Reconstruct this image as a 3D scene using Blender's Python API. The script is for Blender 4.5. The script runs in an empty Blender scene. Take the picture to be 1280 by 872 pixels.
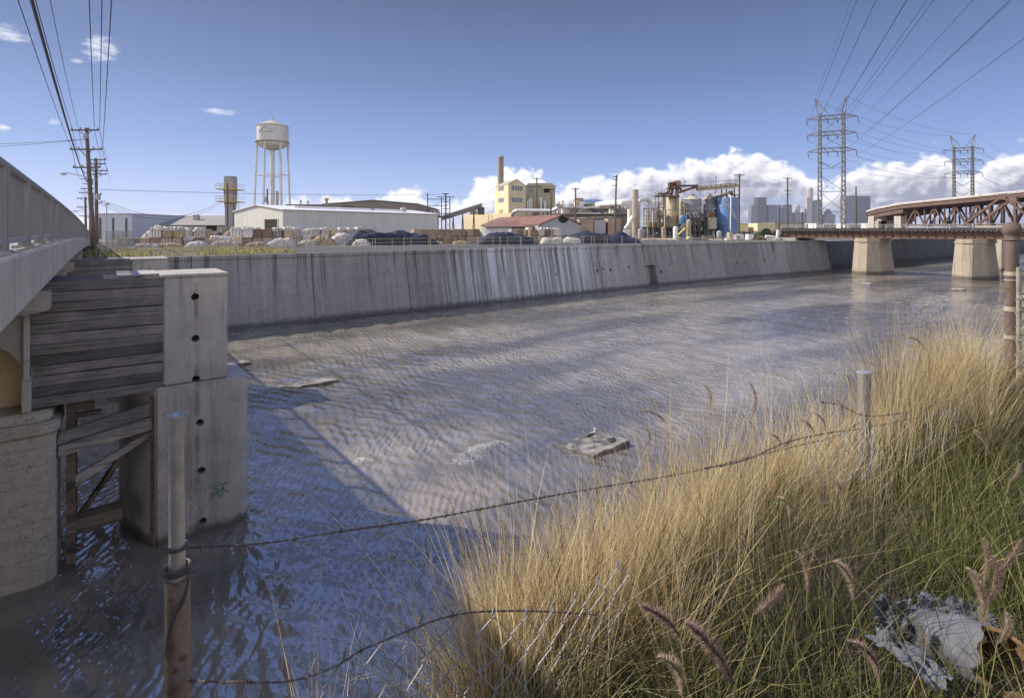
import bpy, bmesh, math, random
import numpy as np
from mathutils import Vector, Matrix
random.seed(7); RNG = np.random.default_rng(11)
sc = bpy.context.scene
C = sc.collection
R = math.radians
# ------------------------------------------------------------------ camera
EYE = 8.2            # metres above the water
F, U0, HV = 690.0, 640.0, 287.0
cam = bpy.data.objects.new('camera', bpy.data.cameras.new('camera'))
C.objects.link(cam)
cam.location = (0, 0, EYE); cam.rotation_euler = (R(90), 0, 0)
cam.data.sensor_width = 36; cam.data.lens = 36 * F / 1280
cam.data.shift_y = -(436 - HV) / 1280
cam.data.clip_start = 0.05; cam.data.clip_end = 30000
sc.camera = cam
sc.render.resolution_x, sc.render.resolution_y = 1024, 697
# ------------------------------------------------------------------ light
SUN_DIR = Vector((-1.344, 0.292, 1.0)).normalized()
SUN_EL = math.asin(SUN_DIR.z); SUN_AZ = math.atan2(SUN_DIR.x, SUN_DIR.y)
SUN_STRENGTH, SKY_STRENGTH, EXPOSURE = 4.8, 0.15, 0.40
sun = bpy.data.objects.new('sun', bpy.data.lights.new('sun', 'SUN'))
C.objects.link(sun)
sun.data.energy = SUN_STRENGTH; sun.data.angle = R(0.5); sun.data.color = (1.0, 0.90, 0.76)
sun.rotation_euler = SUN_DIR.to_track_quat('Z', 'Y').to_euler()
sun.location = (-60, 20, 60)

class NT:
    """small node-tree helper"""
    def __init__(s, tree): s.t = tree; s.n = tree.nodes; s.l = tree.links
    def node(s, typ, ins=None, **kw):
        n = s.n.new(typ)
        for k, v in kw.items(): setattr(n, k, v)
        for k, v in (ins or {}).items(): s.put(n.inputs[k], v)
        return n
    def put(s, sock, v):
        if isinstance(v, bpy.types.NodeSocket): s.l.new(v, sock)
        else:
            if hasattr(sock.default_value, '__len__') and not hasattr(v, '__len__'): v = (v,) * len(sock.default_value)
            elif hasattr(sock.default_value, '__len__') and len(sock.default_value) == 4 and len(v) == 3: v = (*v, 1)
            sock.default_value = v
    def m(s, op, a, b=0.0, c=0.0, clamp=False):
        n = s.n.new('ShaderNodeMath'); n.operation = op; n.use_clamp = clamp
        for i, v in enumerate((a, b, c)): s.put(n.inputs[i], v)
        return n.outputs[0]
    def mix(s, fac, a, b, blend='MIX'):
        n = s.n.new('ShaderNodeMix'); n.data_type = 'RGBA'; n.blend_type = blend
        s.put(n.inputs[0], fac); s.put(n.inputs[6], a); s.put(n.inputs[7], b)
        return n.outputs[2]
    def step(s, v, a, b, lo=0.0, hi=1.0):
        n = s.n.new('ShaderNodeMapRange'); n.interpolation_type = 'SMOOTHSTEP'
        s.put(n.inputs[0], v); s.put(n.inputs[1], a); s.put(n.inputs[2], b); s.put(n.inputs[3], lo); s.put(n.inputs[4], hi)
        return n.outputs[0]
    def noise(s, vec, scale, detail=5, rough=.55, dist=0.0, out=0):
        n = s.node('ShaderNodeTexNoise', {'Vector': vec, 'Scale': scale, 'Detail': detail, 'Roughness': rough, 'Distortion': dist})
        return n.outputs[out]
    def scale(s, vec, sc_, loc=(0, 0, 0), rot=(0, 0, 0)):
        return s.node('ShaderNodeMapping', {'Vector': vec, 'Scale': sc_, 'Location': loc, 'Rotation': rot}).outputs[0]

def make_world():
    w = bpy.data.worlds.new('World'); sc.world = w; w.use_nodes = True
    w.cycles.sampling_method = 'MANUAL'; w.cycles.sample_map_resolution = 512
    g = NT(w.node_tree); g.n.clear()
    sky = g.node('ShaderNodeTexSky', sky_type='NISHITA', sun_disc=False)
    sky.sun_elevation = SUN_EL; sky.sun_rotation = SUN_AZ
    sky.air_density = 1.0; sky.dust_density = 0.1; sky.ozone_density = 2.0; sky.altitude = 50
    d = g.node('ShaderNodeTexCoord').outputs['Generated']
    sx = g.node('ShaderNodeSeparateXYZ', {0: d})
    x, y, z = sx.outputs
    az = g.m('ARCTAN2', x, y)
    el = g.m('ARCSINE', z)
    skc = g.mix(1.0, sky.outputs[0], SKY_TINT, 'MULTIPLY')
    rp_ = g.node('ShaderNodeValToRGB', {0: g.m('MULTIPLY', z, 1.0)}); cr = rp_.color_ramp
    for i, (p_, c_) in enumerate(((0.0, (.37, .50, .80)), (.055, (.265, .405, .73)), (.14, (.155, .262, .55)), (.25, (.090, .155, .345)), (.38, (.054, .088, .195)), (.45, (.09, .15, .40)), (.53, (.24, .38, .90)), (.64, (.22, .35, .84)), (.78, (.10, .15, .34)), (1.0, (.09, .13, .28)))):  # bright blue band above the frame is added to light and tint the water
        e_ = cr.elements[i] if i < 2 else cr.elements.new(p_)
        e_.position = p_; e_.color = (*c_, 1)
    clear = g.mix(1.0, rp_.outputs[0], (1 / SKY_STRENGTH,) * 3, 'MULTIPLY')
    skc = g.mix(.90, skc, clear)
    # fill light: broken bright cloud added to the unseen sky behind the camera
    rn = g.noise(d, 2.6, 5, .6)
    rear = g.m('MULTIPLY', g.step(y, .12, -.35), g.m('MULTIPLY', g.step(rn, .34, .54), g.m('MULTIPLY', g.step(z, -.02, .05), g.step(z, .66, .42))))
    rearc = g.mix(rear, skc, tuple(q / SKY_STRENGTH for q in REAR_FILL))
    # the sky of the photograph is an even periwinkle: lift the low sun-side glow a little
    vec = g.node('ShaderNodeCombineXYZ', {0: az, 1: g.m('MULTIPLY', el, 1.25), 2: 0.0}).outputs[0]
    # height of the cumulus tops round the horizon (azimuth -> elevation)
    pts = [(-60, 250), (240, 272), (330, 254), (352, 250), (385, 247), (430, 240), (452, 258), (470, 246), (500, 236), (525, 240), (545, 248), (565, 250), (590, 228), (612, 214), (640, 209), (668, 210), (698, 231), (720, 228),
           (752, 214), (790, 214), (812, 204), (835, 207), (852, 199), (885, 195), (925, 190), (965, 195), (992, 203), (1015, 222), (1040, 232), (1052, 214), (1075, 208),
           (1105, 203), (1140, 196), (1168, 184), (1188, 194), (1212, 214), (1232, 200), (1258, 187), (1275, 184), (1320, 190), (1500, 215), (1800, 235)]
    fc = g.node('ShaderNodeFloatCurve')
    A0, A1, EM = -0.9, 1.2, 0.2
    cv = fc.mapping.curves[0]
    P = []
    for u, v in pts:
        a = math.atan((u - U0) / F); e = math.atan((HV - v) / F * math.cos(a))
        P.append(((a - A0) / (A1 - A0), e / EM))
    cv.points[0].location = P[0]; cv.points[1].location = P[-1]
    for q in P[1:-1]: cv.points.new(*q)
    fc.mapping.update()
    g.put(fc.inputs[1], g.m('DIVIDE', g.m('SUBTRACT', az, A0), A1 - A0))
    prof = g.m('MULTIPLY', fc.outputs[0], EM)
    warp = g.node('ShaderNodeTexNoise', {'Vector': vec, 'Scale': 26, 'Detail': 3}).outputs[1]
    wv = g.node('ShaderNodeVectorMath', {0: g.node('ShaderNodeVectorMath', {0: warp, 1: (.5, .5, .5)}, operation='SUBTRACT').outputs[0], 'Scale': 0.022}, operation='SCALE').outputs[0]
    v2 = g.node('ShaderNodeVectorMath', {0: vec, 1: wv}, operation='ADD').outputs[0]
    def billow(v):
        a = g.noise(v, 17, 3, .5)
        b = g.node('ShaderNodeTexVoronoi', {'Vector': v, 'Scale': 45, 'Smoothness': .5}, feature='SMOOTH_F1').outputs[0]
        b2 = g.node('ShaderNodeTexVoronoi', {'Vector': v, 'Scale': 110, 'Smoothness': .5}, feature='SMOOTH_F1').outputs[0]
        c = g.noise(v, 160, 4, .6)
        s = g.m('MULTIPLY', g.m('SUBTRACT', a, .5), 0.070)
        s = g.m('ADD', s, g.m('MULTIPLY', g.m('SUBTRACT', .42, b), 0.030))
        s = g.m('ADD', s, g.m('MULTIPLY', g.m('SUBTRACT', .42, b2), 0.013))
        return g.m('ADD', s, g.m('MULTIPLY', g.m('SUBTRACT', c, .5), 0.012))
    n0 = billow(v2)
    v3 = g.node('ShaderNodeVectorMath', {0: v2, 1: (-.006, .008, 0)}, operation='ADD').outputs[0]
    n1 = billow(v3)
    dep = g.m('ADD', g.m('SUBTRACT', prof, el), g.m('MULTIPLY', n0, .75))
    dens = g.step(dep, -0.004, 0.012)
    # low gaps of pale sky between cloud banks
    gap = g.noise(g.scale(vec, (1, 2.6, 1), (3.1, .7, 0)), 11, 4, .55)
    gapm = g.m('MULTIPLY', g.step(gap, .50, .60), g.m('SUBTRACT', 1.0, g.step(el, .020, .075)))
    dens = g.m('MULTIPLY', dens, g.m('SUBTRACT', 1.0, g.m('MULTIPLY', gapm, .75)))
    # light: relief toward the sun (up-left), greyer bases
    rel = g.m('MULTIPLY', g.m('SUBTRACT', n0, n1), 26)
    lit = g.m('ADD', g.step(dep, .002, .060, .95, .10), rel)
    band = g.noise(g.scale(vec, (1, 3.2, 1), (1.3, 0, 0)), 14, 5, .6)
    lit = g.m('ADD', lit, g.m('MULTIPLY', g.m('SUBTRACT', band, .5), .9))
    east = g.step(az, -.05, .30, .40, 0.0)          # the banks left of the plant are brighter
    lit = g.m('ADD', lit, east, clamp=True)
    ccol = g.mix(lit, CLOUD_DARK, CLOUD_LIGHT)
    # small scattered fair-weather scraps, high on the left
    wis = None
    for (u, v, su, sv, k) in ((8, 42, 42, 16, 1), (128, 62, 34, 22, 1), (96, 76, 12, 5, .9), (275, 140, 34, 6, .9), (4, 160, 16, 7, 1), (66, 152, 18, 6, .6), (285, 187, 8, 4, .4), (-120, 60, 90, 30, 1), (-300, 100, 120, 30, 1)):
        a = math.atan((u - U0) / F); e = math.atan((HV - v) / F * math.cos(a))
        sa = su / F * math.cos(a) ** 2; se = sv / F * math.cos(a)
        da = g.m('DIVIDE', g.m('SUBTRACT', az, a), sa); de = g.m('DIVIDE', g.m('SUBTRACT', el, e), se)
        q = g.m('MULTIPLY', g.m('SUBTRACT', 1.0, g.m('ADD', g.m('MULTIPLY', da, da), g.m('MULTIPLY', de, de)), clamp=True), k)
        wis = q if wis is None else g.m('MAXIMUM', wis, q)
    wn = g.noise(g.scale(v2, (1, 2.6, 1)), 30, 7, .66)
    wd = g.m('MULTIPLY', g.step(g.m('ADD', g.m('MULTIPLY', wis, .42), wn), .66, 1.12), .75)
    dens = g.m('MAXIMUM', dens, wd)
    wl = g.m('MULTIPLY', g.step(wis, .0, .05), .8)
    ccol = g.mix(wl, ccol, CLOUD_LIGHT)
    below = g.step(z, -.03, .0)
    dens = g.m('MULTIPLY', dens, below)
    out = g.mix(dens, skc, ccol)
    B = lambda c: g.node('ShaderNodeBackground', {'Color': c, 'Strength': SKY_STRENGTH}).outputs[0]
    # three branches, so that each direction of the sky works out only the clouds it can hold
    front = g.m('MULTIPLY', g.m('GREATER_THAN', y, .10), g.m('MULTIPLY', g.m('LESS_THAN', el, .5), g.m('GREATER_THAN', el, -.03)))
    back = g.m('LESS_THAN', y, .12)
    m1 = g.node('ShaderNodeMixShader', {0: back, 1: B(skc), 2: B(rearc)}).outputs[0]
    m2 = g.node('ShaderNodeMixShader', {0: front, 1: m1, 2: B(out)}).outputs[0]
    g.l.new(m2, g.node('ShaderNodeOutputWorld').inputs[0])
SKY_TINT = (1.30, 1.0, 0.92, 1)
CLOUD_DARK, CLOUD_LIGHT = (1.9, 1.95, 2.5, 1), (6.6, 6.5, 6.6, 1)
REAR_FILL = (1.35, 1.27, 1.20)
make_world()
vs = sc.view_settings
vs.view_transform = 'Standard'; vs.look = 'None'; vs.exposure = EXPOSURE; vs.gamma = 1.0
sc.render.engine = 'CYCLES'
sc.cycles.use_denoising = True
try:
    sc.cycles.denoiser = 'OPENIMAGEDENOISE'; sc.cycles.denoising_input_passes = 'RGB_ALBEDO_NORMAL'
except Exception: pass
sc.cycles.max_bounces = 6; sc.cycles.diffuse_bounces = 3; sc.cycles.glossy_bounces = 3
sc.cycles.transmission_bounces = 3; sc.cycles.transparent_max_bounces = 8; sc.cycles.caustics_reflective = False
sc.cycles.sample_clamp_indirect = 6; sc.cycles.volume_bounces = 0
# ------------------------------------------------------------------ helpers
AR = math.atan2(.6, .8)                    # the river's frame: r upstream, p across
def RP(r, p, z=0.0): return Vector((.8 * r - .6 * p, .6 * r + .8 * p, z))
def at(u, v, Y): return Vector(((u - U0) / F * Y, Y, EYE - (v - HV) / F * Y))
def onp(u, v, p):                          # pixel -> (r, z) on the vertical plane p
    t = (u - U0) / F; Y = p / (.8 - .6 * t)
    return (Y * (.8 * t + .6), EYE - (v - HV) / F * Y)
def onz(u, v, z=0.0):                      # pixel -> (r, p) on the level plane z
    Y = (EYE - z) * F / (v - HV); X = (u - U0) / F * Y
    return (.8 * X + .6 * Y, -.6 * X + .8 * Y)
def Yp(u, p): return p / (.8 - .6 * (u - U0) / F)

def vnoise(x, y, seed=0):
    def h(i, j):
        n = (i * 374761393 + j * 668265263 + seed * 1442695041) & 0x7fffffff
        n = ((n ^ (n >> 13)) * 1274126177) & 0x7fffffff
        return (n ^ (n >> 16)) / 0x7fffffff
    xi = np.floor(x).astype(np.int64); yi = np.floor(y).astype(np.int64)
    xf = x - xi; yf = y - yi
    xf = xf * xf * (3 - 2 * xf); yf = yf * yf * (3 - 2 * yf)
    a = h(xi, yi); b = h(xi + 1, yi); c = h(xi, yi + 1); d = h(xi + 1, yi + 1)
    return (a + (b - a) * xf) * (1 - yf) + (c + (d - c) * xf) * yf
def fbm(x, y, seed=0, o=4):
    s = 0; a = .5; t = 0
    for k in range(o):
        s = s + a * vnoise(x, y, seed + k * 17); t += a; x = x * 2.03 + 5.1; y = y * 2.03 - 3.7; a *= .5
    return s / t - .5

class MB:
    def __init__(s): s.v = []; s.f = []
    def add(s, vs_, fs):
        o = len(s.v); s.v += [tuple(p) for p in vs_]; s.f += [tuple(i + o for i in f) for f in fs]; return s
    def hexa(s, b, t):                      # 4 bottom + 4 top points
        return s.add(list(b) + list(t), [(3, 2, 1, 0), (4, 5, 6, 7), (0, 1, 5, 4), (1, 2, 6, 5), (2, 3, 7, 6), (3, 0, 4, 7)])
    def box(s, x0, x1, y0, y1, z0, z1):
        q = ((x0, y0), (x1, y0), (x1, y1), (x0, y1))
        return s.hexa([(*a, z0) for a in q], [(*a, z1) for a in q])
    def obox(s, c, ax, L, W, z0, z1):       # box about c; ax = direction of its length
        a = Vector((ax[0], ax[1], 0)).normalized(); b = Vector((-a.y, a.x, 0)); c = Vector((c[0], c[1], 0))
        q = [c - a * L / 2 - b * W / 2, c + a * L / 2 - b * W / 2, c + a * L / 2 + b * W / 2, c - a * L / 2 + b * W / 2]
        return s.hexa([(p.x, p.y, z0) for p in q], [(p.x, p.y, z1) for p in q])
    def loft(s, loops, caps=True, closed=False):
        n = len(loops[0]); o = len(s.v)
        for l in loops: s.v += [tuple(p) for p in l]
        m = len(loops)
        for i in range(m if closed else m - 1):
            for j in range(n):
                a, b = o + i * n + j, o + i * n + (j + 1) % n
                k = (i + 1) % m
                s.f.append((a, b, o + k * n + (j + 1) % n, o + k * n + j))
        if caps and not closed:
            s.f.append(tuple(o + j for j in reversed(range(n)))); s.f.append(tuple(o + (m - 1) * n + j for j in range(n)))
        return s
    def prism(s, poly, z0, z1): return s.loft([[(x, y, z0) for x, y in poly], [(x, y, z1) for x, y in poly]])
    def beam(s, a, b, w, h=None, up=(0, 0, 1)):
        h = h or w; a = Vector(a); b = Vector(b); d = (b - a)
        if d.length < 1e-6: return s
        d.normalize(); U = Vector(up)
        if abs(d.dot(U)) > .98: U = Vector((1, 0, 0)) if abs(d.x) < .9 else Vector((0, 1, 0))
        sd = d.cross(U).normalized() * w / 2; uu = sd.cross(d).normalized() * h / 2
        return s.loft([[p + sd + uu, p - sd + uu, p - sd - uu, p + sd - uu] for p in (a, b)])
    def tube(s, path, r, n=6, caps=True):
        P = [Vector(p) for p in path]; m = len(P)
        rr = r if hasattr(r, '__len__') else [r] * m
        T = [((P[min(i + 1, m - 1)] - P[max(i - 1, 0)])).normalized() for i in range(m)]
        U = Vector((0, 0, 1)) if abs(T[0].z) < .9 else Vector((1, 0, 0))
        nrm = (U - T[0] * U.dot(T[0])).normalized(); loops = []
        for i in range(m):
            nrm = nrm - T[i] * nrm.dot(T[i])
            nrm = nrm.normalized() if nrm.length > 1e-6 else T[i].orthogonal().normalized()
            bi = T[i].cross(nrm)
            loops.append([P[i] + (nrm * math.cos(k * 2 * math.pi / n) + bi * math.sin(k * 2 * math.pi / n)) * rr[i] for k in range(n)])
        return s.loft(loops, caps)
    def lathe(s, c, prof, n=20):            # prof: (radius, z) upward
        return s.loft([[(c[0] + r * math.cos(k * 2 * math.pi / n), c[1] + r * math.sin(k * 2 * math.pi / n), z) for k in range(n)] for r, z in prof])
    def grid(s, fn, nu, nv):                # fn(i,j)->point
        o = len(s.v); s.v += [tuple(fn(i, j)) for i in range(nu) for j in range(nv)]
        s.f += [(o + i * nv + j, o + (i + 1) * nv + j, o + (i + 1) * nv + j + 1, o + i * nv + j + 1) for i in range(nu - 1) for j in range(nv - 1)]
        return s

OFF = {}
def mesh_of(mb, name, m, off=(0, 0, 0), bevel=0, smooth=False, seg=2):
    me = bpy.data.meshes.new(name)
    me.from_pydata([(x - off[0], y - off[1], z - off[2]) for x, y, z in mb.v], [], mb.f)
    bm = bmesh.new(); bm.from_mesh(me)
    bmesh.ops.recalc_face_normals(bm, faces=bm.faces)
    if bevel: bmesh.ops.bevel(bm, geom=[e for e in bm.edges if len(e.link_faces) == 2 and e.calc_face_angle(0) > .5], offset=bevel, segments=seg, affect='EDGES', clamp_overlap=True)
    bm.to_mesh(me); bm.free()
    if smooth:
        me.polygons.foreach_set('use_smooth', [True] * len(me.polygons))
        if smooth != 2: me.set_sharp_from_angle(angle=R(38))
    if m: me.materials.append(m)
    return me
def props(o, label, cat, group=None, kind=None):
    if label: o['label'] = label
    if cat: o['category'] = cat
    if group: o['group'] = group
    if kind: o['kind'] = kind
def thing(name, label, cat, base=(0, 0, 0), rp=False, group=None):
    o = bpy.data.objects.new(name, None); C.objects.link(o); o.empty_display_size = .3
    o.location = RP(*base) if rp else base
    if rp: o.rotation_euler = (0, 0, AR)
    OFF[o.name] = tuple(base); props(o, label, cat, group); return o
def part(mb, name, m, parent, label=None, **kw):
    off = OFF[parent.name]
    o = bpy.data.objects.new(name, mesh_of(mb, name, m, off, **kw)); C.objects.link(o)
    o.parent = parent; OFF[o.name] = off
    if label: o['label'] = label
    return o
def solo(mb, name, m, label=None, cat=None, base=(0, 0, 0), rp=False, group=None, kind=None, **kw):
    o = bpy.data.objects.new(name, mesh_of(mb, name, m, base, **kw)); C.objects.link(o)
    o.location = RP(*base) if rp else base
    if rp: o.rotation_euler = (0, 0, AR)
    OFF[o.name] = tuple(base); props(o, label, cat, group, kind); return o
def dup(o, loc, rz=None, label=None, parent=None):
    c = o.copy(); C.objects.link(c)
    if parent: c.parent = parent
    else:
        c.location = loc
        if rz is not None: c.rotation_euler = (0, 0, rz)
        if label: c['label'] = label
    for ch in list(o.children): dup(ch, None, parent=c)
    return c
def cut(o, cutters):                        # boolean recesses; cutters = MB in the same frame
    cm = mesh_of(cutters, 'cutter', None, OFF[o.name]); co = bpy.data.objects.new('cutter', cm); C.objects.link(co)
    co.matrix_world = o.matrix_world; co.parent = o.parent
    co.location = o.location; co.rotation_euler = o.rotation_euler
    md = o.modifiers.new('cut', 'BOOLEAN'); md.object = co; md.operation = 'DIFFERENCE'; md.solver = 'EXACT'
    bpy.context.view_layer.update()
    me = bpy.data.meshes.new_from_object(o.evaluated_get(bpy.context.evaluated_depsgraph_get()))
    o.modifiers.clear(); o.data = me
    bpy.data.objects.remove(co); bpy.data.meshes.remove(cm)
# ------------------------------------------------------------------ materials
def mat(name, col, rough=.85, var=.18, scale=1.5, fine=25, fvar=.12, bump=.15, streak=0, streakcol=None, rnd=0, metal=0, spec=.35, rust=0, rustcol=(.16, .07, .035), rib=None, extra=None):
    m = bpy.data.materials.new(name); m.use_nodes = True
    g = NT(m.node_tree); b = g.n['Principled BSDF']
    co = g.node('ShaderNodeTexCoord').outputs['Object']
    col = (*col[:3], 1)
    n1 = g.noise(co, scale, 6, .6); n2 = g.noise(co, fine, 3, .6)
    k = g.m('ADD', 1.0, g.m('MULTIPLY', g.m('SUBTRACT', n1, .5), var * 4))
    k = g.m('ADD', k, g.m('MULTIPLY', g.m('SUBTRACT', n2, .5), fvar * 3))
    if rnd:
        oi = g.node('ShaderNodeObjectInfo').outputs['Random']
        k = g.m('ADD', k, g.m('MULTIPLY', g.m('SUBTRACT', oi, .5), rnd * 2))
    kk = g.node('ShaderNodeCombineXYZ', {0: k, 1: k, 2: k}).outputs[0]
    c = g.mix(1.0, col, kk, 'MULTIPLY')
    if streak:
        s1 = g.noise(g.scale(co, (1, 1, .06)), 2.2, 5, .65)
        c = g.mix(g.m('MULTIPLY', g.step(s1, .5, .72), streak), c, streakcol or (.03, .028, .026, 1))
    if rust:
        r1 = g.noise(co, scale * 2.3 + .7, 7, .7)
        c = g.mix(g.step(r1, 1.0 - rust - .08, 1.0 - rust + .08), c, rustcol)
    h = n2
    if rib:                                  # ribs of sheet metal / boards along a local axis
        ax, per, amt = rib
        sx = g.node('ShaderNodeSeparateXYZ', {0: co}).outputs[ax]
        fr = g.m('FRACT', g.m('MULTIPLY', sx, 1 / per))
        w = g.m('ABSOLUTE', g.m('SUBTRACT', fr, .5))
        h = g.m('ADD', h, g.m('MULTIPLY', g.step(w, .2, .5), amt))
    if extra: c, h = extra(g, co, c, h)
    g.put(b.inputs['Base Color'], c)
    b.inputs['Roughness'].default_value = rough; b.inputs['Metallic'].default_value = metal
    b.inputs['Specular IOR Level'].default_value = spec
    if bump:
        bp = g.node('ShaderNodeBump', {'Strength': bump, 'Distance': .02, 'Height': h})
        g.l.new(bp.outputs[0], b.inputs['Normal'])
    return m
# ------------------------------------------------------------------ palette
def boardmarks(per, amt=.35, axis=2):
    def f(g, co, c, h):
        pk = g.noise(co, 19, 2, .5)                   # bug holes and grit
        c = g.mix(g.m('MULTIPLY', g.step(pk, .66, .72), .7), c, (.09, .085, .08, 1)); h = g.m('SUBTRACT', h, g.step(pk, .66, .72))
        sx = g.node('ShaderNodeSeparateXYZ', {0: co}).outputs[axis]
        fr = g.m('FRACT', g.m('MULTIPLY', sx, 1 / per))
        ln = g.m('SUBTRACT', 1.0, g.step(g.m('ABSOLUTE', g.m('SUBTRACT', fr, .5)), .0, .04))
        return g.mix(g.m('MULTIPLY', ln, amt), c, (.08, .075, .07, 1)), h
    return f
def wetband(z0, z1, col=(.05, .047, .04)):       # waterline stain
    def f(g, co, c, h):
        pk = g.noise(co, 19, 2, .5)
        c = g.mix(g.m('MULTIPLY', g.step(pk, .66, .72), .7), c, (.09, .085, .08, 1)); h = g.m('SUBTRACT', h, g.step(pk, .66, .72))
        sx = g.node('ShaderNodeSeparateXYZ', {0: co}).outputs[2]
        nn = g.m('MULTIPLY', g.m('SUBTRACT', g.noise(co, 2.5, 4), .5), .5)
        return g.mix(g.m('MULTIPLY', g.step(g.m('ADD', sx, nn), z1, z0), .8), c, (*col, 1)), h
    return f
CONC = mat('pale_concrete', (.42, .39, .355), var=.22, scale=1.1, fine=30, streak=.5, streakcol=(.10, .09, .08, 1), bump=.25, extra=boardmarks(1.15, .25))
CONC_B = mat('bridge_concrete', (.33, .315, .29), var=.12, scale=.9, fine=24, streak=.45, streakcol=(.12, .11, .10, 1), bump=.25)
CONC_R = mat('rough_concrete', (.47, .425, .36), var=.22, scale=5, fine=45, fvar=.5, bump=.9, extra=boardmarks(.42, .35))
BEIGE = mat('beige_concrete', (.72, .56, .34), var=.12, scale=1.5, fine=30, bump=.3, extra=boardmarks(.16, .25))
def woodgrain(axis):
    def f(g, co, c, h):
        zz_ = g.node('ShaderNodeSeparateXYZ', {0: co}).outputs[2]
        pid = g.m('FLOOR', g.m('MULTIPLY', g.m('SUBTRACT', zz_, 4.026), 1 / .2458))
        wn = g.node('ShaderNodeTexWhiteNoise', {'W': pid}, noise_dimensions='1D').outputs[0]
        kk = g.m('ADD', .62, g.m('MULTIPLY', wn, .85))
        c = g.mix(1.0, c, g.node('ShaderNodeCombineXYZ', {0: kk, 1: kk, 2: kk}).outputs[0], 'MULTIPLY')
        co = g.node('ShaderNodeVectorMath', {0: co, 1: g.node('ShaderNodeCombineXYZ', {0: g.m('MULTIPLY', wn, 7.3), 1: 0.0, 2: 0.0}).outputs[0]}, operation='ADD').outputs[0]
        s = [9, 9, 9]; s[axis] = .35
        n = g.noise(g.scale(co, s), 3.0, 6, .65)
        c = g.mix(g.m('MULTIPLY', g.step(n, .45, .7), .7), c, (.035, .032, .034, 1))
        return c, g.m('ADD', h, g.m('MULTIPLY', n, 2))
    return f
WOOD = mat('weathered_timber', (.19, .172, .165), rough=.9, var=.3, scale=2.2, fine=40, bump=.5, extra=woodgrain(0))
WOOD_L = mat('silvered_timber', (.33, .30, .275), rough=.9, var=.25, scale=2.2, fine=40, bump=.5, extra=woodgrain(0))
WOOD_B = mat('brown_timber', (.17, .13, .10), rough=.9, var=.25, scale=2.2, fine=40, bump=.5, extra=woodgrain(0))
STEEL = mat('galvanised_steel', (.42, .42, .43), rough=.5, var=.2, scale=8, fine=60, metal=.6, rust=.33, rustcol=(.20, .13, .085))
STEEL_D = mat('dark_steel', (.09, .09, .10), rough=.7, var=.2, scale=2)
RUST = mat('rusty_steel', (.15, .092, .068), rough=.85, var=.35, scale=1.6, fine=20, bump=.2, streak=.5)
RUST_POST = mat('rusted_post', (.135, .10, .085), rough=.8, var=.35, scale=9, fine=80, bump=.3, rust=.3, rustcol=(.33, .28, .24))
GREYSTEEL = mat('grey_painted_steel', (.36, .36, .37), rough=.6, var=.15, scale=1.5, rust=.2)
YELLOW = mat('yellow_paint', (.55, .42, .12), rough=.6, var=.15, scale=2)
WHITE = mat('white_paint', (.72, .71, .68), rough=.6, var=.08, scale=1)
POLE = mat('pole_timber', (.13, .095, .075), rough=.9, var=.3, scale=2)
WIRE = mat('cable', (.045, .045, .055), rough=.6, var=0, fvar=0, bump=0)
DIRT = None
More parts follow.
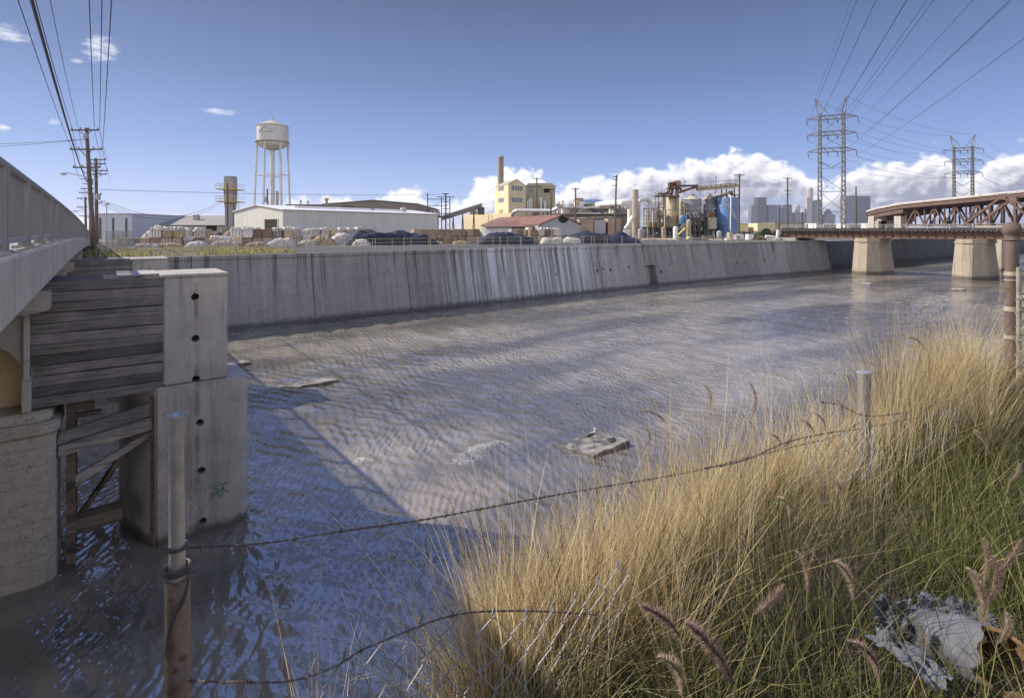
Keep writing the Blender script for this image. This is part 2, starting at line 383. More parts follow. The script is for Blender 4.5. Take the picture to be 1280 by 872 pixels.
# ------------------------------------------------------------------ river
WR0, WR1 = -60, 420
def spaced(a, b, segs):
    out = [a]; x = a
    for lim, st in segs:
        while x < lim - 1e-6: x = min(lim, x + st); out.append(x)
    return np.array(out)
def make_water():
    rs = spaced(-60, 420, [(-16, 2), (45, .16), (120, .45), (420, 5)])
    ps = spaced(1.2, 56, [(34, .16), (56, .45)])
    Rr, Pp = np.meshgrid(rs, ps, indexing='ij')
    X = .8 * Rr - .6 * Pp; Y = .6 * Rr + .8 * Pp
    z = np.zeros_like(Rr)
    wx = Rr + 2.2 * fbm(Rr * .13, Pp * .13, 3); wp = Pp + 2.2 * fbm(Rr * .13 + 9, Pp * .13, 4)
    fade = np.clip(1 - (np.hypot(X, Y) - 45) / 60, 0, 1)
    # current ripples: crests mostly across the flow, fanning out
    for lam, ang, amp in ((2.9, .15, .016), (1.9, -.35, .012), (1.35, .55, .010), (.95, -.1, .008), (.8, .9, .006)):
        ph = vnoise(Rr * .11 + lam, Pp * .11, int(lam * 10)) * 9
        z += 1.7 * amp * fade * np.sin(2 * np.pi / lam * (wx * math.cos(ang) + wp * math.sin(ang)) + ph) * (.3 + 1.1 * vnoise(Rr * .17, Pp * .23, int(lam * 100)))
    z += fade * .11 * fbm(Rr * .55, Pp * .35, 21, 4)
    z += fade * .06 * fbm(Rr * 1.7, Pp * 1.1, 31, 3)
    foam = np.zeros_like(Rr)
    def streak(u0, v0, u1, v1, w, k, lift=.0):
        a = np.array(onz(u0, v0)); b = np.array(onz(u1, v1)); d = b - a; L = np.hypot(*d); d /= L
        t = ((Rr - a[0]) * d[0] + (Pp - a[1]) * d[1]) / L
        q = (Rr - a[0]) * -d[1] + (Pp - a[1]) * d[0]
        g_ = np.exp(-(q / w) ** 2) * np.clip(1 - np.abs(t * 2 - 1) ** 3, 0, 1)
        np.maximum(foam, g_ * k, out=foam); z[:] += lift * g_
    streak(560, 577, 632, 549, .45, 1.0, .12); streak(545, 592, 618, 560, .7, .85, .06); streak(610, 551, 646, 556, .2, .9)
    streak(520, 610, 600, 575, .9, .5, .05)
    streak(425, 585, 470, 573, .30, 1.0, .10); streak(440, 574, 472, 578, .22, 1.0, .05); streak(455, 590, 530, 600, .3, .45)
    streak(660, 562, 700, 556, .10, .9); streak(700, 566, 745, 573, .12, 1.0); streak(744, 573, 788, 553, .12, .8)
    streak(300, 480, 385, 483, .25, .7); streak(380, 484, 425, 476, .15, .9); streak(420, 474, 470, 462, .12, .6)
    streak(284, 457, 315, 452, .2, .8)
    for k in range(26):                                   # drifting scum lines farther up the channel
        u = 480 + 740 * random.random(); v = 352 + 60 * random.random()
        streak(u, v, u + 30 + 80 * random.random(), v + 3 * random.random(), .25, .42)
    # shallow sandy shelf below the rapids
    a = np.array(onz(560, 622)); sand = np.exp(-(((Rr - a[0]) / 2.6) ** 2 + ((Pp - a[1]) / 1.5) ** 2))
    # wakes about the nearer pier
    n = Rr.size; nr, npp = Rr.shape
    me = bpy.data.meshes.new('water')
    me.vertices.add(n); me.vertices.foreach_set('co', np.stack([Rr, Pp, z], -1).reshape(-1).astype(np.float32))
    idx = np.arange(n).reshape(nr, npp)
    q = np.stack([idx[:-1, :-1], idx[1:, :-1], idx[1:, 1:], idx[:-1, 1:]], -1).reshape(-1, 4)
    me.loops.add(q.size); me.loops.foreach_set('vertex_index', q.reshape(-1).astype(np.int32))
    me.polygons.add(len(q)); me.polygons.foreach_set('loop_start', np.arange(0, q.size, 4, dtype=np.int32))
    me.update(calc_edges=True)
    me.polygons.foreach_set('use_smooth', np.ones(len(q), bool))
    for nm, arr in (('foam', foam), ('sand', sand)):
        at_ = me.attributes.new(nm, 'FLOAT', 'POINT'); at_.data.foreach_set('value', arr.reshape(-1).astype(np.float32))
    m = bpy.data.materials.new('river_water'); m.use_nodes = True
    g = NT(m.node_tree); b = g.n['Principled BSDF']
    co = g.node('ShaderNodeTexCoord').outputs['Object']
    big = g.noise(g.scale(co, (.45, 1.5, 1)), .10, 3, .5)
    mud = g.mix(g.step(big, .40, .62), (.112, .101, .083, 1), (.275, .243, .192, 1))
    sa = g.node('ShaderNodeAttribute', attribute_name='sand').outputs['Fac']
    mud = g.mix(g.m('MULTIPLY', sa, .7), mud, (.36, .30, .23, 1))
    fo = g.node('ShaderNodeAttribute', attribute_name='foam').outputs['Fac']
    fn = g.noise(g.scale(co, (1, 1, 1)), 13, 6, .75)
    fm = g.step(g.m('ADD', g.m('MULTIPLY', fo, .33), fn), .64, .92)
    g.put(b.inputs['Base Color'], g.mix(fm, mud, (.60, .60, .58, 1)))
    g.put(b.inputs['Roughness'], g.mix(fm, (.05,) * 3, (.7,) * 3))
    b.inputs['IOR'].default_value = 1.75; b.inputs['Specular IOR Level'].default_value = .85
    # ripple heights in metres: crests lie mostly across the current
    # ripple heights in metres: crests lie mostly across the current, in trains that come and go
    r1 = g.noise(g.scale(co, (3.0, 1.05, 1), rot=(0, 0, .25)), 1.05, 2, .45, .5)
    r2 = g.noise(g.scale(co, (.9, .35, 1), rot=(0, 0, -.2)), .85, 2, .5, .3)
    r3 = g.noise(g.scale(co, (1.5, .8, 1), rot=(0, 0, -.5)), 4.6, 1, .5)
    def train(rot, sc_, dist, ds, seed):
        w = g.node('ShaderNodeTexWave', {'Vector': g.scale(co, (1, 1, 1), (seed, 0, 0), (0, 0, rot)), 'Scale': sc_, 'Distortion': dist, 'Detail': 2.0, 'Detail Scale': ds, 'Detail Roughness': .45}, wave_type='BANDS', bands_direction='X').outputs['Fac']
        k = g.step(g.noise(g.scale(co, (1, 1.4, 1), (seed * 3, 1, 0)), .30, 2), .34, .62)
        return g.m('MULTIPLY', w, k)
    ta, tb_, tc = train(.22, .80, 5.0, .45, 2.1), train(-.45, .50, 6.0, .35, 5.3), train(.65, 1.35, 4.0, .8, 8.7)
    ca = g.step(g.noise(co, .16, 3), .36, .62, .55, 1.25)
    h = g.m('ADD', g.m('ADD', g.m('MULTIPLY', r1, .055), g.m('MULTIPLY', r2, .10)), g.m('MULTIPLY', r3, .030))
    h = g.m('MULTIPLY', ca, g.m('ADD', h, g.m('ADD', g.m('ADD', g.m('MULTIPLY', ta, .030), g.m('MULTIPLY', tb_, .040)), g.m('MULTIPLY', tc, .014))))
    h = g.m('ADD', h, g.m('MULTIPLY', fm, .03))
    bp = g.node('ShaderNodeBump', {'Strength': 1.0, 'Distance': 1.0, 'Height': h})
    g.l.new(bp.outputs[0], b.inputs['Normal'])
    me.materials.append(m)
    o = bpy.data.objects.new('water', me); C.objects.link(o); o.rotation_euler = (0, 0, AR); o['kind'] = 'structure'
make_water()
# ------------------------------------------------------------------ ground
WALLP = [(-90, 49.6), (0, 49.7), (9, 49.8), (34, 50.8), (65, 51.9), (94, 50.9), (116, 49.3), (184, 48.6), (420, 48)]
def wp(r):
    return float(np.interp(r, [a for a, b in WALLP], [b for a, b in WALLP]))
def ground_mat():
    m = bpy.data.materials.new('yard_ground'); m.use_nodes = True
    g = NT(m.node_tree); b = g.n['Principled BSDF']
    co = g.node('ShaderNodeTexCoord').outputs['Object']
    n1 = g.noise(co, .09, 6, .6); n2 = g.noise(co, .8, 6, .65); n3 = g.noise(co, 12, 3)
    c = g.mix(g.step(n1, .4, .6), (.075, .073, .07, 1), (.20, .175, .14, 1))
    c = g.mix(g.m('MULTIPLY', g.step(n2, .45, .7), .6), c, (.27, .24, .20, 1))
    sx = g.node('ShaderNodeSeparateXYZ', {0: co}).outputs
    # weedy strip beside the road bridge
    ma = g.m('MULTIPLY', g.step(sx[0], 17, 11), g.m('MULTIPLY', g.step(sx[1], 74, 70), g.step(sx[1], 52.5, 54)))
    c = g.mix(g.m('MULTIPLY', ma, g.step(g.noise(co, .5, 5, .6), .38, .5)), c, (.13, .115, .055, 1))
    # paved strip along the wall top
    pv = g.m('MULTIPLY', g.step(sx[0], 12, 16), g.m('MULTIPLY', g.step(sx[0], 92, 86), g.step(sx[1], 66, 64)))
    c = g.mix(pv, c, g.mix(n2, (.085, .085, .088, 1), (.125, .125, .125, 1)))
    c = g.mix(g.m('MULTIPLY', g.m('SUBTRACT', n3, .5), .3), c, (.02, .02, .02, 1))
    g.put(b.inputs['Base Color'], c); b.inputs['Roughness'].default_value = .95; b.inputs['Specular IOR Level'].default_value = .2
    bp = g.node('ShaderNodeBump', {'Strength': .4, 'Distance': .05, 'Height': n2}); g.l.new(bp.outputs[0], b.inputs['Normal'])
    return m
def far_ground():
    rs = list(spaced(-9000, 9000, [(-100, 890), (140, 4), (420, 20), (9000, 858)]))
    ts = [0, .8, 2, 4, 7, 11, 16, 22, 30, 45, 70, 120, 250, 600, 1500, 4000, 9000]
    def pt(i, j):
        r, t = rs[i], ts[j]; p = wp(r) + 1.75 + t
        z = 5.98 + (.16 * (fbm(np.array([r * .21]), np.array([p * .21]), 5, 3)[0]) if 0 < j < 12 else 0)
        z += .25 * min(1, t / 18)
        return (r, p, z)
    mb = MB().grid(pt, len(rs), len(ts))
    solo(mb, 'ground', ground_mat(), rp=True, kind='structure', smooth=2)
far_ground()
NB = 1.62                                     # near bank edge (p)
def near_z(r, p):
    return 6.52 + .20 * float(fbm(np.array([r * .9]), np.array([p * .9]), 8, 3)[0]) + (.05 * math.sin(r * .7)) + .10 * max(0, min(1, (r - 4) / 3))
def near_ground():
    rs = list(spaced(-9000, 9000, [(-60, 1788), (-2, 5), (14, .2), (40, 2), (300, 20), (9000, 1740)]))
    ts = list(spaced(0, 9000, [(5, .2), (20, 2.5), (100, 20), (9000, 1780)]))
    mb = MB().grid(lambda i, j: (rs[i], NB - ts[j], near_z(rs[i], NB - ts[j]) - (.0 if ts[j] < 8 else .1)), len(rs), len(ts))
    m = mat('bank_soil', (.085, .07, .045), var=.35, scale=3, fine=30, fvar=.4, bump=.6, rough=.95)
    solo(mb, 'terrain', m, rp=True, kind='structure', smooth=2)
near_ground()
mb = MB().box(-60, 420, NB - .3, NB + .02, -1, 6.42).box(-60, 420, NB + .021, NB + .6, -1, .35)
solo(mb, 'channel_wall', CONC_B, 'concrete channel wall beneath the grassy near bank', 'wall', base=(0, NB, 0), rp=True)
# ------------------------------------------------------------------ far channel wall
def wallmat():
    m = bpy.data.materials.new('channel_wall_concrete'); m.use_nodes = True
    g = NT(m.node_tree); b = g.n['Principled BSDF']
    co = g.node('ShaderNodeTexCoord').outputs['Object']
    x, y, z = g.node('ShaderNodeSeparateXYZ', {0: co}).outputs
    n1 = g.noise(co, .25, 6, .6); n2 = g.noise(co, 2.2, 6, .65); n3 = g.noise(co, 14, 3)
    c = g.mix(n1, (.16, .155, .15, 1), (.34, .33, .315, 1))
    c = g.mix(g.m('MULTIPLY', g.step(n2, .45, .65), .35), c, (.15, .145, .14, 1))
    # each pour has its own tone
    pid = g.m('FLOOR', g.m('MULTIPLY', x, 1 / 9.6)); wn = g.node('ShaderNodeTexWhiteNoise', {'W': pid}, noise_dimensions='1D').outputs[0]
    kk = g.m('ADD', .84, g.m('MULTIPLY', wn, .32))
    c = g.mix(1.0, c, g.node('ShaderNodeCombineXYZ', {0: kk, 1: kk, 2: kk}).outputs[0], 'MULTIPLY')
    # dark run-off streaks and pale lime streaks, thicker near r 38..60
    st = g.noise(g.scale(co, (1, 0, .035)), 1.5, 6, .7)
    zf = g.step(z, 0.5, 5.5, .15, 1.0)
    c = g.mix(g.m('MULTIPLY', g.m('MULTIPLY', g.step(st, .51, .64), zf), .9), c, (.06, .06, .062, 1))
    l1 = g.noise(g.scale(co, (1, 0, .03), (7.7, 0, 0)), 1.9, 5, .7)
    lz = g.m('MULTIPLY', g.step(x, 116, 126), g.step(x, 152, 138))
    c = g.mix(g.m('MULTIPLY', g.step(l1, .44, .60), g.m('ADD', .12, g.m('MULTIPLY', lz, .80))), c, (.52, .54, .60, 1))
    # pour joints
    fr = g.m('ABSOLUTE', g.m('SUBTRACT', g.m('FRACT', g.m('MULTIPLY', g.m('ADD', x, g.m('MULTIPLY', g.m('SUBTRACT', n2, .5), .12)), 1 / 9.6)), .5))
    c = g.mix(g.m('MULTIPLY', g.step(fr, .492, .497), .75), c, (.04, .04, .04, 1))
    fz = g.m('ABSOLUTE', g.m('SUBTRACT', g.m('FRACT', g.m('MULTIPLY', z, 1 / 1.22)), .5))
    c = g.mix(g.m('MULTIPLY', g.step(fz, .47, .5), .25), c, (.07, .07, .07, 1))
    f3 = g.m('ABSOLUTE', g.m('SUBTRACT', g.m('FRACT', g.m('MULTIPLY', x, 1 / 1.22)), .5))
    c = g.mix(g.m('MULTIPLY', g.step(f3, .475, .5), .16), c, (.07, .07, .07, 1))
    # rust blots and the waterline
    bl = g.noise(g.scale(co, (1, 0, 1.6)), .9, 4, .5)
    zz = g.m('MULTIPLY', g.step(z, 2.4, 3.0), g.step(z, 4.2, 3.4))
    c = g.mix(g.m('MULTIPLY', g.m('MULTIPLY', g.step(bl, .66, .72), zz), .8), c, (.09, .07, .05, 1))
    c = g.mix(g.m('MULTIPLY', g.step(g.m('ADD', z, n2), 1.15, .6), .8), c, (.045, .045, .047, 1))
    g.put(b.inputs['Base Color'], c); b.inputs['Roughness'].default_value = .9; b.inputs['Specular IOR Level'].default_value = .25
    bp = g.node('ShaderNodeBump', {'Strength': .35, 'Distance': .03, 'Height': g.m('ADD', n3, g.m('MULTIPLY', n2, 2))}); g.l.new(bp.outputs[0], b.inputs['Normal'])
    return m
def wall(r0, r1, step, dp, batter, m, name, label, top=6.0, coping=True):
    loops = []
    for r in list(spaced(r0, r1, [(r1, step)])):
        p = wp(r) + dp
        if coping: sec = [(p - .3, -1.5), (p + batter, top - .28), (p + batter - .12, top - .26), (p + batter - .10, top + .04), (p + batter + .12, top + .05), (p + batter + .9, -1.5)]
        else: sec = [(p, -1.5), (p + batter, top), (p + batter + .5, top), (p + batter + .9, -1.5)]
        loops.append([(r, q, z) for q, z in sec])
    return solo(MB().loft(loops), name, m, label, 'wall', base=(r0, 50, 0), rp=True)
WM = wallmat()
w1 = wall(-90, 116, 6, 0, 1.35, WM, 'channel_wall', 'long grey battered concrete channel wall across the river below the factory yard')
cm = MB()
rr, zz = onp(818.5, 345, 51.9)
cm.hexa([(rr - .95, 50.5, .2), (rr + .95, 50.5, .2), (rr + .95, 53.4, .2), (rr - .95, 53.4, .2)], [(rr - 1.0, 50.5, 3.0), (rr + .9, 50.5, 3.0), (rr + .9, 53.4, 3.0), (rr - 1.0, 53.4, 3.0)])
for u, v, s in ((744, 338, .22), (752, 336, .18), (761, 337, .26), (786, 334, .22), (797, 334, .12), (808, 333, .1), (825, 340, .3), (836, 331, .16), (691, 342, .15), (917, 328, .18), (926, 327, .1), (949, 325, .3)):
    r_, z_ = onp(u, v, wp(60) + .8)
    cm.loft([[(r_ + s * math.cos(k * .785), q, z_ + s * math.sin(k * .785)) for k in range(8)] for q in (51.0, 52.9)])
cut(w1, cm)
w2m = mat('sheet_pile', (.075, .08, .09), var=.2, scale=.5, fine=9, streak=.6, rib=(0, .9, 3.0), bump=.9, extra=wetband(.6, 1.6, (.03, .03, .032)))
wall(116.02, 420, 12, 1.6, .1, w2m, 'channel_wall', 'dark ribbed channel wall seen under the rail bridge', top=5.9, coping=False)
# ------------------------------------------------------------------ road bridge, left
def zc(p): return -2.9 * (max(0.0, p - 10) / 120) ** 2
bridge = thing('road_bridge', 'grey concrete road bridge with a picketed steel railing, cut off by the left edge', 'bridge', (-.7, 17, 0), rp=True)
def strip(sec, p0, p1, st=2.0):              # loft a (r,z) section along the bridge, following its camber
    return [[(r, p, z + zc(p)) for r, z in sec] for p in spaced(p0, p1, [(p1, st)])]
PB0, PB1 = -24, 130
mb = MB().loft(strip([(-13, 7.35), (-.95, 7.35), (-.95, 7.84), (-13, 7.9)], PB0, PB1))
for r in (-2.2, -5, -8, -11): mb.loft(strip([(r - .25, 6.85), (r + .25, 6.85), (r + .25, 7.34), (r - .25, 7.34)], PB0, PB1))
part(mb, 'deck', CONC_B, bridge)
mb = MB()
for p0 in np.arange(PB0, PB1, 3.0):
    p1 = p0 + 2.985
    mb.loft([[(r, p, z + zc(p)) for r, z in ((-.948, 7.28), (-.70, 7.28), (-.70, 7.89), (-.73, 7.92), (-.948, 7.92))] for p in (p0, p1)])
part(mb, 'edge_beam', mat('fascia_concrete', (.50, .425, .335), var=.22, scale=.8, fine=26, streak=.8, streakcol=(.13, .125, .12, 1), bump=.3), bridge, smooth=False)
mb = MB().loft([[(-.95 + .075 * math.cos(a), p, 9.0 + zc(p) + .06 * math.sin(a)) for a in [k * math.pi / 4 for k in range(8)]] for p in spaced(PB0, PB1, [(PB1, 2)])])
RAILM = mat('railing_steel', (.30, .285, .27), rough=.6, var=.2, scale=2.5, fine=40, rust=.15, streak=.3, rustcol=(.20, .15, .12))
part(mb, 'handrail', RAILM, bridge, smooth=True)
mb = MB().loft(strip([(-1.0, 8.02), (-.90, 8.02), (-.90, 8.09), (-1.0, 8.09)], PB0, PB1))
part(mb, 'bottom_rail', RAILM, bridge)
bay = 2.75; p0 = -2.0
PANELM = mat('picket_steel', (.20, .185, .18), rough=.65, var=.2, scale=2, fine=30)
bays = list(np.arange(p0, PB1 - 1, bay))
for p in bays:
    q = MB().box(-1.02, -.885, p - .075, p + .075, 7.85 + zc(p), 8.96 + zc(p)).box(-1.09, -.83, p - .14, p + .14, 7.90 + zc(p), 7.955 + zc(p))
    q.box(-.97, -.87, p + .09, p + .15, 7.95 + zc(p), 8.95 + zc(p))
    part(q, 'railing_post', RAILM, bridge, bevel=.008, seg=1)
    q = MB(); n = 17
    for k in range(n):
        pp = p + .2 + (bay - .35) * k / (n - 1)
        q.box(-.972, -.928, pp - .016, pp + .016, 8.09 + zc(p), 8.96 + zc(pp))
    part(q, 'picket_panel', PANELM, bridge)
for p, rr_ in ((16.9, -.88), (25.2, -.9), (33.5, -.9), (41.8, -.9), (49.5, -.9)):
    z = zc(p)
    q = MB().loft([[(-12.5, y, 6.28 + z), (-1.25, y, 6.28 + z), (rr_, y, 6.36 + z), (rr_, y, 6.80 + z), (-12.5, y, 6.849 + z)] for y in (p - .36, p + .36)])
    part(q, 'cap_beam', CONC, bridge, bevel=.03)
def pier(p0, dz=0):
    # rounded-nose base
    def nose(rn, half, inset=0):
        c = p0 + 1.25; o = [(-12, c - half), (rn - .35, c - half)]
        for k in range(1, 6): a = -math.pi / 2 + k * math.pi / 6; o.append((rn - .35 + .35 * math.cos(a), c + (half - .35) * (1 if a > 0 else -1) * (abs(math.sin(a)) > -1) * (1 if abs(a) > 1e-6 else 0) + .35 * math.sin(a)))
        return o + [(rn - .35, c + half), (-12, c + half)]
    mb = MB().prism(nose(-.75, 1.25), -1.5, 3.45); part(mb, 'pier_base', CONC_R, bridge, bevel=.05)
    mb = MB().prism(nose(-.68, 1.32), 3.452, 3.72).prism(nose(-.82, 1.22), 3.721, 3.97); part(mb, 'pier_base_ledge', CONC_R, bridge, bevel=.04)
    mb = MB().box(-1.375, -1.262, p0 + .05, p0 + .24, 3.972, 6.275 + zc(p0)).box(-1.40, -1.235, p0 + .0, p0 + .26, 4.0, 4.72).box(-1.39, -1.245, p0 + .02, p0 + .27, 4.722, 4.80)
    part(mb, 'pilaster', CONC, bridge, bevel=.015, seg=1)
    arc = [(-1.345, 3.973)]
    for k in range(1, 15):
        a = (k / 14) ** 2.2 * math.pi / 2; arc.append((-1.345 - 4.9 * (1 - math.cos(a)) , 3.973 + 2.26 * math.sin(a) ** .42))
    poly = arc + [(-6.3, 6.27 + zc(p0)), (-1.26, 6.27 + zc(p0)), (-1.26, 3.973)]
    mb = MB()
    n = len(arc)
    for i in range(n - 1):
        (a, b), (c, d) = arc[i], arc[i + 1]; zt = 6.272 + zc(p0)
        if i == 0: mb.hexa([(a, p0 + .18, b), (-1.262, p0 + .18, b), (-1.262, p0 + .5, b), (a, p0 + .5, b)], [(a, p0 + .18, zt), (-1.262, p0 + .18, zt), (-1.262, p0 + .5, zt), (a, p0 + .5, zt)])
        mb.hexa([(c, p0 + .18, d), (a, p0 + .18, b), (a, p0 + .5, b), (c, p0 + .5, d)], [(c, p0 + .18, zt), (a, p0 + .18, zt), (a, p0 + .5, zt), (c, p0 + .5, zt)])
    part(mb, 'spandrel', CONC_B, bridge)
    part(MB().box(-12, -1.36, p0 + 1.0, p0 + 1.5, 3.972, 6.27 + zc(p0)), 'pier_wall', BEIGE, bridge)
pier(16.8); pier(33.3)
part(MB().box(-13, -1.0, -1.5, 1.3, -1, 6.9), 'abutment', CONC_B, bridge)
part(MB().box(-13, -1.0, 51.2, 54, -1, 6.9), 'abutment', CONC_B, bridge)
# road behind the far abutment
mb = MB().loft([[(-15, p, 5.5), (-1.2, p, 5.5), (-.9, p, 4.9), (-13.5, p, 4.9)] for p in (129.9, 131)] + [[(-15, p, 4), (-1.2, p, 4), (-1.0, p, 6.3), (-13.5, p, 6.3)] for p in (220, 400)])
for_fill = MB().loft([[(-12.9, p, 4.5), (-1.02, p, 4.5), (-1.02, p, 6.84 + zc(p)), (-12.9, p, 6.84 + zc(p))] for p in range(54, 131, 4)])
part(for_fill, 'embankment_wall', CONC_B, bridge)
solo(mb, 'road', mat('asphalt', (.055, .055, .056), var=.2, scale=2, fine=60), rp=True, kind='structure')
# ------------------------------------------------------------------ timber fenders and concrete nose blocks beside each pier
def fender(label, p0=17.0):
    t = thing('timber_fender', label, 'timber fender', (0, p0 + 1, 0), rp=True)
    mb = MB(); n = 12; z0, z1 = 4.03, 6.98
    for k in range(n):
        a = z0 + (z1 - z0) * k / n; b = z0 + (z1 - z0) * (k + 1) / n - random.uniform(.008, .024)
        j = random.uniform(-.02, .02); e = random.uniform(-.03, .02); s = random.uniform(-.012, .012)
        mb.hexa([(-1.24 + e, p0 + j, a), (1.355, p0 + j, a + s), (1.355, p0 + j + .1, a + s), (-1.24 + e, p0 + j + .1, a)],
                [(-1.24 + e, p0 + j, b), (1.355, p0 + j, b + s), (1.355, p0 + j + .1, b + s), (-1.24 + e, p0 + j + .1, b)])
    part(mb, 'plank_wall', WOOD, t, bevel=.008, seg=1)
    mb = MB()
    for k in range(11):
        a = z0 + .26 * k
        mb.box(-1.2, 1.36, p0 + 1.9, p0 + 1.98, a, a + .24)
    part(mb, 'plank_wall', WOOD, t)
    mb = MB()
    for k in range(7): mb.box(-1.25, 1.36, p0 + .11 + .255 * k, p0 + .345 + .255 * k, 6.9 + random.uniform(0, .03), 6.965 + random.uniform(0, .02))
    part(mb, 'top_deck', WOOD, t, bevel=.006, seg=1)
    mb = MB().box(-.62, -.44, p0 + .16, p0 + .34, -1.4, 4.5).box(-.62, -.44, p0 + 1.6, p0 + 1.8, -1.4, 4.5); part(mb, 'post', WOOD_B, t)
    def px(u, v): r, z = onp(u, v, 17.05); return r, z
    def plank(A, B, a, b, m, th=.14, po=0, nm='brace'):          # A,B left top/bottom; a,b right top/bottom
        q = [px(*A), px(*B), px(*b), px(*a)]
        mb = MB().loft([[(r, p0 + po + d, z) for r, z in q] for d in (0, th)])
        part(mb, nm, m, t, bevel=.012, seg=1)
    plank((74, 541), (70, 556), (190, 503), (190, 519), WOOD_L, .12, .02)
    plank((73, 557), (72, 571), (190, 520), (190, 536), WOOD_L, .12, -.02)
    plank((79, 606), (80, 620), (192, 538), (188, 548), WOOD_L, .12, .16)
    plank((110, 644), (97, 650), (152, 574), (153, 584), WOOD_B, .12, .5)
    plank((86, 652), (87, 677), (154, 632), (154, 655), WOOD_B, .2, .3, nm='waling')
    mb = MB()
    for (u, v) in ((100, 508), (112, 507)):
        r, z = px(u, v); mb.box(r - .1, r + .1, p0 + .15, p0 + .8, z - .12, z + .12)
    r, z = px(108, 520); mb.box(r - .3, r + .3, p0 + .2, p0 + .35, z - .06, z + .06)
    part(mb, 'beam_end', WOOD_B, t)
    bb = MB()
    for k in range(5):
        for r in (.1, -.8, 1.2): bb.lathe((r, 0), [(.03, 0), (.03, .012)], 6)
    return t
def drips(x0):
    base = wetband(.1, .4)
    def f(g, co, c, h):
        c, h = base(g, co, c, h)
        x, y, z = g.node('ShaderNodeSeparateXYZ', {0: co}).outputs
        nn = g.m('SUBTRACT', g.noise(g.scale(co, (1, 1, .25)), 7, 3), .5)
        w = g.m('ABSOLUTE', g.m('ADD', g.m('SUBTRACT', x, x0), g.m('MULTIPLY', nn, .12)))
        st = g.m('MULTIPLY', g.m('SUBTRACT', 1.0, g.step(w, .02, .09)), g.step(g.noise(g.scale(co, (.3, .3, 1)), 1.4, 3), .42, .58))
        c = g.mix(g.m('MULTIPLY', st, .55), c, (.12, .10, .085, 1))
        ed = g.noise(g.scale(co, (1, 1, .12)), 4.5, 5, .65)
        return g.mix(g.m('MULTIPLY', g.step(ed, .55, .7), .5), c, (.17, .15, .135, 1)), h
    return f
def block(label, p0=17.0, tag_=False):
    t = thing('concrete_pier_nose', label, 'concrete pier', (1.5, p0 + 1, 0), rp=True)
    up = part(MB().box(1.36, 2.88, p0, p0 + 1.95, 4.12, 6.94), 'upper_block', mat('block_concrete', (.42, .39, .355), var=.22, scale=1.1, fine=30, streak=.5, streakcol=(.10, .09, .08, 1), bump=.3, extra=drips(.61)), t, bevel=.03)
    part(MB().box(1.30, 2.90, p0 - .03, p0 + 2.0, 6.942, 7.02).box(.4, 1.3, p0 + .3, p0 + 2.0, 6.99, 7.04), 'cap_slab', CONC, t, bevel=.012, seg=1)
    q = [(1.18, p0 - .12), (3.1, p0 - .12)] + [(3.1 + .32 * math.sin(a), p0 + .2 - .32 * math.cos(a)) for a in (.3, .6, .9, 1.2, 1.57)] + [(3.42, p0 + 1.7), (3.1, p0 + 2.05), (.45, p0 + 2.05), (.50, p0 + 1.8)]
    lo = part(MB().prism(q, -1.5, 4.1), 'lower_block', mat('nose_concrete', (.42, .39, .355), var=.22, scale=1.1, fine=30, streak=.45, streakcol=(.11, .1, .09, 1), bump=.3, extra=drips(.63)), t, bevel=.05)
    cu = MB(); cl = MB()
    for mbx, pts in ((cu, ((244, 371), (244.5, 423), (245, 474))), (cl, ((250, 528), (252, 588), (254, 651)))):
        for u, v in pts:
            r, z = onp(u, v, 17.0 if mbx is cu else 16.88)
            mbx.loft([[(r + .098 * math.cos(k * .393), p, z + .098 * math.sin(k * .393)) for k in range(16)] for p in (p0 - .4, p0 + .55)])
    cut(up, cu); cut(lo, cl)
    mb = MB()
    for a, b, e in ((-.10, .13, .012), ): mb.hexa([(1.18 - (a + .12) * .37 - e, p0 + a, .1), (1.18 - (a + .12) * .37 + .01, p0 + a, .1), (1.18 - (b + .12) * .37 + .01, p0 + b, .1), (1.18 - (b + .12) * .37 - e, p0 + b, .1)], [(1.18 - (a + .12) * .37 - e, p0 + a, 3.9), (1.18 - (a + .12) * .37 + .01, p0 + a, 3.9), (1.18 - (b + .12) * .37 + .01, p0 + b, 3.9), (1.18 - (b + .12) * .37 - e, p0 + b, 3.9)])
    for k in range(22): mb.box(1.08, 1.122, p0 - .03, p0 + .06, .35 + k * .16, .42 + k * .16)
    part(mb, 'edge_plate', mat('edge_rust', (.19, .15, .12), var=.4, scale=6, rust=.4), t)
    return t
fender('dark plank timber fender with crossed braces beneath, beside the nearer bridge pier')
nb = block('large pale concrete block with a column of round holes and green graffiti')
# painted marks on the near block: a green scrawl and white chalked letters
def strokes(name, m, segs, w, label=None):
    mb = MB()
    for s in segs:
        pts = [onp(u, v, 16.88) for u, v in s]
        for (a, b), (c, d) in zip(pts[:-1], pts[1:]): mb.beam((a, 16.875, b), (c, 16.875, d), w, .004, up=(0, 1, 0))
    part(mb, name, m, nb, label)
Z = lambda pts: [(220 + x / 9.69, 580 + y / 9.69) for x, y in pts]
strokes('graffiti', mat('green_spray', (.10, .26, .15), var=.3, scale=9), [Z(s) for s in (
    [(395, 265), (470, 262), (600, 225), (640, 235)], [(470, 250), (460, 320), (430, 400)], [(520, 200), (500, 290), (520, 410)], [(545, 215), (560, 300), (540, 400)],
    [(415, 345), (450, 390), (500, 330)], [(500, 330), (570, 300), (640, 330), (590, 335)], [(580, 260), (560, 330), (580, 380)], [(600, 200), (570, 260)], [(430, 290), (530, 300)], [(470, 340), (545, 380)], [(400, 430), (460, 395)])], .022, 'green spray-painted scrawl')
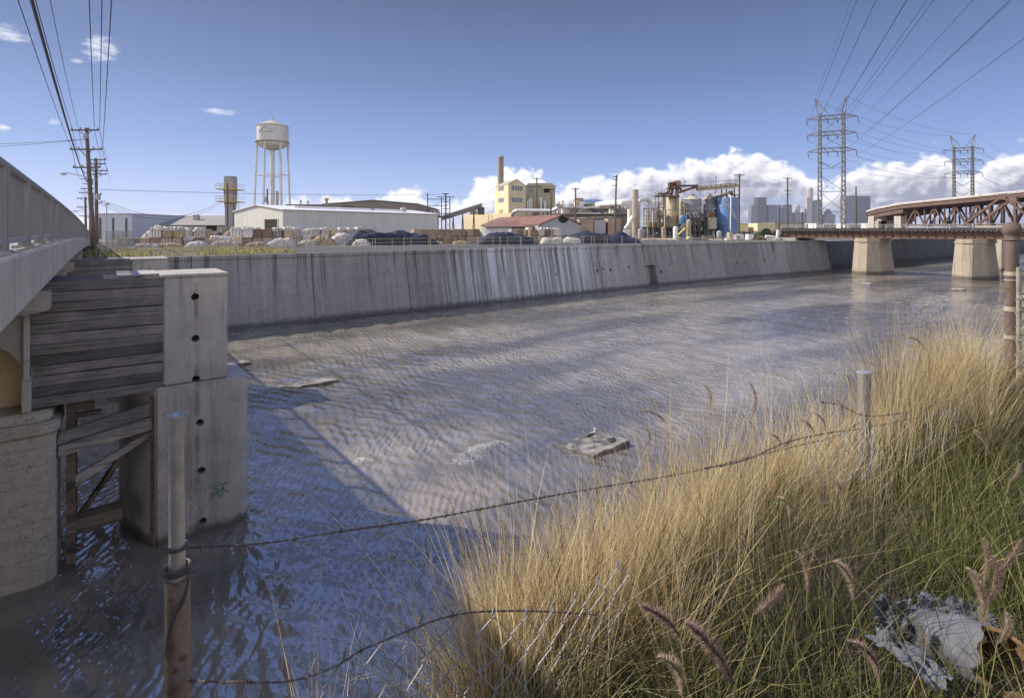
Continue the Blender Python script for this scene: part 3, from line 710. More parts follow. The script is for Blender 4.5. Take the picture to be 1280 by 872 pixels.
strokes('chalk_letters', mat('white_chalk', (.62, .60, .58), var=.1), [Z(s) for s in (
    [(105, 440), (130, 432), (140, 448), (122, 462), (142, 478), (132, 495), (108, 492)], [(165, 440), (160, 485)], [(240, 428), (162, 468), (205, 482), (240, 530), (255, 570)], [(138, 500), (140, 530)])], .016, 'white chalked letters 3K')
for g_, ln in ((fender('low dark plank fender farther out under the bridge', 33.5), 1), (block('farther concrete pier block half hidden behind the nearer one', 33.5), 1)):
    g_.location.z -= .28
# ------------------------------------------------------------------ far bank: yard
GZ = 6.15
SHEET = mat('pale_sheet_metal', (.58, .57, .53), rough=.55, var=.06, scale=.5, fine=8, rib=(0, .6, 1.5), streak=.2, bump=.5)
ROOFW = mat('white_roof', (.74, .74, .72), rough=.5, var=.06)
BROWNW = mat('brown_cladding', (.23, .195, .165), var=.08, scale=.3, rib=(0, .9, 1.0))
GREYW = mat('grey_shingle', (.30, .28, .26), var=.15, scale=.5, fine=6)
TANW = mat('tan_siding', (.43, .39, .33), var=.1, scale=.5, rib=(0, .5, 1.0))
CREAM = mat('cream_stucco', (.66, .57, .37), var=.10, scale=.4, fine=6, streak=.25, streakcol=(.3, .25, .18, 1))
CREAM_D = mat('grey_cream_stucco', (.40, .37, .28), var=.12, scale=.4, fine=6, streak=.35)
PALEB = mat('pale_blue_cladding', (.50, .52, .58), var=.06, scale=.3, rib=(0, .8, 1.0))
REDR = mat('red_iron_roof', (.21, .115, .095), var=.3, scale=.8, fine=4, streak=.3, rib=(0, .8, .8))
GLASS = mat('dull_window', (.20, .20, .22), rough=.25, var=.2, scale=2, spec=.6)
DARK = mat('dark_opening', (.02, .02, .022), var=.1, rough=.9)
DUCT = mat('bright_duct', (.62, .61, .58), rough=.4, var=.12, scale=.8, metal=.35, rust=.22, rustcol=(.38, .28, .19))
RUSTW = mat('rust_stained_metal', (.36, .27, .19), rough=.7, var=.3, scale=.6, rust=.3)
SILO = mat('cream_silo', (.58, .52, .40), rough=.6, var=.12, scale=.5, streak=.4, streakcol=(.28, .18, .1, 1))
SILOG = mat('grey_silo', (.27, .26, .29), rough=.6, var=.14, scale=.35, streak=.4)
BLUE = mat('blue_tank_paint', (.12, .24, .46), rough=.5, var=.12, scale=.4, streak=.3, streakcol=(.07, .11, .2, 1))
BLUED = mat('dark_blue_roof', (.10, .16, .26), rough=.5, var=.1, scale=.2, rib=(0, 1.2, .6))
FRAME = mat('plant_framing', (.10, .085, .08), rough=.8, var=.3, scale=1)

def X(u, Y): return (u - U0) / F * Y
def Zv(v, Y): return EYE - (v - HV) / F * Y
def gable(mbw, mbr, a, b, W, z0, ze, zr, over=.25, ridge='len'):
    """a,b: near-wall corners (x,y); W depth away; ridge along a-b ('len') or across"""
    a = Vector((*a, 0)); b = Vector((*b, 0)); d = (b - a).normalized(); n = Vector((-d.y, d.x, 0))
    if n.y < 0: n = -n
    c = b + n * W; e = a + n * W
    if ridge == 'len':
        m0 = a + n * W / 2; m1 = b + n * W / 2
        P = [a, b, c, e]
        mbw.loft([[(a.x, a.y, z0), (a.x, a.y, ze), (m0.x, m0.y, zr), (e.x, e.y, ze), (e.x, e.y, z0)], [(b.x, b.y, z0), (b.x, b.y, ze), (m1.x, m1.y, zr), (c.x, c.y, ze), (c.x, c.y, z0)]])
        o = d * over; s = (zr - ze) / (W / 2); k = n * over
        for p, q, sg in ((a, b, -1), (e, c, 1)):
            lo0 = p + k * sg - o; lo1 = q + k * sg + o; h0 = m0 - o; h1 = m1 + o; zl = ze - s * over
            mbr.loft([[(lo0.x, lo0.y, zl + .03), (h0.x, h0.y, zr + .03), (h0.x, h0.y, zr + .15), (lo0.x, lo0.y, zl + .15)], [(lo1.x, lo1.y, zl + .03), (h1.x, h1.y, zr + .03), (h1.x, h1.y, zr + .15), (lo1.x, lo1.y, zl + .15)]])
    else:
        gable(mbw, mbr, (a.x, a.y), (e.x, e.y), (b - a).length, z0, ze, zr, over)
def face_rect(A, B, t0, t1, z0, z1, out=.04, th=.05, toward=None):
    """a thin panel on the wall A->B between fractions t0,t1"""
    A = Vector((*A, 0)); B = Vector((*B, 0)); d = (B - A).normalized(); n = Vector((d.y, -d.x, 0))
    if n.dot(Vector((0, -1, 0))) < 0: n = -n
    p = A + (B - A) * t0; q = A + (B - A) * t1
    return MB().hexa([tuple(w + n * o + Vector((0, 0, z0))) for w, o in ((p, out), (q, out), (q, out - th), (p, out - th))], [tuple(w + n * o + Vector((0, 0, z1))) for w, o in ((p, out), (q, out), (q, out - th), (p, out - th))])
# white steel warehouse
A = (X(353.5, 95), 95); B = (X(547, 124), 124)
dv = (Vector(B) - Vector(A)).normalized(); nv = Vector((-dv.y, dv.x)); W = 17.5
E = (A[0] + nv.x * W, A[1] + nv.y * W); D_ = (B[0] + nv.x * W, B[1] + nv.y * W)
t = thing('steel_warehouse', 'long low white corrugated warehouse with a dark doorway in its gable end', 'warehouse', (*A, GZ))
zE, zR = Zv(262.3, 95), Zv(262.3, 95) + 1.0
mw, mr = MB(), MB(); gable(mw, mr, A, B, W, GZ, zE, zR, .3)
wo = part(mw, 'wall', SHEET, t); part(mr, 'roof', ROOFW, t)
part(face_rect(E, A, .66, .90, GZ, Zv(274, 97)), 'door', DARK, t)
for a, b in ((.64, .66), (.90, .92)): part(face_rect(E, A, a, b, GZ, Zv(273.4, 97), .07, .09), 'door_jamb', TANW, t)
mb = MB()
for f_ in (.25, .5, .72): p = Vector(A) + (Vector(B) - Vector(A)) * f_ + nv * 5; mb.obox((p.x, p.y), dv, 9, 1.2, zE + .4, zE + 1.0)
part(mb, 'skylight', ROOFW, t)
p = Vector(A) + (Vector(B) - Vector(A)) * .80 + nv * 3; part(MB().lathe((p.x, p.y), [(.5, zE + .1), (.5, zE + .7), (.8, zE + .9), (.6, zE + 1.3), (.05, zE + 1.5)], 12), 'roof_vent', GREYSTEEL, t)
# brown shed behind it
Y = 150
t = thing('brown_shed', 'large dark brown shed with a shallow gable rising behind the white warehouse', 'shed', (X(470, Y), Y, GZ))
mw = MB().loft([[(X(u, Y), y_, Zv(v, Y)) for u, v in ((404, 300), (404, 255.5), (467, 250.7), (521, 255.2), (521, 300))] for y_ in (Y, Y + 45)])
part(mw, 'wall', BROWNW, t)
mr = MB().loft([[(X(u, Y), y_, Zv(v, Y)) for u, v in ((403, 255.3), (467, 250.5), (522, 255.0), (522, 254.2), (467, 249.6), (403, 254.5))] for y_ in (Y - .4, Y + 45.4)]); part(mr, 'roof', GREYW, t)
t = thing('flat_roofed_shed', 'flat-roofed brown shed with small roof stacks left of the bigger brown gable', 'shed', (X(385, 140), 140, GZ))
part(MB().box(X(357, 140), X(428, 140), 140, 165, GZ, Zv(256.5, 140)), 'wall', BROWNW, t)
part(MB().box(X(356, 140), X(429, 140), 139.7, 165.3, Zv(256.4, 140), Zv(255.4, 140)), 'roof', GREYW, t)
for u, v, w in ((374, 250, 1.9), (383, 250.5, 1.9), (406.5, 247.5, 3.8)):
    part(MB().lathe((X(u, 141), 142), [(w * .1, Zv(256, 141)), (w * .1, Zv(v + 2, 141)), (w * .16, Zv(v + 2, 141)), (w * .16, Zv(v, 141))], 10), 'roof_stack', RUSTW if u > 400 else GREYSTEEL, t)
# long grey-roofed shed and pale building, left
Y = 120
t = thing('long_shed', 'long low shed with a grey shingle roof beyond the paper bales', 'shed', (X(170, Y), Y, GZ))
mw, mr = MB(), MB(); gable(mw, mr, (X(169, Y), Y), (X(300, Y), Y), 22, GZ, Zv(281.5, Y), Zv(270.2, Y + 11), .5)
part(mw, 'wall', TANW, t); part(mr, 'roof', GREYW, t)
for u in (186, 244): part(MB().box(X(u, 125) - .5, X(u, 125) + .5, 125, 126, Zv(277, 125), Zv(268.5 if u > 200 else 272, 125)), 'roof_vent', GREYSTEEL, t)
part(MB().box(X(258, Y), X(271, Y), Y - .06, Y + .02, GZ, Zv(282, Y)), 'door', DARK, t)
Y = 112
t = thing('pale_warehouse', 'pale bluish flat-roofed warehouse with dark vertical panels beside the utility poles', 'warehouse', (X(144, Y), Y, GZ))
part(MB().box(X(119, Y), X(165, Y), Y, Y + 25, GZ, Zv(267.6, Y)), 'wall', PALEB, t)
part(MB().box(X(118.6, Y), X(165.4, Y), Y - .15, Y + 25, Zv(267.5, Y), Zv(266.8, Y)), 'roof', GREYSTEEL, t)
for u in (125.5, 141.5, 158): part(MB().box(X(u - 1.2, Y), X(u + 1.2, Y), Y - .08, Y + .02, GZ, Zv(272.5, Y)), 'panel', STEEL_D, t)
# square vent tower
Y = 117
t = thing('vent_tower', 'square grey metal vent tower ringed by two yellow railed platforms', 'tower', (X(286, Y), Y + 1, GZ))
def sq(u0, u1, v): w = X(u1, Y) - X(u0, Y); return [(X(u0, Y), Y, Zv(v, Y)), (X(u1, Y), Y, Zv(v, Y)), (X(u1, Y), Y + w, Zv(v, Y)), (X(u0, Y), Y + w, Zv(v, Y))]
part(MB().loft([sq(281, 291, 300), sq(281, 290.5, 262), sq(279.5, 291, 244), sq(280, 291, 220)]), 'shaft', mat('galvanised_duct', (.30, .29, .28), rough=.55, var=.15, scale=.5, metal=.3), t)
for v in (236, 251.5):
    z = Zv(v, Y); pl = part(MB().box(X(273.5, Y), X(297, Y), Y - 1.2, Y + 3.2, z - .2, z), 'platform', YELLOW, t)
    mb = MB()
    for zz in (.55, 1.05):
        for a, b in (((273.5, -1.2), (297, -1.2)), ((273.5, -1.2), (273.5, 3.2)), ((297, -1.2), (297, 3.2))): mb.beam((X(a[0], Y), Y + a[1], z + zz), (X(b[0], Y), Y + b[1], z + zz), .06)
    for u in (273.5, 279, 285, 291, 297): mb.beam((X(u, Y), Y - 1.2, z), (X(u, Y), Y - 1.2, z + 1.05), .06)
    part(mb, 'railing', YELLOW, pl)
mb = MB()
for u in (294.5, 298.5): mb.beam((X(u, Y), Y, Zv(300, Y)), (X(u, Y), Y, Zv(252, Y)), .08)
for v in np.arange(254, 292, 2.2): mb.beam((X(294.5, Y), Y, Zv(v, Y)), (X(298.5, Y), Y, Zv(v, Y)), .06)
part(mb, 'ladder', GREYSTEEL, t)
solo(MB().tube([(X(284.6, 88), 88, GZ), (X(284.4, 88), 88, Zv(229, 88))], .13, 6), 'mast', RUST_POST, 'slim rusty mast standing in front of the square vent tower', 'mast', base=(X(284.6, 88), 88, GZ))
# water tower
Y = 190; cx = X(340.5, Y); ppm = Y / F
t = thing('water_tower', 'white elevated water tank with a conical roof on slender legs', 'water tower', (cx, Y, GZ))
TW = mat('tank_paint', (.60, .58, .53), rough=.55, var=.12, scale=.35, streak=.5, streakcol=(.25, .21, .16, 1), rust=.12, rustcol=(.30, .24, .17))
r0 = 17.8 * ppm
z1, z2, z3 = Zv(178, Y), Zv(158.5, Y), Zv(150.5, Y)
prof = [(.4, Zv(188, Y))] + [(r0 * math.sin(a), z1 - (z1 - Zv(188, Y)) * math.cos(a)) for a in (.3, .6, .9, 1.2)] + [(r0, z1), (r0, z2)]
part(MB().lathe((cx, Y), prof, 28), 'tank', TW, t, smooth=True)
part(MB().lathe((cx, Y), [(r0 * 1.05, z2 + .02), (r0 * 1.05, z2 + .2), (.5, z3), (.35, z3 + .5), (.02, z3 + .8)], 28), 'roof', mat('tank_roof', (.46, .41, .32), var=.15, scale=.5), t)
mb = MB().lathe((cx, Y), [(r0, z1 - .1), (r0 * 1.13, z1 - .1), (r0 * 1.13, z1 + .15), (r0 * 1.01, z1 + .15)], 28)
part(mb, 'balcony', mat('tank_trim', (.40, .34, .25), var=.2), t)
legs = []
for k in range(6):
    a = k * math.pi / 3 + .42; top = Vector((cx + r0 * .98 * math.cos(a), Y + r0 * .98 * math.sin(a), z1 - .3)); bot = Vector((cx + r0 * 1.22 * math.cos(a), Y + r0 * 1.22 * math.sin(a), GZ))
    legs.append((top, bot)); part(MB().tube([bot, top], .36, 8), 'leg', TW, t)
part(MB().lathe((cx, Y), [(.75, GZ), (.75, Zv(188, Y) + .4)], 14), 'riser_pipe', TW, t)
mb = MB(); zq = Zv(219, Y); f_ = (zq - GZ) / (z1 - .3 - GZ); q = [b + (a - b) * f_ for a, b in legs]
for k in range(6): mb.beam(q[k], q[(k + 1) % 6], .25)
part(mb, 'strut_ring', TW, t)
mb = MB()
for s in (-.25, .25): mb.beam((cx + r0 * 1.14, Y + s, Zv(188, Y)), (cx + r0 * 1.1, Y + s, z2), .09)
part(mb, 'ladder', GREYSTEEL, t)
# the triangle outline painted on the tank
def tk(dx, v): a = math.asin(dx / r0); return (cx + (r0 + .06) * math.sin(a), Y - (r0 + .06) * math.cos(a), Zv(v, Y))
mb = MB()
for P in ([(-2.6, 167.5), (-1.7, 164), (-.6, 160.5)], [(-.6, 160.5), (.9, 164), (2.2, 167.5)], [(2.2, 167.5), (.6, 167.4), (-1, 167.3), (-2.6, 167.5)]):
    for a, b in zip(P[:-1], P[1:]): mb.beam(tk(*a), tk(*b), .25)
part(mb, 'painted_triangle', mat('faded_grey_paint', (.36, .38, .42), var=.1), t, 'faded grey triangle outline on the tank')
# small pole with transformer and a stack between the tower legs
Y = 150
t = thing('utility_pole', 'short pole with a transformer standing between the water tower legs', 'utility pole', (X(336, Y), Y, GZ))
part(MB().tube([(X(336, Y), Y, GZ), (X(334, Y), Y, Zv(236, Y))], .22, 6), 'pole', POLE, t)
part(MB().lathe((X(332, Y), Y), [(.5, Zv(253, Y)), (.5, Zv(246, Y))], 10), 'transformer', GREYSTEEL, t)
solo(MB().lathe((X(346.4, 150), 150), [(.42, GZ), (.42, Zv(239, 150))], 10), 'roof_stack', GREYSTEEL, 'thin grey exhaust stack standing under the water tower', 'exhaust stack', base=(X(346.4, 150), 150, GZ))
# substation frame
Y = 136
t = thing('substation_frame', 'dark steel substation gantry with crossbars at the end of the white warehouse', 'substation', (X(550, Y), Y, GZ))
for u, v, s in ((534.5, 241, .22), (552, 247, .22), (557.2, 242, .32), (562.3, 246, .22)):
    part(MB().beam((X(u, Y), Y, GZ), (X(u, Y), Y, Zv(v, Y)), s), 'column', STEEL_D, t)
mb = MB()
for u0, u1, v in ((534, 559, 249), (534, 559, 257), (546, 568, 246.2), (553, 561, 242.2), (554, 561, 252), (554, 561, 261), (554, 561, 267)): mb.beam((X(u0, Y), Y, Zv(v, Y)), (X(u1, Y), Y, Zv(v, Y)), .16)
part(mb, 'crossbar', STEEL_D, t)
for u in (539, 544, 548.5): part(MB().lathe((X(u, Y), Y), [(.35, Zv(270, Y)), (.45, Zv(266.5, Y)), (.25, Zv(265.5, Y)), (.25, Zv(263, Y))], 8), 'insulator', GREYSTEEL, t)
part(MB().box(X(534, Y), X(566, Y), Y - .6, Y + .6, Zv(272, Y), Zv(270, Y)), 'beam', STEEL_D, t)
# conveyor gallery
Y = 158
t = thing('conveyor', 'inclined covered conveyor climbing left of the cream factory', 'conveyor', (X(575, Y), Y, GZ))
a0, b0 = (552, 272.5), (602, 256.8)
part(MB().loft([[(X(u, Y), y_, Zv(v + dv_, Y)) for y_, dv_ in ((Y, -2.2), (Y + 3, -2.2), (Y + 3, 2.6), (Y, 2.6))] for u, v in (a0, b0)]), 'gallery', mat('conveyor_skin', (.24, .21, .19), var=.2, scale=.6), t)
part(MB().loft([[(X(u, Y), y_, Zv(v + dv_, Y)) for y_, dv_ in ((Y - .2, -3.0), (Y + 3.2, -3.0), (Y + 3.2, -2.25), (Y - .2, -2.25))] for u, v in (a0, b0)]), 'roof', ROOFW, t)
part(MB().box(X(597, Y), X(605, Y), Y - .4, Y + 3.4, Zv(268, Y), Zv(259, Y)), 'head_box', STEEL_D, t)
for u, v in ((566, 268), (578, 265), (592, 261)):
    q = MB()
    for du in (-1.5, 1.5): q.beam((X(u + du, Y), Y + 1, GZ), (X(u, Y), Y + 1, Zv(v + 2.5, Y)), .25)
    part(q, 'trestle', STEEL_D, t)
# cream factory building
Y = 165
t = thing('factory_building', 'tall cream gabled factory building with paired windows and a round chimney', 'factory', (X(633, Y), Y, GZ))
Cn = (X(635.5, Y), Y); L = (X(618.5, 176), 176); Rr_ = (X(657, 171), 171)
zt = Zv(231, Y)
def quadup(P, z0, z1s): return MB().loft([[(p[0], p[1], z0) for p in P], [(p[0], p[1], z) for p, z in zip(P, z1s)]])
Bk = (L[0] + Rr_[0] - Cn[0], L[1] + Rr_[1] - Cn[1])
apF = ((Cn[0] + Rr_[0]) / 2, (Cn[1] + Rr_[1]) / 2); apB = ((L[0] + Bk[0]) / 2, (L[1] + Bk[1]) / 2)
zA = Zv(225, 168)
mw = MB().loft([[(*Cn, GZ), (*Cn, zt), (*apF, zA), (*Rr_, zt), (*Rr_, GZ)], [(*L, GZ), (*L, zt), (*apB, zA), (*Bk, zt), (*Bk, GZ)]])
part(mw, 'wall', CREAM, t)
mr = MB()
for p, q in ((Cn, L), (Rr_, Bk)):
    mr.loft([[(p[0], p[1], zt + .05), (apF[0], apF[1], zA + .05), (apF[0], apF[1], zA + .35), (p[0], p[1], zt + .35)], [(q[0], q[1], zt + .05), (apB[0], apB[1], zA + .05), (apB[0], apB[1], zA + .35), (q[0], q[1], zt + .35)]])
part(mr, 'roof', CREAM_D, t)
for v0, v1 in ((238.3, 232.7), (253, 247.5)):
    part(face_rect(L, Cn, .28, .68, Zv(v0, Y + 5), Zv(v1, Y + 5)), 'window', GLASS, t)
    wn_ = part(face_rect(Cn, Rr_, .18, .80, Zv(v0 - .5, Y + 2), Zv(v1 - .5, Y + 2)), 'window', GLASS, t)
    q = MB()
    for k in (.33, .485, .64): w = face_rect(Cn, Rr_, k, k + .02, Zv(v0 - .5, Y + 2), Zv(v1 - .5, Y + 2), .08, .05); q.add(w.v, w.f)
    part(q, 'mullion', CREAM, wn_)
part(face_rect(L, Cn, .3, .62, Zv(268, Y + 5), Zv(262, Y + 5)), 'vent', RUSTW, t)
part(MB().lathe((X(625.8, 178), 178), [(1.05, GZ), (.95, Zv(199, 178)), (1.02, Zv(198.9, 178)), (1.02, Zv(196, 178)), (.9, Zv(195.4, 178))], 18), 'chimney', mat('chimney_brick', (.27, .235, .20), var=.15, scale=.5, rib=(2, 1.2, .6)), t, smooth=True)
part(MB().loft([[(X(577, 186), 186, z), (X(639, 163), 163, z), (X(639, 163) + 6, 172, z), (X(577, 186) + 6, 195, z)] for z in (GZ, Zv(267.5, 175))]), 'annex', CREAM, t)
part(MB().box(X(588, 170), X(596, 170), 168, 172, Zv(268, 170), Zv(263, 170)), 'annex_vent', CREAM_D, t)
q = MB()
for u in (611, 615): q.beam((X(u, 164), 164, GZ), (X(u, 164), 164, Zv(269, 164)), .18)
part(q, 'downpipe', RUSTW, t)
Y = 178
t = thing('factory_building', 'lower grey-cream factory block with process pipes, joined to the right of the tall gabled one', 'factory', (X(676, Y), Y, GZ))
part(MB().box(X(657, Y), X(694, Y), Y, Y + 14, GZ, Zv(233.4, Y)), 'wall', CREAM_D, t)
part(MB().loft([[(X(656, Y), y_, Zv(233.2, Y)), (X(695, Y), y_, Zv(233.2, Y)), (X(689, Y), y_, zz), (X(660, Y), y_, zz)] for y_, zz in ((Y - .5, Zv(229, Y)), (Y + 14.5, Zv(229, Y)))]), 'roof', CREAM_D, t)
part(MB().box(X(661, Y), X(666, Y), Y - .05, Y + .02, Zv(241, Y), Zv(235.5, Y)), 'window', GLASS, t)
part(MB().box(X(680, Y), X(687, Y), Y - .06, Y + .02, Zv(241, Y), Zv(236.5, Y)), 'opening', DARK, t)
part(MB().box(X(678, Y), X(694, Y), Y - 1.5, Y + .5, Zv(235.6, Y), Zv(234.3, Y)), 'canopy', CREAM, t)
part(MB().box(X(672, 174), X(688, 174), 174, 177.9, GZ, Zv(256, 174)), 'lean_to', CREAM_D, t)
for u in (659, 661.5, 664, 667.5, 676, 681):
    part(MB().lathe((X(u, 173), 172.5), [(.35, GZ), (.35, Zv(random.uniform(243, 252), 173))], 8), 'pipe', DUCT if u != 667.5 else RUSTW, t)
# blue-roofed hall far behind
Y = 230
t = thing('blue_roofed_hall', 'distant hall with a long dark blue roof and a rusty end', 'hall', (X(745, Y), Y, GZ))
part(MB().box(X(729, Y), X(768, Y), Y, Y + 40, GZ, Zv(254, Y)), 'wall', BLUED, t)
part(MB().loft([[(X(728, Y), Y - .5, Zv(254, Y)), (X(728, Y), Y + 20, Zv(246, Y)), (X(728, Y), Y + 40.5, Zv(254, Y))], [(X(769, Y), Y - .5, Zv(253.5, Y)), (X(764, Y), Y + 20, Zv(246.5, Y)), (X(769, Y), Y + 40.5, Zv(253.5, Y))]]), 'roof', BLUED, t)
part(MB().box(X(720, Y), X(728.9, Y), Y - 1, Y + 10, GZ, Zv(247.5, Y)), 'end_bay', RUSTW, t)
# red-roofed shed
Y = 112
t = thing('red_roofed_shed', 'low shed with a rusty red roof and a grey gable holding a round window', 'shed', (X(665, Y), Y, GZ))
Ga, Gb = (X(673, Y), Y), (X(724, Y), Y)   # gable end faces us
mw = MB().loft([[(X(673, Y) + dx, y_, GZ), (X(673, Y) + dx, y_, Zv(281, Y)), (X(701, Y) + dx, y_, Zv(269.5, Y)), (X(725, Y) + dx, y_, Zv(281, Y)), (X(725, Y) + dx, y_, GZ)] for y_, dx in ((Y, 0), (Y + 26, -13))])
part(mw, 'wall', mat('grey_boards', (.34, .35, .37), var=.1, scale=.6, rib=(0, .4, 1)), t)
mr = MB()
for (ua, va), (ub, vb) in (((672, 281.4), (701, 269.4)), ((701, 269.4), (726, 281.4))):
    mr.loft([[(X(ua, Y) + dx, y_, Zv(va, Y) + .03), (X(ub, Y) + dx, y_, Zv(vb, Y) + .03), (X(ub, Y) + dx, y_, Zv(vb, Y) + .2), (X(ua, Y) + dx, y_, Zv(va, Y) + .2)] for y_, dx in ((Y - .4, .2), (Y + 26.4, -13.2))])
part(mr, 'roof', REDR, t)
part(MB().loft([[(X(704, Y) + 1.0 * math.cos(k * .524), y_, Zv(277.5, Y) + .55 + .75 * math.sin(k * .524)) for k in range(12)] for y_ in (Y - .06, Y + .02)]), 'round_window', DARK, t)
lt = thing('red_roofed_shed', 'long low lean-to with a red sheet roof running left from the grey gabled shed', 'shed', (X(640, 120), 120, GZ))
part(MB().loft([[(X(607, 118), 118, GZ), (X(607, 118), 118, Zv(284, 118)), (X(612, 128), 132, Zv(280, 132)), (X(612, 128), 132, GZ)], [(X(672, 113.5), 113.5, GZ), (X(672, 113.5), 113.5, Zv(283.5, 113.5)), (X(664, 128), 130, Zv(272, 130)), (X(664, 128), 130, GZ)]]), 'wall', mat('whitewashed_boards', (.55, .55, .55), var=.12, scale=.6), lt)
part(MB().loft([[(X(605, 117.5), 117.5, Zv(284.3, 117.5) + .02), (X(611, 128), 132, Zv(279, 132) + .02), (X(611, 128), 132, Zv(279, 132) + .2), (X(605, 117.5), 117.5, Zv(284.3, 117.5) + .2)], [(X(674, 112.9), 112.9, Zv(283.8, 112.9) + .02), (X(664.5, 128), 130, Zv(271, 130) + .02), (X(664.5, 128), 130, Zv(271, 130) + .2), (X(674, 112.9), 112.9, Zv(283.8, 112.9) + .2)]]), 'roof', REDR, lt)
part(MB().box(X(640, 114), X(668, 114), 113.2, 113.6, GZ, Zv(284.5, 114)), 'open_bay', DARK, lt)
# mill shed, pipe rack
Y = 150
t = thing('mill_block', 'long cluttered grey mill block capped with pipes and vents right of the red-roofed shed', 'mill', (X(730, Y), Y, GZ))
part(MB().box(X(694, Y), X(788, Y), Y, Y + 12, GZ, Zv(268, Y)), 'wall', mat('grimy_wall', (.30, .27, .235), var=.25, scale=.3, streak=.5), t)
part(MB().box(X(692, Y + 8), X(786, Y + 8), Y + 5, Y + 20, Zv(268, Y), Zv(259, Y + 8)), 'upper_storey', mat('grimy_wall_upper', (.36, .33, .29), var=.25, scale=.3, streak=.4), t)
part(MB().box(X(690, Y), X(792, Y), Y - 1.2, Y + 12, Zv(267.8, Y), Zv(266.8, Y)), 'roof_edge', GREYSTEEL, t)
for k in range(60):
    u = random.uniform(696, 786); Yk = Y + random.uniform(-1.0, 4); w = random.uniform(.3, 1.6); v0 = random.choice((267.5, 261, 275)); h = random.uniform(.5, 2.2)
    q = MB()
    if random.random() < .5: q.lathe((X(u, Yk), Yk), [(w * .4, Zv(v0, Yk)), (w * .4, Zv(v0, Yk) + h), (w * .1, Zv(v0, Yk) + h + .3)], 8)
    else: q.obox((X(u, Yk), Yk), (1, .2), w * 2, w, Zv(v0, Yk), Zv(v0, Yk) + h)
    part(q, 'roof_unit', random.choice((DUCT, RUSTW, WHITE, CREAM_D, STEEL_D, WHITE)), t)
for k in range(9):
    v = random.uniform(258.5, 275); u0 = random.uniform(692, 740); u1 = u0 + random.uniform(20, 50)
    part(MB().tube([(X(u0, Y - 1.5), Y - 1.5 - k * .05, Zv(v, Y)), (X(min(u1, 787), Y - 1.5), Y - 1.5 - k * .05, Zv(v + random.uniform(-.8, .8), Y))], random.uniform(.12, .28), 6), 'pipe', random.choice((DUCT, RUSTW, GREYSTEEL)), t)
for u0, u1, v0, m_ in ((724, 742, 274, RUSTW), (743, 757, 275, GREYSTEEL), (760, 776, 273, RUSTW)):
    part(MB().box(X(u0, 140), X(u1, 140), 140, 146, GZ, Zv(v0, 140)), 'bay', m_, t)
solo(MB().tube([(X(640, 148), 152, Zv(269, 150)), (X(642, 148), 149, Zv(265, 149)), (X(646, 147), 148, Zv(263, 148)), (X(690, 147), 147, Zv(263.5, 147)), (X(697, 146), 146, Zv(260, 146))], .5, 10), 'duct', DUCT, 'pale horizontal duct running right from the foot of the cream factory', 'duct', base=(X(660, 148), 148, GZ), smooth=True)
Y = 142
solo(MB().tube([(X(738, 160), 160, Zv(258.5, 160)), (X(755, 152), 152, Zv(254.5, 152)), (X(780, Y), Y, Zv(253, Y)), (X(785.5, Y), Y, Zv(253.6, Y)), (X(788, Y), Y, Zv(257, Y)), (X(788.3, Y), Y, Zv(272, Y)), (X(788, Y), Y, Zv(300, Y))], .85, 12), 'duct', mat('white_duct', (.74, .73, .70), rough=.35, var=.06, scale=.5), 'fat bright white duct that elbows down beside the round steel stack', 'duct', base=(X(788, Y), Y, GZ), smooth=True)
Y = 138
solo(MB().tube([(X(789.5, Y), Y - 1.3, Zv(271, Y)), (X(783, Y), Y - 1.5, Zv(282, Y)), (X(779.5, Y), Y - 1.6, Zv(286, Y))], .42, 8).box(X(778, Y) , X(785, Y), Y - 2.2, Y - .9, GZ, Zv(287, Y)), 'feed_pipe', DUCT, 'slanting white pipe leaning on the foot of the round steel stack', 'pipe', base=(X(782, Y), Y, GZ))
# round stack
t = thing('steel_stack', 'plain round rust-streaked steel stack beside the blue-grey silos', 'chimney stack', (X(794, Y), Y, GZ))
STK = mat('stack_steel', (.44, .37, .29), rough=.55, var=.2, scale=.35, streak=.4, metal=.2, rust=.3, rustcol=(.36, .24, .14))
part(MB().lathe((X(794, Y), Y), [(.82, GZ), (.80, Zv(237.2, Y)), (.7, Zv(237.2, Y)), (.7, Zv(240, Y))], 20), 'shell', STK, t, smooth=True)
q = MB()
for v in (291, 276, 262, 247): q.lathe((X(794, Y), Y), [(.80, Zv(v, Y)), (.9, Zv(v, Y)), (.9, Zv(v - .9, Y)), (.80, Zv(v - .9, Y))], 20)
part(q, 'flange', GREYSTEEL, t)
# gooseneck duct + scrubber
arc = [(X(799.5, Y), Y + 1.5, Zv(290, Y)), (X(799.8, Y), Y + 1.4, Zv(262, Y))]
for k in range(9): a = math.pi * (1 - k / 8); arc.append((X(807, Y) + 1.5 * math.cos(a), Y + 1.2, Zv(255, Y) + 1.35 * math.sin(a)))
arc.append((X(814.5, Y), Y + 1.0, Zv(261, Y)))
solo(MB().tube(arc, .5, 12), 'gooseneck_duct', DUCT, 'inverted U shaped grey duct curving onto the white scrubber vessel', 'duct', base=(X(807, Y), Y, GZ), smooth=True)
t = thing('scrubber_vessel', 'squat white cylindrical vessel on a dark steel frame under the curved duct', 'process vessel', (X(815.5, Y), Y + 1, GZ))
vx, vy = X(815.5, Y), Y + 1.2
part(MB().lathe((vx, vy), [(1.9, Zv(287, Y)), (1.9, Zv(259.5, Y)), (1.2, Zv(257.5, Y)), (.6, Zv(257, Y))], 24), 'shell', mat('vessel_paint', (.60, .58, .54), rough=.5, var=.1, scale=.6, streak=.4, rust=.15), t, smooth=True)
q = MB()
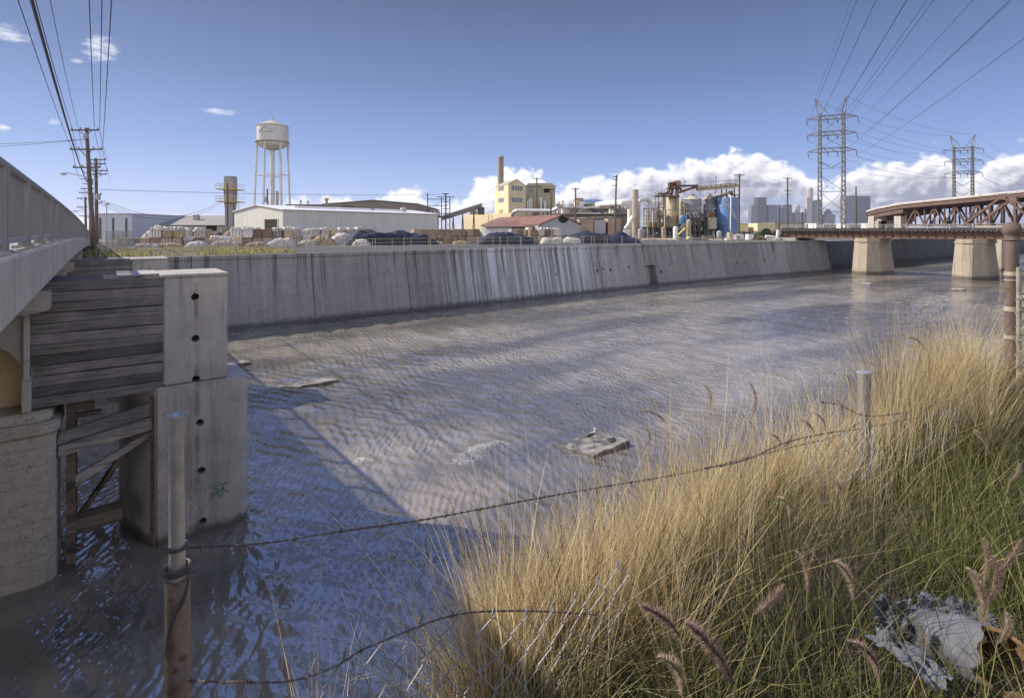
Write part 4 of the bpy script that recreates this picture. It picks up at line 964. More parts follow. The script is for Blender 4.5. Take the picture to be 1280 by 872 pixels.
for v in (261, 269.5, 274, 279): q.lathe((vx, vy), [(1.9, Zv(v, Y)), (2.0, Zv(v, Y)), (2.0, Zv(v - .6, Y)), (1.9, Zv(v - .6, Y))], 24)
part(q, 'band', GREYSTEEL, t)
part(MB().box(X(810, Y), X(829, Y), Y - 1.4, Y - .8, Zv(284, Y), Zv(278, Y)), 'side_box', RUST, t)
t = thing('support_structure', 'dark low steel frame and machinery carrying the white vessel and cream silos', 'steel frame', (X(822, Y), Y - 2, GZ))
q = MB()
for u in np.arange(803, 843, 4.2):
    q.beam((X(u, Y), Y - 2.6, GZ), (X(u, Y), Y - 2.6, Zv(283.5, Y)), .2)
    q.beam((X(u, Y), Y + 3, GZ), (X(u, Y), Y + 3, Zv(283.5, Y)), .2)
q.box(X(801, Y), X(844, Y), Y - 2.9, Y + 3.2, Zv(284.6, Y), Zv(283.6, Y))
part(q, 'framing', FRAME, t)
part(MB().box(X(812, Y), X(842, Y), Y - 1.5, Y + 2, GZ, Zv(286, Y)), 'machine_house', FRAME, t)
for k in range(14):
    u = random.uniform(803, 841); z0 = GZ + random.uniform(0, 1.5)
    part(MB().obox((X(u, Y), Y - 2.2), (1, .1), random.uniform(.3, .9), .6, z0, z0 + random.uniform(.3, .9)), 'machine', random.choice((RUST, GREYSTEEL, FRAME, DUCT, STEEL_D)), t)
q = MB().beam((X(801, Y), Y - 2.9, Zv(280, Y)), (X(844, Y), Y - 2.9, Zv(280, Y)), .07)
for u in np.arange(802, 844, 4): q.beam((X(u, Y), Y - 2.9, Zv(284, Y)), (X(u, Y), Y - 2.9, Zv(280, Y)), .06)
part(q, 'railing', YELLOW, t)
solo(MB().tube([(X(805.5, Y), Y - 3.1, GZ), (X(805.5, Y), Y - 3.1, Zv(262, Y))], .12, 6), 'vent_pipe', GREYSTEEL, 'thin upright pipe standing in front of the curved duct', 'pipe', base=(X(805.5, Y), Y - 3.1, GZ))
# cream silos and bucket elevator
def silo(name, label, u0, u1, v0, v1, m, Yc, cone=0, cat='silo', ribs=(), n=24):
    c = X((u0 + u1) / 2, Yc); r = (X(u1, Yc) - X(u0, Yc)) / 2
    t = thing(name, label, cat, (c, Yc, GZ))
    pr = [(r, Zv(v0, Yc)), (r, Zv(v1, Yc))]
    part(MB().lathe((c, Yc), pr, n), 'shell', m, t, smooth=True)
    if cone: part(MB().lathe((c, Yc), [(r * 1.04, Zv(v1, Yc) + .01), (r * 1.04, Zv(v1, Yc) + .12), (r * .25, Zv(v1 - cone, Yc)), (r * .2, Zv(v1 - cone - 1.5, Yc))], n), 'roof', mat(name + '_roof', (.45, .41, .36), var=.15, scale=.4, rust=.2), t)
    for v in ribs: part(MB().lathe((c, Yc), [(r, Zv(v, Yc)), (r + .1, Zv(v, Yc)), (r + .1, Zv(v - .5, Yc)), (r, Zv(v - .5, Yc))], n), 'hoop', GREYSTEEL, t)
    return t
silo('silo', 'cream cylindrical silo with a rusty head beside the bucket elevator', 833, 848, 292, 246, SILO, 140, 0, ribs=(284, 262))
silo('silo', 'narrow grey silo tucked left of the cream silo', 826.5, 833, 292, 246, CREAM_D, 143)
t = thing('bucket_elevator', 'tall rusty bucket elevator with chutes and platforms above the cream silo', 'elevator', (X(846, 140), 138, GZ))
part(MB().box(X(844.5, 138), X(848.2, 138), 137.6, 138.4, GZ, Zv(226, 138)), 'casing', RUSTW, t)
part(MB().box(X(842, 138), X(850, 138), 137.2, 139, Zv(232, 138), Zv(226, 138)), 'head', RUSTW, t)
for a, b in ((836, 840.5), (841, 844)): part(MB().box(X(a, 138), X(b, 138), 137.2, 139, Zv(234, 138), Zv(228, 138)), 'head', RUST, t)
for a, b, v in ((818, 848, 244.5), (822, 840, 241.5), (834, 850, 234.5)):
    pl = part(MB().box(X(a, 138), X(b, 138), 136.8, 139.2, Zv(v + 1.6, 138), Zv(v, 138)), 'platform', RUST, t)
    q = MB().beam((X(a, 138), 136.8, Zv(v - 4, 138)), (X(b, 138), 136.8, Zv(v - 4, 138)), .08)
    for u in np.arange(a, b + .1, 3.5): q.beam((X(u, 138), 136.8, Zv(v, 138)), (X(u, 138), 136.8, Zv(v - 4, 138)), .07)
    part(q, 'railing', RUST, pl)
for P in (((843, 233), (838, 245)), ((846, 232), (852, 238)), ((839, 236), (829, 245))):
    part(MB().tube([(X(u, 137), 137, Zv(v, 137)) for u, v in P], .3, 8), 'chute', RUST, t)
q = MB()
for u in (819, 823, 829): q.beam((X(u, 138), 138, GZ), (X(u, 138), 138, Zv(245, 138)), .2)
q.beam((X(819, 138), 138, Zv(262, 138)), (X(829, 138), 138, Zv(248, 138)), .14)
for v in (272, 266, 260, 254): q.box(X(821, 138), X(832, 138), 137.5, 138.5, Zv(v, 138), Zv(v - .7, 138))
part(q, 'framing', RUSTW, t)
part(MB().lathe((X(827, 138), 137), [(.1, Zv(275, 138)), (1.0, Zv(268, 138)), (1.0, Zv(264, 138)), (.4, Zv(263, 138))], 12), 'hopper', CREAM_D, t)
# blue-grey silos
silo('storage_silo', 'big blue-grey silo with a pale conical roof, left one of the pair', 855, 876.5, 280, 250, SILOG, 141, 6.5, ribs=(256, 268))
silo('storage_silo', 'big dark grey silo with a pale conical roof next to the bright blue tank', 878, 896.5, 300, 250, mat('dark_silo', (.20, .21, .26), rough=.6, var=.15, scale=.35, streak=.4), 143, 6.0, ribs=(256, 278))
t = silo('blue_tank', 'bright blue open cylindrical tank at the right end of the plant', 896.8, 922.5, 300, 247.5, BLUE, 140, 0, 'tank', ribs=(258, 279, 290))
cx, r_ = X(909.6, 140), (X(922.5, 140) - X(896.8, 140)) / 2
q = MB()
for k in range(16):
    a = math.pi * 2 * k / 16; q.beam((cx + r_ * math.cos(a), 140 + r_ * math.sin(a), Zv(247.5, 140)), (cx + r_ * math.cos(a), 140 + r_ * math.sin(a), Zv(244, 140)), .06)
q.lathe((cx, 140), [(r_, Zv(244.2, 140)), (r_ + .06, Zv(244.2, 140)), (r_ + .06, Zv(243.9, 140)), (r_, Zv(243.9, 140))], 24)
part(q, 'railing', RUST, t)
part(MB().tube([(X(914.5, 136), 136.8, Zv(294, 136.8)), (X(913.8, 136.8), 136.8, Zv(245, 136.8)), (X(911.5, 137), 137.5, Zv(243.5, 137))], .18, 8), 'fill_pipe', WHITE, t)
q = MB()
for k in range(13): a = -2.35 + k * .09; q.box(cx + (r_ + .1) * math.cos(a) - .25, cx + (r_ + .1) * math.cos(a) + .25, 140 + (r_ + .5) * math.sin(a) - .25, 140 + (r_ + .5) * math.sin(a) + .25, Zv(250 + k * 2.0, 138), Zv(250 + k * 2.0, 138) + .1)
for s in (.3, 1.1):
    q.tube([(cx + (r_ + .1) * math.cos(-2.35 + k * .09), 140 + (r_ + .6) * math.sin(-2.35 + k * .09), Zv(250 + k * 2.0, 138) + s) for k in range(13)], .05, 4)
part(q, 'stair', DUCT, t)
# steel structure beneath the silos, blue box, stair, gantry
t = thing('support_structure', 'dark steel support frame full of machinery beneath the blue-grey silos', 'steel frame', (X(876, 137), 136, GZ))
q = MB()
for u in (863, 867, 874, 881, 890):
    for y_ in (134.5, 138): q.beam((X(u, y_), y_, GZ), (X(u, y_), y_, Zv(271, y_)), .25)
for v in (271.5, 281, 288): q.box(X(862, 135), X(891, 135), 134.3, 138.2, Zv(v + .8, 135), Zv(v, 135))
q.beam((X(867, 134), 134.3, GZ), (X(881, 134), 134.3, Zv(271, 134)), .18).beam((X(881, 134), 134.3, GZ), (X(867, 134), 134.3, Zv(271, 134)), .18)
part(q, 'framing', FRAME, t)
part(MB().box(X(866, 139), X(889, 139), 138.4, 140.5, GZ, Zv(276, 139)), 'machine_house', FRAME, t)
for k in range(16):
    u = random.uniform(864, 893); v = random.choice((288, 281, 297)); w = random.uniform(.3, .9)
    part(MB().obox((X(u, 135), 135.3), (1, .1), w, .6, Zv(v, 135), Zv(v, 135) + random.uniform(.4, 1.1)), 'machine', random.choice((RUST, GREYSTEEL, CREAM_D, STEEL_D)), t)
for k in range(7):
    u = random.uniform(862, 890); part(MB().tube([(X(u, 134), 134.2, Zv(272, 134)), (X(u - 3, 134), 134.2, Zv(266, 134)), (X(u - 5, 134), 134.4, Zv(268, 134))], .18, 6), 'pipe', random.choice((GREYSTEEL, STEEL_D, RUSTW)), t)
part(MB().box(X(885, 134), X(893, 134), 133.6, 134.2, Zv(271, 134), Zv(265.5, 134)), 'panel', RUST, t)
part(MB().box(X(885, 134), X(895, 134), 133.5, 136, Zv(286, 134), Zv(272, 134)), 'cabinet', CREAM_D, t)
solo(MB().box(X(852.5, 134), X(863.5, 134), 134, 137, GZ, Zv(274.5, 134)).tube([(X(850, 134), 133.6, Zv(280, 134)), (X(850.5, 134), 133.6, Zv(273, 134)), (X(853, 134), 133.6, Zv(270.5, 134)), (X(856.5, 134), 133.6, Zv(271, 134)), (X(857.5, 134), 133.8, Zv(276, 134))], .4, 8), 'machine_house', BLUE, 'blue machine housing with a looped duct at the foot of the silos', 'machine', base=(X(858, 135), 135, GZ))
t = thing('steel_stair', 'yellow steel stair and landing in front of the silo machinery', 'stair', (X(851, 131), 131, GZ))
part(MB().loft([[(X(842, 131), y_, GZ), (X(856, 131), y_, Zv(285, 131)), (X(857.5, 131), y_, Zv(285, 131)), (X(844, 131), y_, GZ)] for y_ in (130.4, 131.6)]), 'flight', YELLOW, t)
q = MB().box(X(855, 131), X(859.5, 131), 130.3, 131.7, Zv(285, 131), Zv(284.2, 131))
for y_ in (130.4, 131.6): q.beam((X(842, 131), y_, GZ + 1), (X(856, 131), y_, Zv(279.5, 131)), .08).beam((X(856, 131), y_, Zv(279.5, 131)), (X(859.5, 131), y_, Zv(279.5, 131)), .08).beam((X(859, 131), y_, GZ), (X(859, 131), y_, Zv(279, 131)), .12)
part(q, 'landing', YELLOW, t)
solo(MB().lathe((X(844.3, 130), 130), [(.55, GZ), (.55, Zv(284, 130)), (.3, Zv(283, 130))], 14), 'drum', WHITE, 'white upright drum left of the yellow stair', 'drum', base=(X(844.3, 130), 130, GZ))
t = thing('conveyor_gantry', 'yellow and rust lattice conveyor gantry spanning over the silos', 'conveyor', (X(896, 142), 142, GZ))
def gz(u): return 233.5 + (u - 872) / 49 * -4.5
q = MB()
for y_ in (141, 143):
    for dv_ in (0, 5): q.beam((X(871, y_), y_, Zv(gz(871) + dv_, y_)), (X(922, y_), y_, Zv(gz(922) + dv_, y_)), .2)
    for k in range(17):
        u = 871 + 3 * k; q.beam((X(u, y_), y_, Zv(gz(u) + (5 if k % 2 else 0), y_)), (X(u + 3, y_), y_, Zv(gz(u + 3) + (0 if k % 2 else 5), y_)), .13)
part(q, 'truss', mat('faded_yellow_truss', (.42, .31, .14), var=.25, scale=.8, rust=.25), t)
part(MB().loft([[(X(u, 142), y_, Zv(gz(u) + dv_, 142)) for y_, dv_ in ((141.2, 1.5), (142.8, 1.5), (142.8, 4), (141.2, 4))] for u in (871, 922)]), 'belt', RUSTW, t)
q = MB()
for y_ in (140.8, 143.2):
    q.beam((X(871, y_), y_, Zv(gz(871) - 4.5, y_)), (X(922, y_), y_, Zv(gz(922) - 4.5, y_)), .07)
    for u in np.arange(871, 922.5, 3): q.beam((X(u, y_), y_, Zv(gz(u), y_)), (X(u, y_), y_, Zv(gz(u) - 4.5, y_)), .06)
part(q, 'railing', RUST, t)
part(MB().loft([[(X(u, 142), y_, Zv(v + dv_, 142)) for y_, dv_ in ((141.2, -1.5), (142.8, -1.5), (142.8, 1.5), (141.2, 1.5))] for u, v in ((847, 241), (872, 233))]), 'incline', RUST, t)
part(MB().beam((X(848, 141), 141, Zv(232.5, 141)), (X(872, 141), 141, Zv(232, 141)), .5), 'feeder', STEEL_D, t)
part(MB().tube([(X(890, 139), 139.5, Zv(247.5, 139)), (X(912, 139), 138, Zv(242, 139))], .35, 8).lathe((X(913, 138), 138), [(.6, Zv(243.5, 138)), (.6, Zv(239, 138))], 10), 'discharge', FRAME, t)
q = MB()
for u in (902, 908, 918): q.beam((X(u, 142), 142, Zv(247, 142)), (X(u, 142), 142, Zv(gz(u) + 5, 142)), .22)
part(q, 'support', STEEL_D, t)
for u, v in ((856, 226), (875.5, 224), (894.5, 221)): part(MB().beam((X(u, 142), 142, Zv(245, 142)), (X(u, 142), 142, Zv(v, 142)), .12).box(X(u, 142) - .2, X(u, 142) + .2, 141.8, 142.2, Zv(v + 1.5, 142), Zv(v, 142)), 'lamp_post', GREYSTEEL, t)
q = MB()
for u in (849, 855): q.beam((X(u, 141), 139, GZ), (X(u, 141), 139, Zv(250, 141)), .18)
for k in range(5): q.beam((X(849, 141), 139, Zv(290 - 8 * k, 141)), (X(855, 141), 139, Zv(282 - 8 * k, 141)), .13).beam((X(849, 141), 139, Zv(282 - 8 * k, 141)), (X(855, 141), 139, Zv(282 - 8 * k, 141)), .13)
part(q, 'lattice_leg', GREYSTEEL, t)

# small plant gear: silver tanks, stand pipes and catwalks between the larger vessels
for u, w, v, m_, l in ((800.5, 1.2, 287, GREYSTEEL, 'small grey tank at the foot of the round steel stack'), (829.5, 1.1, 285, RUSTW, 'small rusty tank left of the cream silo base'), (861, 1.1, 276, CREAM_D, 'slim dull cream tank before the blue machine housing'), (899, 1.2, 290, GREYSTEEL, 'small grey tank against the blue tank base')):
    t = thing('small_tank', l, 'tank', (X(u, 132), 132, GZ)); r_ = w / 2
    part(MB().lathe((X(u, 132), 132), [(r_, GZ), (r_, Zv(v, 132)), (r_ * .5, Zv(v - 1.5, 132)), (.08, Zv(v - 1.8, 132))], 16), 'shell', m_, t, smooth=True)
    part(MB().lathe((X(u, 132), 132), [(r_ + .05, Zv(v + 5, 132)), (r_ + .05, Zv(v + 4.4, 132))], 16), 'hoop', GREYSTEEL, t)
t = thing('pipe_rack', 'rack of thin stand pipes and catwalks between the white vessel and the silos', 'pipe rack', (X(835, 136), 136, GZ))
for k in range(20):
    u = random.uniform(808, 896); v0 = random.uniform(255, 276)
    q = MB().tube([(X(u, 135), 135.6, GZ), (X(u, 135), 135.6, Zv(v0, 135)), (X(u + random.choice((-4, 4)), 135), 136.2, Zv(v0 - 1, 135))], random.uniform(.07, .17), 6)
    part(q, 'pipe', random.choice((DUCT, WHITE, GREYSTEEL, RUSTW, RUST, YELLOW)), t)
for u0, u1, v in ((826, 850, 268), (858, 894, 262), (806, 826, 257), (848, 872, 280)):
    q = MB().box(X(u0, 135), X(u1, 135), 134.8, 135.5, Zv(v, 135), Zv(v - .6, 135)).beam((X(u0, 135), 134.8, Zv(v - 4.5, 135)), (X(u1, 135), 134.8, Zv(v - 4.5, 135)), .06)
    for u in np.arange(u0, u1 + .1, 3): q.beam((X(u, 135), 134.8, Zv(v, 135)), (X(u, 135), 134.8, Zv(v - 4.5, 135)), .05)
    part(q, 'catwalk', random.choice((RUST, YELLOW, GREYSTEEL)), t)

silo('silo', 'grey ribbed silo behind the bucket elevator', 849, 856, 297, 252, CREAM_D, 147, 2.5, ribs=(262, 272, 282))
silo('silo', 'short grey silo behind the white vessel', 818.5, 826, 297, 263, SILOG, 147, 2.5, ribs=(272, 282))
t = thing('plant_house', 'dark steel plant house filling the gap behind the silos', 'plant house', (X(860, 150), 150, GZ))
part(MB().box(X(828, 150), X(900, 150), 150, 160, GZ, Zv(266, 150)), 'wall', mat('dark_cladding', (.13, .12, .12), var=.3, scale=.4, rib=(0, 1.0, 1.0), streak=.4), t)
part(MB().box(X(827, 150), X(901, 150), 149.6, 160, Zv(266, 150) + .01, Zv(265, 150)), 'roof', GREYSTEEL, t)
for u in (838, 851, 866, 884): part(MB().lathe((X(u, 152), 152), [(.5, Zv(265, 152)), (.5, Zv(261, 152)), (.2, Zv(260, 152))], 10), 'roof_vent', DUCT, t)

for k, (u, w, v, m_) in enumerate(((699, 1.6, 254, GREYSTEEL), (707, 1.1, 257, DUCT), (714, 2.2, 256, CREAM_D), (727, 1.4, 258, SILOG), (741, 2.4, 257.5, GREYSTEEL), (752, 1.2, 259, RUSTW), (761, 2.0, 259.5, DUCT), (777, 1.6, 260, SILOG))):
    t = thing('roof_tank', ('grey', 'pale', 'cream', 'slate', 'squat grey', 'rusty', 'wide pale', 'dark slate')[k] + ' process tank on the mill roof' + (' nearest the cream factory', ' beside the first grey one', ' before the short-armed pole', ' below the rusty hall end', ' under the blue hall roof', ' left of the white duct', ' under the white duct', ' behind the bend of the white duct')[k], 'tank', (X(u, 160), 160, Zv(262, 160)))
    r_ = w / 2; part(MB().lathe((X(u, 160), 160), [(r_, Zv(266, 160)), (r_, Zv(v, 160)), (r_ * .4, Zv(v - 1.6, 160)), (.08, Zv(v - 1.8, 160))], 14), 'shell', m_, t, smooth=True)
    part(MB().tube([(X(u, 160) + r_, 159.5, Zv(v + 1, 160)), (X(u, 160) + r_ + 1.0, 159.5, Zv(v + 1, 160)), (X(u, 160) + r_ + 1.0, 159.5, Zv(267, 160))], .12, 6), 'outlet_pipe', DUCT, t)
# ------------------------------------------------------------------ waste paper bales
BALEM = [mat('bale_' + n, c, var=.35, scale=2.6, fine=14, fvar=.5, bump=1.2, rough=.95, rnd=.38) for n, c in (('brown', (.30, .22, .155)), ('tan', (.46, .36, .24)), ('grey', (.40, .365, .33)), ('pale', (.60, .55, .49)))]
PLAST = mat('pale_plastic_sheet', (.50, .465, .43), rough=.6, var=.15, scale=3, bump=.5)
STRAP = mat('baling_wire', (.12, .10, .09), bump=0)
def lump(mb, sx, sy, sz, amp, n=7):
    """a slumped bale: a subdivided box with noisy sides"""
    bm = bmesh.new(); bmesh.ops.create_cube(bm, size=1); bmesh.ops.subdivide_edges(bm, edges=bm.edges, cuts=n, use_grid_fill=True)
    o = random.random() * 90
    for v in bm.verts:
        p = v.co.copy(); k = 1 - .10 * max(0, (abs(p.x) + abs(p.y) + abs(p.z)) - 1.05) * 2
        d = amp * (fbm(np.array([p.x * 5 + o]), np.array([p.y * 5 + p.z * 7 + o]), 4, 3)[0]) * 2
        v.co = Vector((p.x * sx * k * (1 + d / sx), p.y * sy * k * (1 + d / sy), (p.z + .5) * sz * (1 + .3 * d)))
    bm.verts.index_update(); mb.add([v.co for v in bm.verts], [[v.index for v in f.verts] for f in bm.faces]); bm.free(); return mb
protos = []
BL = ['brown waste paper bale in the long stacked rows behind the yellow rail', 'tan cardboard bale in the long stacked rows behind the yellow rail', 'grey mixed paper bale in the long stacked rows behind the yellow rail', 'bale draped with pale plastic in the long stacked rows behind the yellow rail']
def make_bale(k, cap):
    sx, sy, sz = random.uniform(1.0, 1.2), random.uniform(1.0, 1.2), random.uniform(1.02, 1.14)
    m = BALEM[k]
    t = solo(lump(MB(), sx, sy, sz, .17), 'paper_bale', m, BL[3] if cap else BL[min(k, 2)], 'bale', group='paper bales stacked in the factory yard', smooth=True)
    q = MB()
    for f in (-.3, 0, .3):
        x = f * sx; w = .02
        q.loft([[(x - w, -sy / 2 - .05, .05), (x + w, -sy / 2 - .05, .05), (x + w, -sy / 2 - .05, sz - .05), (x - w, -sy / 2 - .05, sz - .05)], [(x - w, -sy / 2 - .02, .05), (x + w, -sy / 2 - .02, .05), (x + w, -sy / 2 - .02, sz - .05), (x - w, -sy / 2 - .02, sz - .05)]])
    part(q, 'strap', STRAP, t)
    if cap:
        o = random.random() * 50
        def fn(i, j):
            a, b = i / 12 - .5, j / 12 - .5
            e = max(abs(a), abs(b)) * 2; n_ = fbm(np.array([a * 6 + o]), np.array([b * 6]), 9, 3)[0]
            drop = max(0, e - .72) * 2.2 * (1.1 + 2 * n_)
            return (a * sx * (1.12 + .5 * n_), b * sy * (1.12 + .5 * n_), sz + .12 + .42 * n_ - drop * .55)
        part(MB().grid(fn, 13, 13), 'plastic_cover', PLAST, t, smooth=True)
    return t
for k in (0, 1, 0, 2): protos.append(make_bale(k, False))
for k in (2, 3, 1): protos.append(make_bale(k, True))
first = set()
def place_bale(i, loc, rz):
    o = protos[i]
    if i not in first: first.add(i); o.location = loc; o.rotation_euler = (0, 0, rz)
    else: dup(o, loc, rz)
def row(u0, Y0, u1, Y1, tiers, capp=.35, skip=.06, back=0, plain=(0, 1, 2, 3)):
    a = Vector((X(u0, Y0), Y0)); b = Vector((X(u1, Y1), Y1)); d = (b - a); L_ = d.length; d /= L_; rz = math.atan2(d.y, d.x)
    n = int(L_ / 1.16); nn = Vector((-d.y, d.x))
    for k in range(n):
        h = tiers if random.random() > .15 else tiers - 1
        for j in range(max(h, 1)):
            if random.random() < skip: continue
            p = a + d * (k + .5) * 1.16 + nn * (back + random.uniform(-.15, .15)); top = j == h - 1
            i = random.choice((4, 5, 6)) if (top and random.random() < capp) else random.choice((0, 0, 1, 2, 3) if not plain else plain)
            place_bale(i, (p.x, p.y, GZ + j * 1.09), rz + random.uniform(-.22, .22) + random.choice((0, math.pi)))
row(150, 66, 262, 68, 2, .6, .06)
row(262, 66, 470, 77, 2, .6, .03)
row(200, 70, 450, 80, 2, .4, .1, .6)
row(515, 79, 606, 84, 2, .08, .02, 0, (0, 0, 0, 2))
row(530, 84, 640, 90, 1, .3, .25)
row(636, 85, 694, 88, 2, .3, .10, 0, (1, 1, 0, 3))
row(640, 90, 705, 92, 2, .6, .2)
print('bales', sum(1 for o in bpy.data.objects if o.name.startswith('paper_bale')))
# loose plastic heaps and pallets near the bales
def heap(c, L_, W_, h, m, name, label, cat, amp=.35, rz=0, seed=1, group=None, fold=2.0):
    def fn(i, j):
        a, b = i / 36 - .5, j / 20 - .5
        env = max(0, 1 - (2 * abs(a)) ** 3) * max(0, 1 - (2 * abs(b)) ** 3)
        n_ = fbm(np.array([a * L_ * .5 + seed]), np.array([b * W_ * .5]), seed, 4)[0]
        f2 = fbm(np.array([a * L_ * fold + seed]), np.array([b * W_ * .35]), seed + 5, 3)[0]
        x, y = a * L_, b * W_ * (1 + .25 * f2)
        z = h * (env ** .45) * (.72 + .9 * n_) + .22 * f2 * env
        return (c[0] + x * math.cos(rz) - y * math.sin(rz), c[1] + x * math.sin(rz) + y * math.cos(rz), GZ - .05 + max(0, z))
    return solo(MB().grid(fn, 37, 21), name, m, label, cat, base=(c[0], c[1], GZ), smooth=True, group=group)
TARP = mat('navy_tarpaulin', (.022, .027, .05), rough=.7, var=.4, scale=1.2, bump=.6, spec=.3)
rz = math.atan2(14, 22)
heap((X(486, 74), 74), 13, 4.2, 2.35, TARP, 'tarpaulin', 'wide navy tarpaulin draped over bales in front of the white warehouse', 'tarpaulin', rz=.55, seed=3)
heap((X(632, 79), 79), 8.5, 4, 2.0, TARP, 'tarpaulin', 'small navy tarpaulin slumping below the red-roofed lean-to', 'tarpaulin', rz=.2, seed=8)
heap((X(747, 88), 88), 13, 4.5, 2.1, TARP, 'tarpaulin', 'navy tarpaulin mound closest to the round steel stack', 'tarpaulin', rz=.15, seed=13)
heap((X(425, 72), 73), 3.4, 2.2, 2.0, PLAST, 'plastic_heap', 'heap of crumpled pale plastic beside the wide navy tarpaulin', 'plastic heap', rz=.5, seed=22)
heap((X(240, 78), 78), 9, 3, 2.9, STEEL_D, 'scrap_heap', 'dark scrap heap showing above the bales under the vent tower', 'scrap heap', rz=.1, seed=31)
heap((X(278, 80), 81), 7, 3, 2.8, STEEL_D, 'scrap_heap', 'second dark scrap heap behind the bales at the foot of the mast', 'scrap heap', rz=.3, seed=37)
heap((X(714, 86), 86), 3, 2, 1.3, PLAST, 'plastic_heap', 'pale plastic heap between the tan bales and the navy mound', 'plastic heap', rz=.2, seed=44)
PAPER = [mat('loose_paper_' + n, c, var=.5, scale=3.5, fine=9, fvar=.7, bump=1.0, rough=.95) for n, c in (('pale', (.34, .30, .26)), ('tan', (.30, .23, .155)), ('white', (.46, .43, .40)))]
for k, (u, Y_, L_, h) in enumerate(((186, 62.5, 2.6, .8), (212, 63.5, 3.0, 1.1), (247, 64, 2.4, .9), (283, 64.5, 3.2, 1.3), (322, 65.5, 2.6, .9), (352, 66.5, 3.4, 1.2), (384, 68, 2.6, 1.0), (405, 69, 3.0, 1.5), (452, 70, 2.4, 1.1), (540, 77, 3.2, .8), (578, 79, 2.8, .7), (690, 83, 3.4, 1.4), (660, 82, 2.6, 1.0))):
    heap((X(u, Y_), Y_), L_, 1.7, h, PAPER[k % 3], 'paper_heap', 'low spilled heap of loose waste paper at the foot of the bale rows', 'paper heap', rz=.2, seed=70 + k * 3, group='spilled heaps of waste paper', fold=4.5)
for k, (u, Y_, L_, h) in enumerate(((200, 67.5, 4.0, 2.7), (300, 69.5, 4.5, 2.9), (345, 71, 3.6, 2.75), (390, 73.5, 4.2, 2.9), (590, 84, 4.0, 2.6), (672, 88, 4.0, 2.7))):
    heap((X(u, Y_), Y_), L_, 1.9, h, PAPER[(k + 2) % 3], 'paper_heap', 'tall ragged heap of torn paper and plastic topping the bale rows', 'paper heap', rz=.25, seed=140 + k * 5, group='ragged paper heaps on the bale rows', fold=4.5)
# yellow pipe rail and chain-link posts along the wall top
def polyrp(pts): return [RP(*p) for p in pts]
t = thing('yellow_guard_rail', 'long yellow pipe guard rail in front of the paper bales', 'guard rail', (14, 58, 6.1), rp=True)
q = MB(); zt = 6.18
for h in (.55, 1.0): q.tube([(r, 58.5 + .03 * (r - 14), zt + h) for r in np.arange(15, 84, 4)], .024, 5)
RAILY = mat('weathered_yellow', (.40, .32, .13), var=.3, scale=1.5)
part(q, 'rail', RAILY, t)
for i, r in enumerate(np.arange(15, 84, 2.4)): part(MB().tube([(r, 58.5 + .03 * (r - 14), zt - .1), (r, 58.5 + .03 * (r - 14), zt + 1.02)], .03, 5), 'rail_post', RAILY, t)
t = thing('chain_link_fence', 'sagging chain-link fence along the top of the far channel wall', 'fence', (0, 53.4, 6.0), rp=True)
FP = mat('fence_post_far', (.36, .35, .33), var=.2)
for r in np.arange(-3, 92, 3.2): part(MB().tube([(r, wp(r) + 2.9, 5.8), (r + random.uniform(-.06, .06), wp(r) + 2.9, 7.35)], .03, 5), 'fence_post', FP, t)
def chainmesh_sparse(r0, r1):
    q = MB()
    for r in np.arange(r0, r1, .30):
        q.tube([(r, wp(r) + 2.9, 6.0), (r + .7, wp(r) + 2.9, 7.25)], .0035, 3, False); q.tube([(r + .7, wp(r) + 2.9, 6.0), (r, wp(r) + 2.9, 7.25)], .0035, 3, False)
    for z in (6.02, 7.27): q.tube([(r, wp(r) + 2.9, z) for r in np.arange(r0, r1, 3)], .008, 3, False)
    return q
part(chainmesh_sparse(-3, 89), 'wire_mesh', FP, t)
t = thing('chain_link_fence', 'short chain-link fence panel by the utility poles at the bridge end', 'fence', (2, 66, 6.1), rp=True)
for i in range(6): part(MB().tube([(.6 + .5 * i, 63 + 2.5 * i, 6), (.6 + .5 * i, 63 + 2.5 * i, 8.1)], .04, 5), 'fence_post', FP, t)
q = MB()
for k in range(60):
    f_ = k / 60; r, p = .6 + 2.5 * f_, 63 + 12.5 * f_
    q.tube([(r, p, 6.1), (r + .15, p + .75, 8.05)], .008, 3, False); q.tube([(r + .15, p + .75, 6.1), (r, p, 8.05)], .008, 3, False)
part(q, 'wire_mesh', FP, t)
t = thing('light_pole', 'thin grey lamp pole in front of the pale bluish warehouse', 'lamp pole', (X(133.5, 75), 75, GZ))
part(MB().tube([(X(133.5, 75), 75, GZ), (X(133.3, 75), 75, Zv(254, 75))], .06, 6), 'pole', GREYSTEEL, t)
part(MB().box(X(133.3, 75) - .2, X(133.3, 75) + .2, 74.8, 75.2, Zv(256, 75), Zv(254, 75)), 'lamp', GREYSTEEL, t)
# yard odds and ends at the right end of the wall
def crate(u, v, w, h, m, name, label, cat, Y=None, d=1.0, rz=.2):
    Y = Y or (EYE - GZ) * F / (v - HV)
    return solo(MB().obox((X(u, Y), Y), (math.cos(rz), math.sin(rz)), w, d, GZ, GZ + h), name, m, label, cat, base=(X(u, Y), Y, GZ), bevel=.02, seg=1)
Yg = 110
def pallets(u, n, label, m=None):
    Yp = 112; t = thing('pallet_stack', label, 'pallet stack', (X(u, Yp), Yp, GZ)); q = MB()
    for k in range(n):
        for j in range(3): q.box(X(u, Yp) - 1.0, X(u, Yp) + 1.0, Yp - .5 + j * .45, Yp - .4 + j * .45, GZ + k * .16, GZ + k * .16 + .09)
        for j in range(5): q.box(X(u, Yp) - 1.0 + j * .47, X(u, Yp) - .88 + j * .47 + .1, Yp - .55, Yp + .55, GZ + k * .16 + .092, GZ + k * .16 + .115)
    part(q, 'pallet', m or mat('pallet_wood', (.34, .25, .16), var=.2, scale=2), t)
